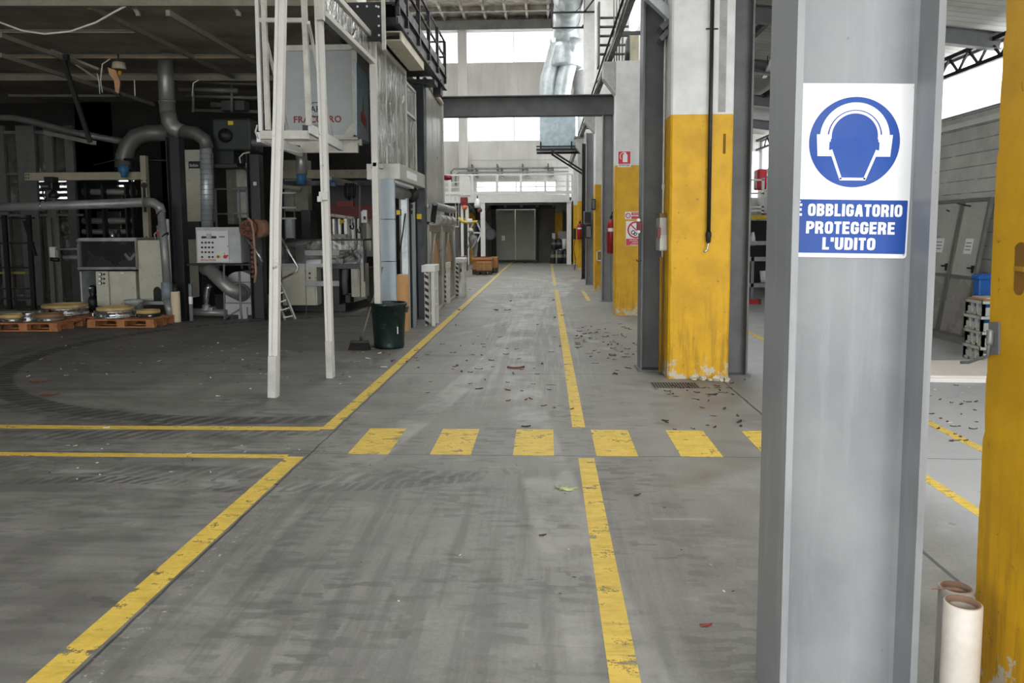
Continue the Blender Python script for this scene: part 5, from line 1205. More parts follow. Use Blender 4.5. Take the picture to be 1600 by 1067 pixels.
# ------------------------------------------------------------------ press with guarded window
YP = 14.45
def B(mb, px0, py0, px1, py1, Y, d):
    """box whose front face covers photo corners at depth Y, d deep"""
    a, c = PY(px0, py0, Y), PY(px1, py1, Y); mb.box(a.x, c.x, Y, Y+d, max(c.z, 0), a.z); return mb
pr = thing('press_machine', 'grey-beige press with framed dark window and three dial gauges', 'machine', (px_x(165,YP), YP+.6, 0))
B(MB(), 184, 424, 214, 480, YP+.03, 1.0).build('body', BEIGE, pr, .008); B(MB(), 170, 424, 184, 480, YP+.03, .9).build('body', BEIGE, pr, .008)
B(MB(), 172, 424, 214, 478, YP, .04).build('door', BEIGE, pr, .006); B(MB(), 149, 424, 171, 478, YP, .04).build('gauge_panel', BEIGE, pr, .006)
for k, py in enumerate((428.5, 435.5, 442.5)):
    q = PY(157, py, YP); g = MB().lathe((q.x, YP, q.z), [(.036,0),(.038,.02),(.034,.03)], 20, 'y').build('gauge', BLKSTEEL, pr); MB().lathe((q.x, YP-.031, q.z), [(.028,0),(.028,.002)], 20, 'y').build('dial_face', SIGNWHITE, g)
    q = PY(163, py, YP); MB().lathe((q.x, YP, q.z), [(.018,0),(.02,.015),(.012,.022)], 12, 'y').build('knob', BLACK, pr)
q = PY(191,426.5,YP); MB().cbox((q.x,YP-.004,q.z), .06, .006, .03).build('name_label', SIGNWHITE, pr)
fa = B(MB(), 122, 376, 212, 418, YP+.02, .02).build('window_pane', M('dark_guard_pane', srgb(46,46,46), .25, var=.3, sc=2), pr)
b = MB()
for a in ((119,374,213,376.8),(121,417.5,214,421),(119.5,374,122.5,421),(210,374,213.5,421)): B(b, *a, YP-.04, .06)
b.build('window_frame', ALU, pr)
b = MB(); q = PY(203,402,YP+.015); 
for s_ in (-1,1): b.bar(q+Vector((0,0,-.05)), q+Vector((s_*.10,0,.07)), .05, .006, up=(0,1,0))
b.build('arrow_mark', M('grey_mark', srgb(120,120,120), .5), pr)
B(MB(), 124, 424, 130, 485, YP, .5).build('leg', LGREY, pr, .005)
b = MB(); x = px_x(139.5,YP+.3); b.lathe((x,YP+.3,0), [(.09,.02),(.13,.05),(.13,.33),(.10,.38),(.05,.42),(.09,.5),(.09,.58),(.03,.62)], 20); b.build('hydraulic_pump', BLACK, pr)
MB().lathe((x,YP+.25,.55), [(.05,0),(.07,.02),(.05,.04)], 16).build('pump_collar', CHROME, pr)
B(MB(), 214, 375, 276, 470, YP+.05, 1.0).build('tall_cabinet', BEIGE, pr, .01); B(MB(), 217, 379, 255, 468, YP+.02, .03).build('cabinet_door', BEIGE, pr, .006)
a, c = PY(240,475,YP), PY(251,448,YP); b = MB(); b.prism([(a.x,YP+.012,a.z),(c.x,YP+.012,a.z),(c.x,YP+.012,c.z-.09)]+[((a.x+c.x)/2+(c.x-a.x)/2*math.cos(PI*k/10), YP+.012, c.z-.09+.09*math.sin(PI*k/10)) for k in range(1,10)]+[(a.x,YP+.012,c.z-.09)], (0,.006,0)); b.build('arched_opening', BLACK, pr)
B(MB(), 217, 471, 262, 476, YP-.02, .5).build('skid', LGREY, pr); B(MB(), 122, 372, 213, 374, YP, .9).build('top_sheet', LGREY, pr)
B(MB(), 122, 374, 214, 424, YP+.5, .06).build('back_sheet', BLKSTEEL, pr)
b = MB(); q0, q1 = PY(100,402,YP+.2), PY(126,402,YP+.2); b.tube([q0,q1], .05, 12); b.build('piston_rod', MGREY, pr)
q = PY(82,393,YP); B(MB(), 77, 386, 86, 402, YP, .1).build('valve_bracket', OFFW, pr); MB().tube([PY(86,389,YP+.05),PY(121,389,YP+.05)], .02, 8).build('rail', MGREY, pr)
MB().tube([PY(80,405,YP),PY(92,406,YP)], .04, 10).build('valve', BLACK, pr)
t = thing('press_yoke', 'beige steel side plate and long beam spanning above the press', 'machine frame', (px_x(140,15.2), 15.2, 1.2))
B(MB(), 38, 270, 220, 280.5, 15.2, .2).build('long_beam', M('beige_beam', srgb(152,146,124), .55, var=.12), t, .006); B(MB(), 218, 243, 233, 376, 15.0, .12).build('side_plate', M('beige_beam', None), t, .006)
for (px, py) in ((41,273),(45,273),(41,278),(45,278),(222,282),(229,282),(221,370),(229,370)):
    q = PY(px,py,15.0 if px > 200 else 15.2); MB().lathe((q.x,q.y,q.z), [(.014,0),(.012,.01)], 8, 'y').build('bolt', BLACK, t)
q = PY(226,300,15.0); b = MB(); b.cbox((q.x,14.99,q.z-.15), .05, .02, .5); b.build('slot', BLACK, t); MB().lathe((q.x,15.0,q.z+.13), [(.06,0),(.06,.012)], 16, 'y').build('hole', BLACK, t)
t = thing('blue_funnel', 'small blue plastic funnel standing on the long beam', 'funnel', PY(194,270,15.0)); q = PY(194,277,15.05)
MB().lathe((q.x,q.y,q.z), [(.06,0),(.06,.06),(.10,.12),(.105,.23),(.09,.23),(.05,.08)], 16).build('funnel', M('dusty_blue', None), t)
t = thing('beam_motor', 'black drive motor with cable clamped to the long beam', 'motor', PY(72,285,15.1)); B(MB(), 68, 276, 82, 284, 15.0, .2).build('clamp', BLACK, t, .01); B(MB(), 62, 284, 82, 296, 14.95, .25).build('housing', BLKSTEEL, t, .02); B(MB(), 64, 290, 74, 292, 14.93, .02).build('name_strip', MGREY, t)
MB().tube(dpts([(67,296),(67,306),(72,313),(80,313)], 14.95), .014, 6).build('cable', BLACK, t); b = MB(); b.lathe(PY(84,303,15.0), [(.09,-.08),(.10,-.02),(.03,.08)], 14); b.build('drive_hub', BLACK, t)
# --- dark glazed cabin behind, with louvred light
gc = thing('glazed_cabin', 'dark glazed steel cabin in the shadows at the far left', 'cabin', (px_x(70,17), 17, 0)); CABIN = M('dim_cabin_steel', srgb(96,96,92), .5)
for px in (4, 38, 52, 80, 112): B(MB(), px, 196, px+4, 500, 17.0, .08).build('mullion', CABIN, gc)
for py in (335, 270, 205): B(MB(), -40, py, 130, py+2.5, 17.02, .06).build('transom', CABIN, gc)
B(MB(), -40, 206, 130, 470, 17.12, .015).build('pane', POLY2, gc)
B(MB(), 70, 208, 141, 212, 16.7, .08).build('top_tray', M('dusty_tray', srgb(140,138,130), .6), gc)
t = thing('dark_rack', 'black steel rack frame before the glazed cabin', 'rack', (px_x(30,15.4), 15.4, 0))
for px in (8, 46): B(MB(), px, 336, px+4, 500, 15.4, .06).build('upright', BLACK, t)
for py in (340, 379, 417, 450, 465): B(MB(), -30, py, 52, py+2.2, 15.42, .05).build('shelf_rail', BLACK, t)
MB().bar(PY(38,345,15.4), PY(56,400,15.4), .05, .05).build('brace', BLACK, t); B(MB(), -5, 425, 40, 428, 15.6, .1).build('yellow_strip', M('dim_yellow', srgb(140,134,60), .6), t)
for px in (80, 92): 
    tt = thing('floor_stanchion', 'dim thin steel upright %s of the rack' % ('just right' if px == 80 else 'farther right'), 'upright', (px_x(px,15.8), 15.8, 0)); B(MB(), px-1, 340, px+1.5, 500, 15.8, .05).build('bar', CABIN, tt)

# ------------------------------------------------------------------ control cabinet, blower, chain wheel
cx = thing('control_cabinet', 'off-white control cabinet with rows of switches and EVOLUTION lettering', 'control cabinet', PY(338,412,13.9))
CW = M('cabinet_white', srgb(206,208,206), .45, var=.06)
a, c = PY(305,355,13.9), PY(363,411,13.9); MB().box(a.x, c.x+.17, 13.9, 14.35, c.z, a.z).build('housing', M('cabinet_side_grey', srgb(170,174,172), .5), cx, .01)
a, c = PY(307.5,360,13.88), PY(358.5,409.5,13.88); cd_ = MB().box(a.x, c.x, 13.87, 13.9, c.z, a.z).build('door', CW, cx, .006)
B(MB(), 314.5, 369, 338, 372.5, 13.865, .006).build('display_strip', BLACK, cd_); B(MB(), 322, 365, 330, 372, 13.858, .012).build('display', M('lcd_grey', srgb(160,166,164), .3), cd_)
B(MB(), 342, 369, 351, 371, 13.866, .004).build('maker_strip', MGREY, cx)
for i, py in enumerate((379, 386.5, 394, 401.5)):
    for j, px in enumerate((316, 321.5, 327, 332.5)):
        if i == 3 and j == 1: continue
        q = PY(px, py, 13.87); MB().lathe((q.x, 13.87, q.z), [(.017,0),(.019,.012),(.012,.02)], 12, 'y').build('switch', BLACK, cd_)
q = PY(341.5,401,13.87); MB().lathe((q.x,13.87,q.z), [(.036,0),(.036,.006)], 20, 'y').build('yellow_disc', YELLOW, cd_); MB().lathe((q.x,13.86,q.z), [(.02,0),(.022,.02),(.015,.025)], 14, 'y').build('stop_button', M('olive_button', srgb(110,90,30), .5), cd_)
q = PY(352,401,13.87); MB().lathe((q.x,13.87,q.z), [(.034,0),(.03,.025)], 14, 'y').build('main_switch', SIGNRED, cd_); MB().bar(q+Vector((-.01,-.04,-.01)), q+Vector((.07,-.04,.025)), .022, .022).build('switch_lever', SIGNRED, cd_)
q = PY(350.5,395.5,13.868); MB().prism([q+Vector((-.022,0,-.018)), q+Vector((.022,0,-.018)), q+Vector((0,0,.022))], (0,-.001,0)).build('warning_triangle', YELLOW, cd_)
text('lettering', 'EVOLUTION', .05, SIGNRED, cd_, PY(325.5,406.5,13.868), xs=1.0, bold=.0012)
q = PY(356,385,13.868); MB().lathe((q.x,13.87,q.z), [(.01,0),(.008,.008)], 8, 'y').build('lock', BLACK, cd_)
B(MB(), 362, 358, 374, 368, 14.1, .2).build('junction_box', MGREY, cx, .006)
t = thing('support_beam', 'dark steel angle beam carrying the control cabinet between two black columns', 'beam', PY(340,414,14.1)); MB().box(px_x(286,14.1), px_x(398,14.1), 14.1, 14.4, PY(340,415,14.1).z, PY(340,412,14.1).z).build('angle', BLKSTEEL, t)
fb = thing('blower_fan', 'pale grey blower fan with domed hood and thick bent inlet pipe', 'blower', (px_x(375,14.6), 14.6, 0)); YB = 14.3; CAST = M('pale_cast_grey', srgb(178,180,178), .45, .1, var=.1)
B(MB(), 351, 441, 397, 474, YB, .6).build('casing', CAST, fb, .01); B(MB(), 351, 474, 397, 492, YB+.05, .5).build('base', CAST, fb, .008)
a, c = PY(353,441,YB), PY(396,424,YB); b = MB(); b.prism([(a.x,YB,a.z)]+[((a.x+c.x)/2-(c.x-a.x)/2*math.cos(PI*k/14), YB, a.z+(c.z-a.z)*math.sin(PI*k/14)) for k in range(15)]+[(c.x,YB,a.z)], (0,.6,0)); b.build('domed_hood', CAST, fb)
for py in (441, 473.5): B(MB(), 349, py-.7, 398, py+.7, YB-.02, .03).build('flange', MGREY, fb)
B(MB(), 372, 480, 386, 498, YB, .3).build('foot', CAST, fb); B(MB(), 360, 492, 398, 498, YB+.05, .4).build('foot', BLKSTEEL, fb)
q = PY(378,457,YB); MB().lathe((q.x,YB,q.z), [(.17,0),(.175,.03),(.14,.05)], 24, 'y').build('inlet_ring', MGREY, fb)
MB().tube([PY(378,458,YB), PY(374,459,YB-.22), PY(360,452,YB-.34), PY(345,438,YB-.28), PY(330,423,YB-.15), PY(322,419,YB)], [.125,.13,.13,.13,.13,.14], 18).build('inlet_pipe', DUCT, fb)
MB().tube(dpts([(328,446),(325,450),(323,462),(323,478)], YB), .05, 12).build('suction_elbow', CHROME, fb); MB().lathe(PY(323,482,YB), [(.10,-.05),(.10,.0),(.07,.03),(.08,.06),(.05,.08)], 16).build('valve_flange', PIPEGREY, fb)
MB().tube(dpts([(297,487),(354,489)], YB), .07, 14).build('floor_pipe', PIPEGREY, fb); B(MB(), 315, 480, 332, 491, YB-.06, .2).build('tee_piece', PIPEGREY, fb, .02)
t = thing('tube_guard', 'bent grey tube guard standing in front of the blower', 'guard', (px_x(370,13.9), 13.9, 0))
MB().tube(dpts([(350,412),(350,440),(351,498)], 13.9), .018, 8).build('upright', MGREY, t); MB().tube(dpts([(374,424),(376,484),(378,498)], 13.9), .022, 8).build('upright', MGREY, t); MB().tube(dpts([(377,482),(350,498)], 13.9), .016, 8).build('brace', MGREY, t)
cwh = thing('chain_wheel', 'rusty spoked chain wheel with a long hanging drive chain', 'chain wheel', PY(390,357,13.8)); q = PY(389,357,13.7)
b = MB(); b.lathe(q, [(.12,0),(.15,0),(.165,.02),(.165,.05),(.15,.07),(.12,.07),(.115,.035)], 28, 'y'); b.build('rim', RUST, cwh)
for k in range(8):
    a = 2*PI*k/8; MB().bar(q+Vector((.03*math.cos(a),-.035,.03*math.sin(a))), q+Vector((.13*math.cos(a),-.035,.13*math.sin(a))), .03, .03, up=(0,1,0)).build('spoke', M('dark_rust', srgb(70,46,34), .8), cwh)
MB().lathe(q, [(.02,-.01),(.045,0),(.045,.08),(.02,.09)], 14, 'y').build('hub', RUST, cwh)
MB().tube([q+Vector((.12,.05,0)), q+Vector((.20,.2,0))], .17, 24).build('drum', M('pale_rust', srgb(140,104,80), .7), cwh)
b = MB(); P = [PY(388,341,13.62),PY(393,346,13.62),PY(396,362,13.62),PY(398,395,13.62),PY(400,425,13.62),PY(398,442,13.62)]
b.tube(P, .022, 6); b.build('belt', M('tan_belt', srgb(166,134,108), .7), cwh)
for k in range(9): qq = PY(396+k*.25, 372+k*7.5, 13.64); MB().cbox(qq+Vector((-.03,0,0)), .05, .03, .05, Matrix.Rotation(.6,4,'Y')).build('chain_link', RUST, cwh)
t = thing('tall_control_case', 'tall beige cabinet with black nameplate behind the ribbed duct', 'cabinet', (px_x(302,15.6), 15.6, 0)); B(MB(), 288, 234, 318, 346, 15.6, .6).build('body', BEIGE, t, .01); B(MB(), 290, 238, 316, 344, 15.57, .03).build('door', BEIGE, t, .006); B(MB(), 294.5, 252, 313, 263, 15.56, .01).build('nameplate', BLACK, t)
text('lettering', 'Bellalo', .085, SIGNWHITE, t, PY(303,258.5,15.555), xs=.8)
t = thing('lower_case', 'dark machine base below the tall beige cabinet', 'cabinet', (px_x(302,15.6), 15.6, 0)); B(MB(), 288, 346, 318, 500, 15.7, .6).build('body', BLKSTEEL, t, .01)
t = thing('dark_motor_unit', 'dark green motor housing with round fan above the chain wheel', 'motor', PY(360,220,14.8)); B(MB(), 330, 185, 392, 235, 14.8, .7).build('housing', DGREEN, t, .04); q = PY(353,212,14.8); MB().lathe((q.x,14.8,q.z), [(.13,0),(.14,.05),(.09,.07),(.04,.12)], 20, 'y').build('fan_hub', BLKSTEEL, t); B(MB(), 356, 189, 364, 195, 14.78, .02).build('yellow_tag', YELLOW, t); B(MB(), 336, 228, 366, 262, 14.9, .5).build('base', BLACK, t, .01)
B(MB(), 335, 256, 392, 262, 14.5, .3).build('arm', BLACK, t, .01); MB().tube(dpts([(378,222),(420,224)], 14.9), .07, 12).build('shaft', MGREY, t)
t = thing('rail_platform', 'grey tubular handrail platform behind the control cabinet', 'handrail', (px_x(355,15.3), 15.3, 0))
for px in (337, 374, 386): B(MB(), px, 294, px+2.2, 420, 15.3, .03).build('upright', MGREY, t)
for py in (294, 333): B(MB(), 337, py, 388, py+2, 15.3, .03).build('rail', MGREY, t)
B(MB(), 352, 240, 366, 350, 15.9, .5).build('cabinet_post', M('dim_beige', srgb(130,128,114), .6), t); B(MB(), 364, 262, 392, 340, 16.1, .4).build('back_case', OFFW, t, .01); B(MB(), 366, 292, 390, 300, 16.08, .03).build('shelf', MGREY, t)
t = thing('curved_arm', 'black curved machine arm with hoses above the chain wheel', 'machine arm', PY(395,260,14.3)); MB().tube(dpts([(372,256),(386,262),(396,280),(404,310),(406,345)], 14.3), [.05,.06,.07,.06,.05], 12).build('arm', BLACK, t); MB().tube(dpts([(376,255),(374,246),(380,240),(390,238)], 14.25), .014, 6).build('hose', OFFW, t); MB().tube(dpts([(398,255),(399,290)], 14.2), .008, 6).build('lever', OFFW, t); MB().cbox(PY(399,287,14.2), .06, .05, .07).build('handle', OFFW, t); MB().cbox(PY(386,258,14.2), .03,.03,.08).build('lamp', SIGNWHITE, t)

# --- more works in the dark
t = thing('pipe_bundle', 'bundle of dim pipes under the roof right of the round duct', 'pipes', PY(340,150,16))
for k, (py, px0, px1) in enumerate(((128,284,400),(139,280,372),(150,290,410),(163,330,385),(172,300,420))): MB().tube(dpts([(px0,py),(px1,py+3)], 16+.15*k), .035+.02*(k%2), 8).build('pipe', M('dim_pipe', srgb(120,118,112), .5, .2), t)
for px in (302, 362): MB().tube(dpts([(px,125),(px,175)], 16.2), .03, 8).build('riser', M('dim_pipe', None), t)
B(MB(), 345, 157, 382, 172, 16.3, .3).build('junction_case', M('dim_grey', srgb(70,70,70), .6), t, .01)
t = thing('roller_stand', 'black roller stand with dim shafts above and behind the press', 'machine', (px_x(170,16), 16, 0))
for px in (134, 160, 196, 206): B(MB(), px, 288, px+6, 470, 16.0, .15).build('upright', BLKSTEEL, t)
for k, py in enumerate((300, 322, 345, 362)): MB().tube(dpts([(130,py),(212,py)], 16.2), .07-.01*(k%2), 12).build('shaft', M('dim_pipe', None), t)
B(MB(), 140, 292, 192, 316, 16.4, .4).build('gear_case', BLACK, t, .02); B(MB(), 150, 330, 190, 360, 16.4, .4).build('motor_case', BLKSTEEL, t, .02)
for px in (176, 186): MB().lathe(PY(px,368,15.9), [(.05,-.1),(.06,0),(.03,.12)], 10).build('oiler', CHROME if px == 176 else BLKSTEEL, t)
t = thing('valve_cluster', 'small valves with a red knob on top of the tall press cabinet', 'valves', PY(258,374,14.7))
B(MB(), 258, 342, 266, 375, 14.6, .12).build('filter_bowl', OFFW, t, .01); B(MB(), 244, 352, 250, 375, 14.7, .1).build('regulator', MGREY, t, .01); MB().cbox(PY(246.5,364,14.6), .05,.05,.07).build('red_knob', SIGNRED, t, .01)
MB().tube(dpts([(243,374),(241,366),(247,360),(254,362)], 14.65), .012, 6).build('air_hose', OFFW, t)
B(MB(), 270, 355, 274, 375, 14.6, .08).build('regulator', MGREY, t, .01)
t = thing('duct_support', 'thin dark bar and wires carrying the arched duct', 'bar', PY(230,250,15)); MB().tube(dpts([(194,249),(270,251)], 15.3), .025, 6).build('bar', BLACK, t); MB().tube(dpts([(146,258),(184,249)], 15.3), .012, 6).build('wire', BLACK, t)
t = thing('tray_light', 'long dusty light tray sloping above the glazed cabin', 'tray', PY(105,210,16)); MB().bar(PY(72,207,16.4), PY(146,223,15.4), .12, .08).build('tray', M('dusty_tray', None), t)
# ------------------------------------------------------------------ aluminium steps, filling machine behind the posts
ld = thing('step_ladder', 'aluminium steps leaning behind the dented white post', 'ladder', (px_x(450,13.0), 13.0, 0))
for (a, c) in (((436,438),(461,499)), ((424,445),(446,502))): MB().bar(PY(*a,14.4), PY(*c,14.05), .03, .06).build('stile', ALU, ld)
for k in range(5): f_ = (k+.5)/5; p0 = PY(424,445,14.4).lerp(PY(446,502,14.05), f_); p1 = PY(436,438,14.4).lerp(PY(461,499,14.05), f_); MB().bar(p0, p1, .08, .02).build('tread', ALU, ld)
MB().tube(dpts([(440,371),(452,395),(466,418),(463,425),(440,436)], 14.3), .02, 8).build('handrail', CHROME, ld)
MB().tube(dpts([(382,368),(404,398),(410,410)], 13.6), .018, 8).build('handrail', CHROME, ld)
fm = thing('filling_machine', 'beige filling machine with glass guard and a white roll on top', 'machine', (px_x(500,15.4), 15.4, 0)); YF = 15.3
B(MB(), 440, 417, 496, 477, YF, .9).build('body', BEIGE, fm, .008); B(MB(), 442, 420, 468, 476, YF-.02, .03).build('door', BEIGE, fm, .006); B(MB(), 475, 420, 493, 477, YF-.03, .05).build('switch_panel', BEIGE, fm, .006)
for py in (427, 434): q = PY(484,py,YF-.03); MB().lathe((q.x,YF-.03,q.z), [(.022,0),(.02,.02)], 12, 'y').build('knob', BLACK, fm)
B(MB(), 496, 420, 530, 478, YF+.3, .5).build('dark_gap', BLACK, fm, .01)  # black box standing in for the dark gap beside the body
B(MB(), 436, 374, 569, 376, YF+.1, .7).build('guard_top', BLKSTEEL, fm); B(MB(), 567, 374, 570, 440, YF+.1, .04).build('guard_post', BLKSTEEL, fm); B(MB(), 436, 376, 569, 412, YF+.12, .012).build('guard_pane', POLY2, fm); B(MB(), 500, 391, 568, 420, YF+.4, .3).build('grey_hood', M('slate_hood', srgb(86,88,90), .5), fm, .01)
B(MB(), 440, 412, 510, 417, YF, .7).build('table_plate', LGREY, fm)
MB().tube([PY(447,382,YF+.25),PY(479,382,YF+.25)], .045, 14).build('upper_roll', SIGNWHITE, fm)
MB().tube([PY(480,412,YF+.1),PY(503,411,YF+.1)], .085, 18).build('white_roll', SIGNWHITE, fm); MB().tube([PY(478.5,412,YF+.1),PY(481,412,YF+.1)], .075, 18).build('roll_core', CARD, fm); b = MB(); b.lathe(PY(472,414,YF+.3), [(.12,-.08),(.13,-.03),(.06,.03)], 14); b.build('plastic_heap', M('cloudy_plastic', srgb(176,174,168), .4), fm)
gf = thing('machine_gate', 'grey two-bar barrier frame standing before the filling machine', 'barrier', (px_x(503,14.87), 14.87, 0))
for px in (476, 528): B(MB(), px, 392, px+2.5, 493, 14.87, .03).build('upright', MGREY, gf)
for py in (391, 439): B(MB(), 476, py, 530, py+8, 14.87, .03).build('bar', M('pale_bar', srgb(160,160,156), .5), gf, .004)
bs = thing('machine_platform', 'low black machine platform at the right end of the filling machine', 'platform', (px_x(555,13.8), 13.8, 0)); A = G(540,487); A2 = G(580,476)
b = MB(); b.prism([(A.x,A.y,0),(A2.x,A2.y,0),(A2.x-1.2,A2.y,0),(A.x-1.2,A.y,0)], (0,0,.16)); b.build('platform', BLKSTEEL, bs, .01); MB().cbox(PY(546,466,15.9), .14,.3,.2).build('hose_block', BLACK, bs, .03)
bt = thing('beige_upright', 'dented beige upright cabinet at the end of the machine platform', 'cabinet', (px_x(560,14.1), 14.1, .16)); B(MB(), 548, 414, 563, 464, 15.75, .3).build('body', BEIGE, bt, .01); B(MB(), 563, 412, 571, 464, 15.65, .35).build('door', M('pale_beige', srgb(190,186,168), .5), bt, .006); B(MB(), 551, 422, 560, 448, 15.73, .02).build('cover', BEIGE, bt, .01)
MB().tube(dpts([(540,420),(537,440),(540,460)], 15.9), [.07,.09,.06], 12).build('bellows', MGREY, bt)
B(MB(), 573, 418, 580, 470, 16.6, .3).build('dark_case', BLACK, bt)
# overhead rails, hooks, background machine
rl = thing('hoist_rail', 'tan overhead hoist rails behind the white posts', 'rail', PY(510,270,15)); B(MB(), 430, 266, 582, 278, 15.4, .14).build('beam', TAN, rl); B(MB(), 430, 283, 582, 289, 15.6, .12).build('beam', BLKSTEEL, rl); MB().bar(PY(516,278,14.2), PY(556,288,15.4), .05, .06).build('arm', ALU, rl)
MB().bar(PY(516,336,14.2), PY(552,341,14.6), .04, .05).build('arm', ALU, rl)
for lab, px, yb2 in (('steel rod with dark hook hanging nearer the silver post', 562, 358), ('short dark hook hanging left of the long rod', 551, 352)):
    t = thing('lifting_hook', lab, 'hook', PY(px,300,14.4)); MB().tube(dpts([(px,290 if px > 555 else 340),(px,yb2)], 14.4), .014, 6).build('rod', MGREY, t); MB().tube(dpts([(px,yb2-4),(px+1.5,yb2+2),(px,yb2+6),(px-3,yb2+4),(px-4,yb2)], 14.4), .018, 8).build('hook', BLACK, t)
t = thing('hose_bundle', 'bundle of black looped hoses under the hoist rail', 'hose', PY(545,300,14.6))
for k in range(5): x = 540+k*3.2; MB().tube(dpts([(x,286),(x-2,296),(x,309+k%3*2),(x+3,305),(x+3,288)], 14.6+.05*k), .02, 6).build('hose', BLACKRUB, t)
t = thing('blue_gripper', 'small blue gripper under the hoist rail', 'gripper', PY(520,290,14.5)); MB().cbox(PY(521,288,14.5), .09,.08,.08).build('body', M('dusty_blue', None), t, .01); MB().cbox(PY(517,282,14.5), .05,.06,.06).build('jaw', M('dusty_blue', None), t, .01)
bm_ = thing('background_machine', 'dark machine with dull red front panel far behind the posts', 'machine', (px_x(545,17.5), 17.5, 0))
B(MB(), 505, 290, 584, 322, 17.4, .5).build('hood', M('dim_grey', srgb(70,70,70), .6), bm_, .01); B(MB(), 510, 321, 584, 341, 17.35, .5).build('red_panel', M('dull_red', srgb(110,48,40), .6, var=.25), bm_, .01); B(MB(), 526, 314, 552, 322, 17.3, .2).build('red_lettering_bar', M('brick_red', srgb(140,62,52), .6), bm_)
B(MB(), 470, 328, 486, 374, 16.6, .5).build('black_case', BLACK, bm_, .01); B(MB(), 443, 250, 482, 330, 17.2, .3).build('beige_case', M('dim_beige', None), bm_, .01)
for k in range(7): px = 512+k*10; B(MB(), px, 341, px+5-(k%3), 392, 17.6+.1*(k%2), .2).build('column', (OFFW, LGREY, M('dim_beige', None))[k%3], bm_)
B(MB(), 515, 366, 540, 372, 17.5, .2).build('crossbar', OFFW, bm_); B(MB(), 564, 330, 572, 348, 17.3, .2).build('white_box', SIGNWHITE, bm_)
q = PY(535,346,17.3); MB().prism([q+Vector((-.07,0,-.08)), q+Vector((.07,0,0)), q+Vector((-.07,0,.08))], (0,.01,0)).build('yellow_arrow', YELLOW, bm_)
t = thing('ladder_rack', 'steel ladder frame of the background machine beside the dented post', 'ladder', (px_x(452,15.6), 15.6, 0))
for px in (443, 458): B(MB(), px, 300, px+3, 374, 15.6, .05).build('stile', MGREY, t)
for py in (300, 323, 340): B(MB(), 441, py, 462, py+2.5, 15.58, .05).build('rung', LGREY, t)
for px in (444, 458): B(MB(), px+1, 374, px+2, 497, 15.6, .05).build('leg', MGREY, t)
B(MB(), 446, 342, 457, 372, 15.7, .2).build('box', LGREY, t); MB().tube(dpts([(438,290),(470,296)], 15.2), .05, 10).build('shaft', M('dim_beige', None), t)
t = thing('white_switch', 'small white switch box hanging beyond the silver enclosure post', 'switch', PY(570,338,15.0)); B(MB(), 566, 328, 573, 348, 15.0, .06).build('housing', SIGNWHITE, t, .006); B(MB(), 568, 338, 571, 343, 14.98, .02).build('button', BLACK, t)

# ================================================================== far lane: worker, crate, packing station
cr = thing('wooden_crate', 'tan plywood crate on feet in the far lane', 'crate', (-2.4, 29.4, 0)); A, Cc = PY(738,402,29.3), PY(768,424,29.3)
MB().box(A.x, Cc.x, 29.3, 30.2, .18, A.z).build('box', M('plywood', srgb(170,118,80), .8, var=.12), cr); MB().box(A.x-.03, Cc.x+.03, 29.27, 30.23, A.z-.10, A.z).build('rim_batten', M('plywood_batten', srgb(186,136,92), .8), cr)
for k in range(3): x = A.x+(Cc.x-A.x)*(.08+.42*k); MB().box(x-.07, x+.07, 29.3, 30.2, 0, .18).build('foot', M('dark_pallet_wood', None), cr)
c2 = thing('wooden_crate', 'second plywood crate half hidden on the right of the first', 'crate', (-2.0, 30.5, 0)); A, Cc = PY(766,402,30.3), PY(777,424,30.3)
MB().box(A.x, Cc.x, 30.3, 31.1, .2, A.z).build('box', M('plywood', None), c2)
for k in (0, 1): x = A.x+(Cc.x-A.x)*(.2+.6*k); MB().box(x-.05, x+.05, 30.3, 31.1, 0, .2).build('foot', M('dark_pallet_wood', None), c2)
c3 = thing('cardboard_box', 'brown cardboard box on a low pallet in front of the crate', 'box', (-2.4, 28.9, 0)); A, Cc = PY(744,409.5,28.8), PY(768,424,28.8)
MB().box(A.x, Cc.x, 28.8, 29.2, .17, A.z).build('carton', CARD, c3, .004); xm = (A.x+Cc.x)/2; MB().box(xm-.012, xm+.012, 28.79, 28.8, .17, A.z).build('tape', M('pale_tape', srgb(196,164,120), .5), c3)
MB().box(A.x-.05, Cc.x+.02, 28.78, 29.22, .11, .17).build('pallet_deck', M('dark_pallet_wood', None), c3)
for k in range(3): x = A.x+(Cc.x-A.x)*(.1+.4*k); MB().box(x-.07, x+.07, 28.8, 29.2, 0, .11).build('pallet_block', M('dark_pallet_wood', None), c3)
ps = thing('packing_station', 'white framed packing machine with red lamp head and yellow arm at the far left', 'machine', (-3.2, 27, 0)); Yk = 27.0
B(MB(), 719.5, 312, 724.5, 412, Yk, .14).build('post', WHT, ps); B(MB(), 713, 345, 726, 425, Yk+.3, 1.2).build('dark_body', M('midnight_panel', srgb(30,34,46), .5), ps, .02); B(MB(), 704, 345, 716, 445, Yk-2.5, .6).build('grey_case', M('slate_hood', None), ps, .02)
B(MB(), 719, 308, 730, 320, Yk-.1, .3).build('lamp_head', M('dusky_red', srgb(120,40,36), .5), ps, .02); MB().lathe(PY(726,322,Yk-.1), [(.05,-.14),(.09,-.05),(.06,.03)], 12).build('orange_lamp', M('lamp_orange', srgb(214,110,50), .4), ps)
b = MB()
for px in (702, 707, 712): B(b, px, 322, px+1.4, 342, Yk-6, .04)
for py in (322, 331, 341): B(b, 702, py, 714, py+1.4, Yk-6, .04)
b.build('ladder_frame', WHT, ps)
b = MB(); 
for px in (711, 716): B(b, px, 304, px+1.2, 354, Yk-5, .05)
B(b, 711, 353, 717, 355, Yk-5, .05); b.build('tall_frame', WHT, ps)
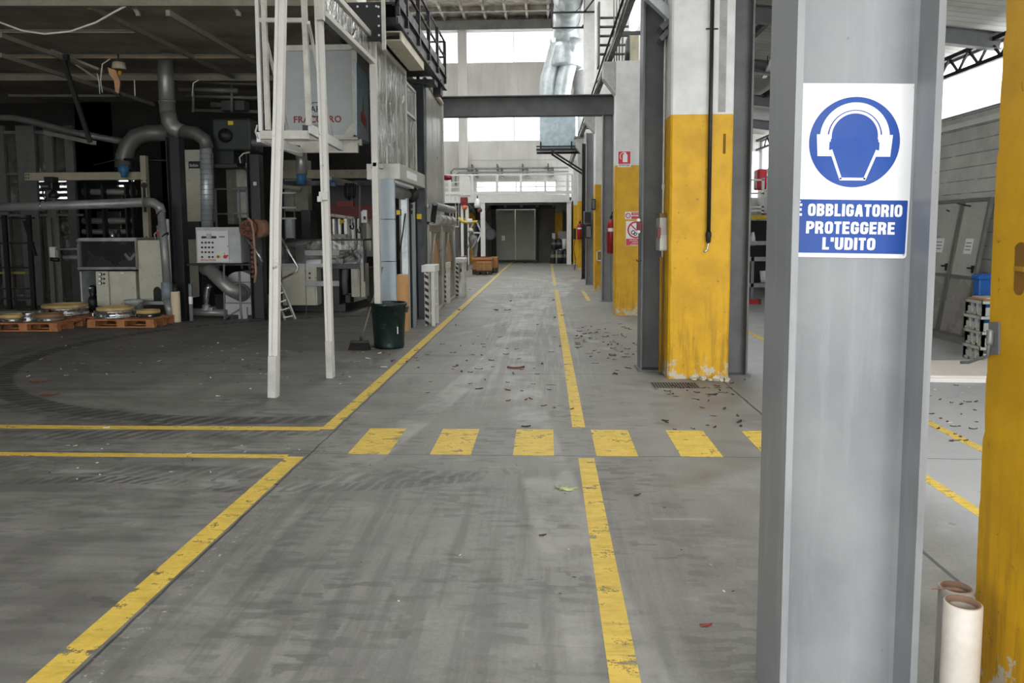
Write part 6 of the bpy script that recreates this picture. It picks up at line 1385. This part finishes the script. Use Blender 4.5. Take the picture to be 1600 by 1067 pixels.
MB().tube(dpts([(716,340),(722,346),(732,348),(746,346)], Yk), .045, 8).build('yellow_arm', M('dusty_yellow', srgb(198,180,60), .5), ps); MB().cbox(PY(734,344.5,Yk), .18,.14,.13).build('white_motor', SIGNWHITE, ps, .02)
B(MB(), 712, 400, 727, 420, Yk, .7).build('side_case', MGREY, ps, .02)
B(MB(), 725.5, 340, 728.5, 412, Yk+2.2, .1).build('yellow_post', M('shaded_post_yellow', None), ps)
t = thing('red_valve_group', 'red and white valve assembly hanging under the gallery', 'valve', PY(746,322,36)); MB().lathe(PY(746,320,36), [(.12,-.15),(.16,0),(.10,.2),(.04,.3)], 12).build('valve_body', SIGNWHITE, t); MB().lathe(PY(745.5,316,36), [(.06,-.1),(.08,0),(.05,.1)], 10).build('red_cap', M('brick_red', None), t); MB().lathe(PY(749.5,328,36), [(.10,-.1),(.13,0),(.06,.1)], 12).build('brown_pump', RUST, t); MB().tube(dpts([(731,318),(738,328),(744,338)], 36), .05, 8).build('black_arm', BLACK, t); MB().tube(dpts([(746,312),(746,306)], 36), .03, 6).build('hanger', BLKSTEEL, t)
t = thing('grey_vent_hose', 'grey bent vent hose with round fan left of the sliding door', 'hose', (px_x(762,39.5), 39.5, 1.2)); MB().tube(dpts([(745,350),(756,350),(762,358),(762,367)], 39.5), .2, 12).build('hose', M('grey_hose', None), t); MB().lathe(PY(766,366,39.4), [(.30,0),(.32,.1),(.2,.14),(.1,.1)], 18, 'y').build('fan_housing', MGREY, t); MB().box(px_x(757,39.5), px_x(764,39.5), 39.4, 39.9, 0, PY(760,375,39.5).z).build('stand', BLKSTEEL, t)
t = thing('blue_locker', 'dark blue locker behind the worker', 'locker', (px_x(744,39), 39, 0)); B(MB(), 742, 350, 745.5, 400, 39.0, .2).build('body', M('locker_blue', srgb(40,70,120), .5), t); 
t = thing('brace_frame', 'white cross-braced steel frame behind the worker', 'frame', (px_x(745,38.6), 38.6, 0)); 
for a, c in (((733,363),(752,364)), ((733,362),(741,345)), ((752,364),(744,382)), ((744,345),(752,362))): MB().bar(PY(*a,38.4), PY(*c,38.4), .08, .08).build('brace', WHT, t)

# ------------------------------------------------------------------ the worker
def skin_body(edges, verts, rad, name):
    me = bpy.data.meshes.new(name); me.from_pydata([v for v in verts], edges, []); o = bpy.data.objects.new(name, me); C.objects.link(o)
    o.modifiers.new('skin', 'SKIN'); s = o.modifiers.new('sub', 'SUBSURF'); s.levels = 2; s.render_levels = 2
    for k, r_ in enumerate(rad): me.skin_vertices[0].data[k].radius = r_ if isinstance(r_, tuple) else (r_, r_)
    for k in range(len(verts)): me.skin_vertices[0].data[k].use_root = (k == 0)
    dg = bpy.context.evaluated_depsgraph_get(); m2 = bpy.data.meshes.new_from_object(o.evaluated_get(dg)); bpy.data.objects.remove(o); return m2
W0 = G(742.5,421.5); W0 = Vector((W0.x, W0.y, 0))
wk = thing('person', 'worker in grey jacket and pale cap stooping behind the wooden crate', 'person', W0)
V = [(0,0,.93),(-.01,0,1.08),(-.05,-.02,1.25),(-.09,-.03,1.40),(-.12,-.04,1.48),(-.155,-.06,1.56),(-.175,-.08,1.66),(-.185,-.09,1.73),   # pelvis..crown 0-7
     (.06,-.17,1.38),(.05,-.23,1.13),(-.10,-.24,.93),(-.15,-.24,.86),                                                    # right arm 8-11
     (-.20,.12,1.38),(-.24,.14,1.13),(-.33,.04,.95),(-.37,.02,.89),                                                       # left arm 12-15
     (.04,-.10,.86),(.03,-.11,.50),(.06,-.11,.09),(-.10,-.12,.04),                                                        # right leg 16-19
     (-.01,.10,.86),(-.06,.11,.50),(-.03,.11,.09),(-.19,.12,.04)]                                                         # left leg 20-23
E = [(0,1),(1,2),(2,3),(3,4),(4,5),(5,6),(6,7),(3,8),(8,9),(9,10),(10,11),(3,12),(12,13),(13,14),(14,15),(0,16),(16,17),(17,18),(18,19),(0,20),(20,21),(21,22),(22,23)]
Rr = [(.17,.16),(.175,.16),(.195,.165),(.17,.13),(.06,.06),(.065,.075),(.085,.10),(.05,.06),.075,.055,.042,.036,.075,.055,.042,.036,.095,.068,.05,.042,.095,.068,.05,.042]
me = skin_body(E, [tuple(Vector(v)) for v in V], Rr, 'body')
bmm = bmesh.new(); bmm.from_mesh(me)
mb = MB(); mb.bm.free(); mb.bm = bmm
head = Vector((-.18,-.075,1.645))
mb.tube([head+Vector((-.075,-.01,.03)), head+Vector((-.115,-.015,-.02)), head+Vector((-.08,-.01,-.03))], [.012,.018,.012], 8)      # nose
for s_ in (-1, 1): mb.tube([head+Vector((.02,s_*.085,.03)), head+Vector((.03,s_*.098,.0)), head+Vector((.015,s_*.085,-.03))], [.01,.014,.008], 6)   # ears
for hd_, dr_ in ((Vector(V[11]), Vector((-.6,0,-.8))), (Vector(V[15]), Vector((-.5,-.2,-.85)))):
    dr_.normalize()
    for k, L in enumerate((.075,.085,.08,.065)):
        o_ = Vector((0, (k-1.5)*.02, 0)); a = hd_+dr_*.03+o_; mb.tube([a, a+dr_*L*.55, a+dr_*L*.9+Vector((-.02,0,-.01))], [.010,.009,.007], 6)
    mb.tube([hd_+Vector((0,.03,0)), hd_+Vector((-.03,.055,-.02)), hd_+dr_*.06+Vector((-.02,.055,0))], [.012,.011,.008], 6)
JK, TR, SK, SHO = M('grey_jacket', srgb(112,114,110), .85), M('olive_trousers', srgb(84,84,74), .85), M('skin_tone', srgb(186,138,116), .6), M('work_shoes', srgb(30,28,26), .7)
for f in bmm.faces:
    c = f.calc_center_median(); f.smooth = True
    d11 = min((c-Vector(V[11])).length, (c-Vector(V[15])).length)
    f.material_index = 2 if (c.z > 1.50 or d11 < .11 and c.z < .94) else (0 if c.z > .86 or c.x < -.13 and c.z > .8 else (3 if c.z < .11 else 1))
me.clear_geometry(); bmm.to_mesh(me); bmm.free(); me.materials.clear()
for m in (JK, TR, SK, SHO): me.materials.append(m)
o = bpy.data.objects.new('body', me); C.objects.link(o); o.parent = wk
hm = MB(); hm.lathe(W0+head+Vector((.02,.0,.02)), [(.104,-.01),(.108,.03),(.095,.085),(.06,.12),(.02,.132)], 20); hm.build('cap', M('pale_cap', srgb(196,190,180), .8), wk)
hm = MB(); hm.lathe(W0+head+Vector((.035,0,0)), [(.06,-.07),(.092,-.04),(.10,.02)], 18); hm.build('hair', M('grey_hair', srgb(150,146,140), .9), wk)
for s_ in (-1, 1): MB().lathe(W0+head+Vector((-.082,s_*.035,.015)), [(.008,0),(.005,.006)], 8, 'x').build('eye', BLACK, wk)
MB().cbox(W0+head+Vector((-.088,-.005,-.055)), .01, .05, .008).build('mouth', M('lip_tone', srgb(150,90,84), .6), wk)
# ================================================================== side hall on the right
def leaning_panel(label, a, b_, c, d, tint):
    """framed aluminium door whose photo corners a,b (top) c,d (bottom right, bottom left) lean on the block wall"""
    t = thing('door_leaf', label, 'door', d.lerp(c, .5), 'aluminium doors leaning on the block wall')
    n = (c-d).cross(a-d).normalized()
    if n.x > 0: n = -n
    w_ = (c-d).normalized(); u_ = (a-d).normalized(); W = (c-d).length; Hh = (a-d).length
    def pt_(x, y): return d + w_*x + u_*y
    def strip(name, x0, y0, x1, y1, th, mat, off=0):
        MB().prism([pt_(x0,y0)+n*off, pt_(x1,y0)+n*off, pt_(x1,y1)+n*off, pt_(x0,y1)+n*off], n*th).build(name, mat, t)
    f_ = .055; FR = M('brown_grey_frame', srgb(112,110,104), .45, .2)
    strip('stile', 0, 0, f_, Hh, .05, FR); strip('stile', W-f_, 0, W, Hh, .05, FR); strip('rail', f_, Hh-f_, W-f_, Hh, .05, FR); strip('rail', f_, 0, W-f_, f_, .05, FR); strip('rail', f_, Hh*.42, W-f_, Hh*.42+.05, .045, FR)
    strip('glass', f_, Hh*.42+.05, W-f_, Hh-f_, .012, tint, .02); strip('lower_panel', f_, f_, W-f_, Hh*.42, .012, M('dull_infill', srgb(150,148,142), .3, .1, var=.12, sc=2), .02)
    strip('notice', W*.38, Hh*.60, W*.66, Hh*.71, .004, SIGNWHITE, .034)
    for k in range(3): strip('notice_text', W*.42, Hh*(.625+.025*k), W*.62, Hh*(.632+.025*k), .002, MGREY, .0385)
    h_ = pt_(W-.09, Hh*.50)+n*.05; MB().bar(h_, h_-w_*.14, .025, .025).build('handle', BLACK, t); MB().bar(h_+Vector((0,0,-.07)), h_+Vector((0,0,.04)), .04, .02).build('handle_plate', BLACK, t)
    return t
GL = M('pale_reflective_glass', srgb(196,196,190), .10, .3, var=.10, sc=1.5)
# doors lean towards the wall at x = 6.5: feet further from it than heads
def lean(px0, px1, xfoot, xhead, h):
    q0, q1 = PX(px0, 512, xfoot), PX(px1, 522, xfoot); ya, yb_ = q0.y, q1.y
    d, c = Vector((xfoot, ya, .04)), Vector((xfoot, yb_, .04)); return Vector((xhead, ya, h)), Vector((xhead, yb_, h)), c, d
a, b_, c, d = lean(1468, 1508, 6.10, 6.42, 2.10); leaning_panel('framed glass door leaning on the block wall, behind the stacked crates', a, b_, c, d, GL)
a, b_, c, d = lean(1420, 1467, 6.10, 6.42, 2.10); leaning_panel('second leaning glass door farther back, partly behind the steel column', a, b_, c, d, GL)
t = thing('plank', 'long dark bar lying under the leaning doors', 'bar', (5.98, 12, 0)); MB().box(5.93, 6.03, 10.9, 14.8, 0, .09).build('bar', M('grey_timber', srgb(120,118,112), .7), t)
t = thing('wall_bracket', 'thin dark rods sticking out over the leaning doors', 'bracket', (6.45, 12, 2.2)); MB().tube([PX(1490,317,6.45), PX(1516,322,6.2)], .012, 6).build('rod', BLKSTEEL, t); MB().tube([PX(1474,326,6.48), PX(1483,330,6.3)], .012, 6).build('rod', BLKSTEEL, t)
GREYCR = M('grey_crate_plastic', srgb(176,178,168), .55, var=.12)
def crate(label, x0, y0, z0, w_=.6, d_=.4, h=.185, n=3):
    t = thing('plastic_crate', label, 'crate', (x0+w_/2, y0+d_/2, z0), 'grey plastic crates stacked by the worn pillar')
    b = MB(); th = .03
    b.box(x0,x0+w_,y0,y0+d_,z0,z0+.03)
    for k in range(n+1):
        x = x0+(w_-th)*k/n; b.box(x,x+th,y0,y0+th,z0,z0+h); b.box(x,x+th,y0+d_-th,y0+d_,z0,z0+h)
        y = y0+(d_-th)*k/n; b.box(x0,x0+th,y,y+th,z0,z0+h); b.box(x0+w_-th,x0+w_,y,y+th,z0,z0+h)
    b.box(x0+.015,x0+.02,y0,y0+d_,z0,z0+h*.55); b.box(x0,x0+w_,y0+.015,y0+.02,z0,z0+h*.55)
    b.build('ribbed_body', GREYCR, t)
    b = MB(); b.box(x0-.012,x0+w_+.012,y0-.012,y0+.02,z0+h-.035,z0+h); b.box(x0-.012,x0+w_+.012,y0+d_-.02,y0+d_+.012,z0+h-.035,z0+h); b.box(x0-.012,x0+.02,y0,y0+d_,z0+h-.035,z0+h); b.box(x0+w_-.02,x0+w_+.012,y0,y0+d_,z0+h-.035,z0+h)
    b.build('rim', GREYCR, t); return t
q = G(1512,566); y0 = q.y; x0 = PY(1507,500,y0+.4).x
for k, nm in enumerate(('bottom', 'second from the floor', 'third from the floor', 'topmost')): crate('grey slatted plastic crate, %s of the stack by the worn pillar' % nm, x0+.02*(k%2), y0+.01*k, .004+k*.19)
t = thing('cardboard_sheet', 'folded brown cardboard sheet on the topmost grey crate', 'cardboard', (x0+.3, y0+.4, .77)); MB().box(x0+.02, x0+.58, y0+.03, y0+.38, .766, .785).build('sheet', CARD, t); MB().box(x0+.06, x0+.55, y0+.05, y0+.36, .785, .80).build('upper_fold', M('pale_fold', srgb(196,186,170), .8), t)
t = thing('blue_board', 'blue plastic container behind the grey crates', 'container', (5.6, 10.6, 0)); A, Cc = PY(1521,427,10.75), PY(1545,500,10.75)
MB().box(A.x, A.x+.4, 10.6, 10.75, 0, A.z).build('body', BLUE, t, .02); MB().box(A.x-.02, A.x+.42, 10.58, 10.77, A.z-.08, A.z-.02).build('rim', BLUE, t, .01)
t = thing('white_boards', 'white boards lying flat on the side hall floor', 'board', (4.7, 8.8, 0)); P = [G(1452,597), G(1545,598), G(1552,572), G(1452,572)]
MB().prism([(p.x,p.y,.0) for p in P], (0,0,.045)).build('sheet', M('white_board', srgb(232,230,226), .6, var=.04), t); MB().prism([(p.x+.03,p.y+.04,.045) for p in P], (0,0,.02)).build('upper_sheet', M('beige_board', srgb(222,214,204), .6, var=.05), t)
# --- roof steel of the side hall
def rbeam(label, y, h=.24):
    t = thing('side_roof_beam', label, 'beam', (4.2, y, 4.7), 'sloping steel beams of the side hall roof')
    MB().prof((2.3, y, 4.98-h/2), (6.5, y, 4.44-h/2), hprof(.14, h, .014, .01), up=(0,0,1)).build('girder', DSTEEL, t); return t
for y, lab in ((7.2, 'sloping steel roof beam seen just beside the worn yellow pillar'), (11.5, 'nearest sloping roof beam seen in the gap left of the sign column'), (14.6, 'second sloping roof beam in the gap left of the sign column'), (17.7, 'third sloping roof beam in the gap left of the sign column'), (20.8, 'deepest sloping roof beam before the end window')): rbeam(lab, y)
t = thing('eave_truss', 'dark lattice eave girder above the long window strip', 'girder', (6.3, 10, 4.5))
for z in (4.36, 4.08): MB().box(6.38, 6.44, -1, 23.9, z-.03, z+.03).build('chord', BLACK, t)
b = MB(); y = -1.0
while y < 23: b.bar((6.41,y,4.09),(6.41,y+.28,4.35), .03, .03, up=(1,0,0)); b.bar((6.41,y+.28,4.35),(6.41,y+.56,4.09), .03, .03, up=(1,0,0)); y += .56
b.build('lattice', BLACK, t)
for x in (3.4, 4.9): tt = thing('roof_runner', 'dark runner under the side hall roof, %s' % ('nearer the pillars' if x < 4 else 'nearer the block wall'), 'purlin', (x, 14, 4.7)); MB().box(x-.04, x+.04, 7.4, 23.9, 5.15-(x-1.9)*.1275-.16, 5.15-(x-1.9)*.1275-.06).build('bar', BLKSTEEL, tt)
t = thing('tube_lamp', 'white fluorescent tube lamp under the side hall roof', 'lamp', PY(1200,105,14)); q = PY(1198,108,14.5); MB().bar(q+Vector((-.1,-.7,.0)), q+Vector((.15,.7,.0)), .08, .06).build('tube', SIGNWHITE, t); MB().tube([q+Vector((-.1,-.4,0)), q+Vector((-.1,-.4,.15))], .008, 6).build('wire', BLACK, t)
# --- platform, shelf and red bar seen through the gap
pf = thing('loading_platform', 'grey platform with white railing and yellow edge beam in the side hall', 'platform', (5.0, 20, 0)); Yq = 20.0
z1, z0 = PY(1180,333,Yq).z, PY(1180,341,Yq).z; x0, x1 = px_x(1150,Yq), px_x(1206,Yq)
MB().box(x0, x1, Yq, Yq+2.4, z0, z1).build('deck', GSTEEL, pf); MB().box(x0, x1, Yq-.06, Yq, PY(1180,343,Yq).z, PY(1180,336,Yq).z).build('edge_beam', M('safety_yellow_dull', srgb(214,176,40), .5), pf)
for px in (1162, 1191): B(MB(), px, 278, px+2.5, 336, Yq, .05).build('railing_post', WHT, pf)
for py in (280, 301, 322, 328): B(MB(), 1150, py, 1194, py+2.4, Yq, .05).build('rail', WHT, pf)
for px in (1158, 1200): B(MB(), px, 341, px+3, 472, Yq+.1, .1).build('leg', BLKSTEEL, pf)
B(MB(), 1150, 345, 1206, 470, Yq+2.2, .05).build('underside_shade', BLACK, pf)  # black sheet standing in for the dark under the platform
t = thing('red_drum', 'red fire hose cabinet on the platform rail in the side hall', 'cabinet', PY(1190,290,20.5)); A, Cc = PY(1184,264,20.3), PY(1198,296,20.3); MB().box(A.x,Cc.x,20.3,20.7,Cc.z,A.z).build('cabinet', SIGNRED, t, .04); MB().box(A.x+.04,Cc.x-.04,20.28,20.3,Cc.z+.05,A.z-.05).build('door', SIGNRED, t, .01)
sf = thing('low_rack', 'grey steel rack with a white pail under the platform', 'rack', (4.9, 18.6, 0)); Yr = 18.6
for py in (377, 402, 443): B(MB(), 1155, py, 1200, py+6, Yr, .3).build('shelf', M('rack_grey', srgb(156,158,158), .5), sf)
for px in (1166, 1174, 1198): B(MB(), px, 402, px+3, 470, Yr, .06).build('upright', GSTEEL, sf)
pb = thing('white_pail', 'small white pail on the low grey rack', 'pail', PY(1192,443,Yr)); q = PY(1194,441,Yr+.12); MB().lathe((q.x,Yr+.15,q.z), [(.08,0),(.10,.25),(.09,.26)], 16).build('pail', SIGNWHITE, pb); MB().lathe((q.x,Yr+.15,q.z+.25), [(.10,0),(.105,.01),(.105,.025)], 16).build('rim', SIGNWHITE, pb)
t = thing('red_bar', 'flat red steel bar lying on the floor before the low rack', 'bar', G(1175,473)); A, Cc = G(1150,475), G(1189,475); MB().box(A.x, Cc.x, A.y, A.y+.18, 0, .10).build('bar', RED, t, .005); MB().box(Cc.x-.06, Cc.x, A.y-.01, A.y+.19, 0, .105).build('end_plate', M('dark_red_plastic', None), t)
t = thing('white_utensil', 'white bottle hanging in the dark under the platform', 'bottle', PY(1176,368,19.6)); MB().lathe(PY(1176,376,19.6), [(.05,-.12),(.08,-.05),(.06,.1),(.03,.22)], 12).build('bottle', SIGNWHITE, t)
# ================================================================== leaves and litter on the floor
LEAF = [M('dry_leaf_brown', srgb(96,62,44), .9), M('dry_leaf_rust', srgb(98,60,48), .9), M('dry_leaf_dark', srgb(52,40,32), .9), M('pale_scrap', srgb(214,212,204), .8)]
rnd = random.Random(11)
def leaf_shape(b, c, L, W, rz, curl, mi):
    b.mi = mi; cr_, sr_ = math.cos(rz), math.sin(rz); P = []
    n = 6; up_, dn_ = [], []
    for k in range(n+1):
        f_ = k/n; x = (f_-.5)*L; w_ = W*math.sin(PI*f_)**.8*(.9+.25*rnd.random()); z = curl*((f_-.5)*2)**2
        up_.append(Vector((c[0]+x*cr_-w_*sr_, c[1]+x*sr_+w_*cr_, .003+z+curl*.6))); dn_.append(Vector((c[0]+x*cr_+w_*sr_, c[1]+x*sr_-w_*cr_, .003+z))) 
    mid = [Vector((c[0]+(k/n-.5)*L*cr_, c[1]+(k/n-.5)*L*sr_, .002+curl*.3*((k/n-.5)*2)**2)) for k in range(n+1)]
    for A_, B_ in ((up_, mid), (mid, dn_)):
        va = [b.bm.verts.new(p) for p in A_]; vb = [b.bm.verts.new(p) for p in B_]
        for k in range(n): b._f((va[k], va[k+1], vb[k+1], vb[k]))
def one_leaf(label, px, py, L, mat, rz, name='leaf', grp=None):
    q = G(px, py); b = MB(); L *= .62; leaf_shape(b, (q.x, q.y), L, L*.17, rz, L*.10, 0); o = b.build(name, mat, normals=False); tag(o, label, 'leaf', grp, 'thing'); return o
one_leaf('bright red leaf alone on the floor left of the sign column', 1103, 978, .09, M('red_leaf', srgb(140,58,48), .8), .1)
one_leaf('rust coloured leaf between lane line and sign column', 996, 774, .09, LEAF[1], .6)
one_leaf('dark curled leaf at the top edge of the middle crosswalk stripe', 822, 667, .13, LEAF[2], .2)
one_leaf('small dark leaf right of the fifth crosswalk stripe', 1117, 668, .10, LEAF[2], 1.0)
one_leaf('large rusty leaf cluster in the lane beyond the crosswalk', 806, 576, .34, LEAF[1], .1)
one_leaf('brown leaf on the left floor above the upper yellow line', 78, 618, .30, LEAF[1], .2)
one_leaf('brown leaf left of the other brown one near the tyre arc', 60, 597, .30, LEAF[1], .1)
one_leaf('small dark leaf close to the bottom centre of the lane', 848, 837, .07, LEAF[2], .3)
one_leaf('tiny dark leaf beyond the right lane line', 1038, 794, .035, LEAF[2], .3)
one_leaf('thin dark twig leaf before the side joint', 1155, 660, .16, LEAF[2], .9)
one_leaf('brown leaf pile by the drain grate, right side', 1114, 617, .16, LEAF[2], .2)
one_leaf('white scrap leaf on the upper left yellow line', 166, 669, .08, LEAF[3], .5)
sp = thing('green_sprig', 'pale green leafy sprig lying beside the right lane line', 'sprig', G(880,764)); q = G(878,766)
for k, (a, L) in enumerate(((2.3,.07),(.1,.10),(.75,.06),(1.5,.05),(-.3,.08))):
    b = MB(); leaf_shape(b, (q.x+math.cos(a)*L*.5, q.y+math.sin(a)*L*.5), L, .009, a, .012, 0); b.build('leaflet', M('pale_green_leaf', srgb(176,184,132), .7), sp, normals=False)
b = MB(); b.tube([(q.x-.02,q.y-.01,.006),(q.x,q.y,.008),(q.x+.03,q.y+.005,.01)], .003, 5); b.build('stem', M('pale_stem', srgb(150,150,100), .8), sp)
b = MB()
def scat(n, px0, px1, py0, py1, Lm, mats):
    for _ in range(n):
        q = G(px0+(px1-px0)*rnd.random(), py0+(py1-py0)*rnd.random())
        if q.x > npx-.1 and q.y < 3.2: continue
        leaf_shape(b, (q.x, q.y), Lm*(.5+rnd.random()), Lm*.22*(.6+.8*rnd.random()), rnd.random()*6.28, Lm*.15*rnd.random(), rnd.choice(mats))
scat(60, 900, 1000, 510, 560, .07, (0,1,2,2)); scat(45, 690, 1000, 505, 585, .07, (0,1,2)); scat(30, 640, 900, 540, 640, .06, (0,2,1)); scat(18, 1020, 1180, 585, 680, .06, (0,2)); scat(60, 20, 420, 525, 590, .05, (3,3,0,1)); scat(30, 300, 560, 540, 620, .05, (3,0,1,3)); scat(22, 60, 520, 690, 760, .025, (3,3,2)); scat(14, 540, 1150, 690, 1000, .018, (3,2,2)); scat(30, 1440, 1530, 595, 690, .06, (2,2,3,0)); scat(10, 700, 900, 440, 500, .12, (0,2)); scat(25, 545, 660, 545, 575, .06, (0,1,3)); scat(26, 1040, 1140, 600, 625, .05, (2,0,2))
tag(b.build('leaf_litter', LEAF, normals=False), 'dry leaves and pale scraps scattered over the concrete floor', 'leaf litter', kind='stuff')
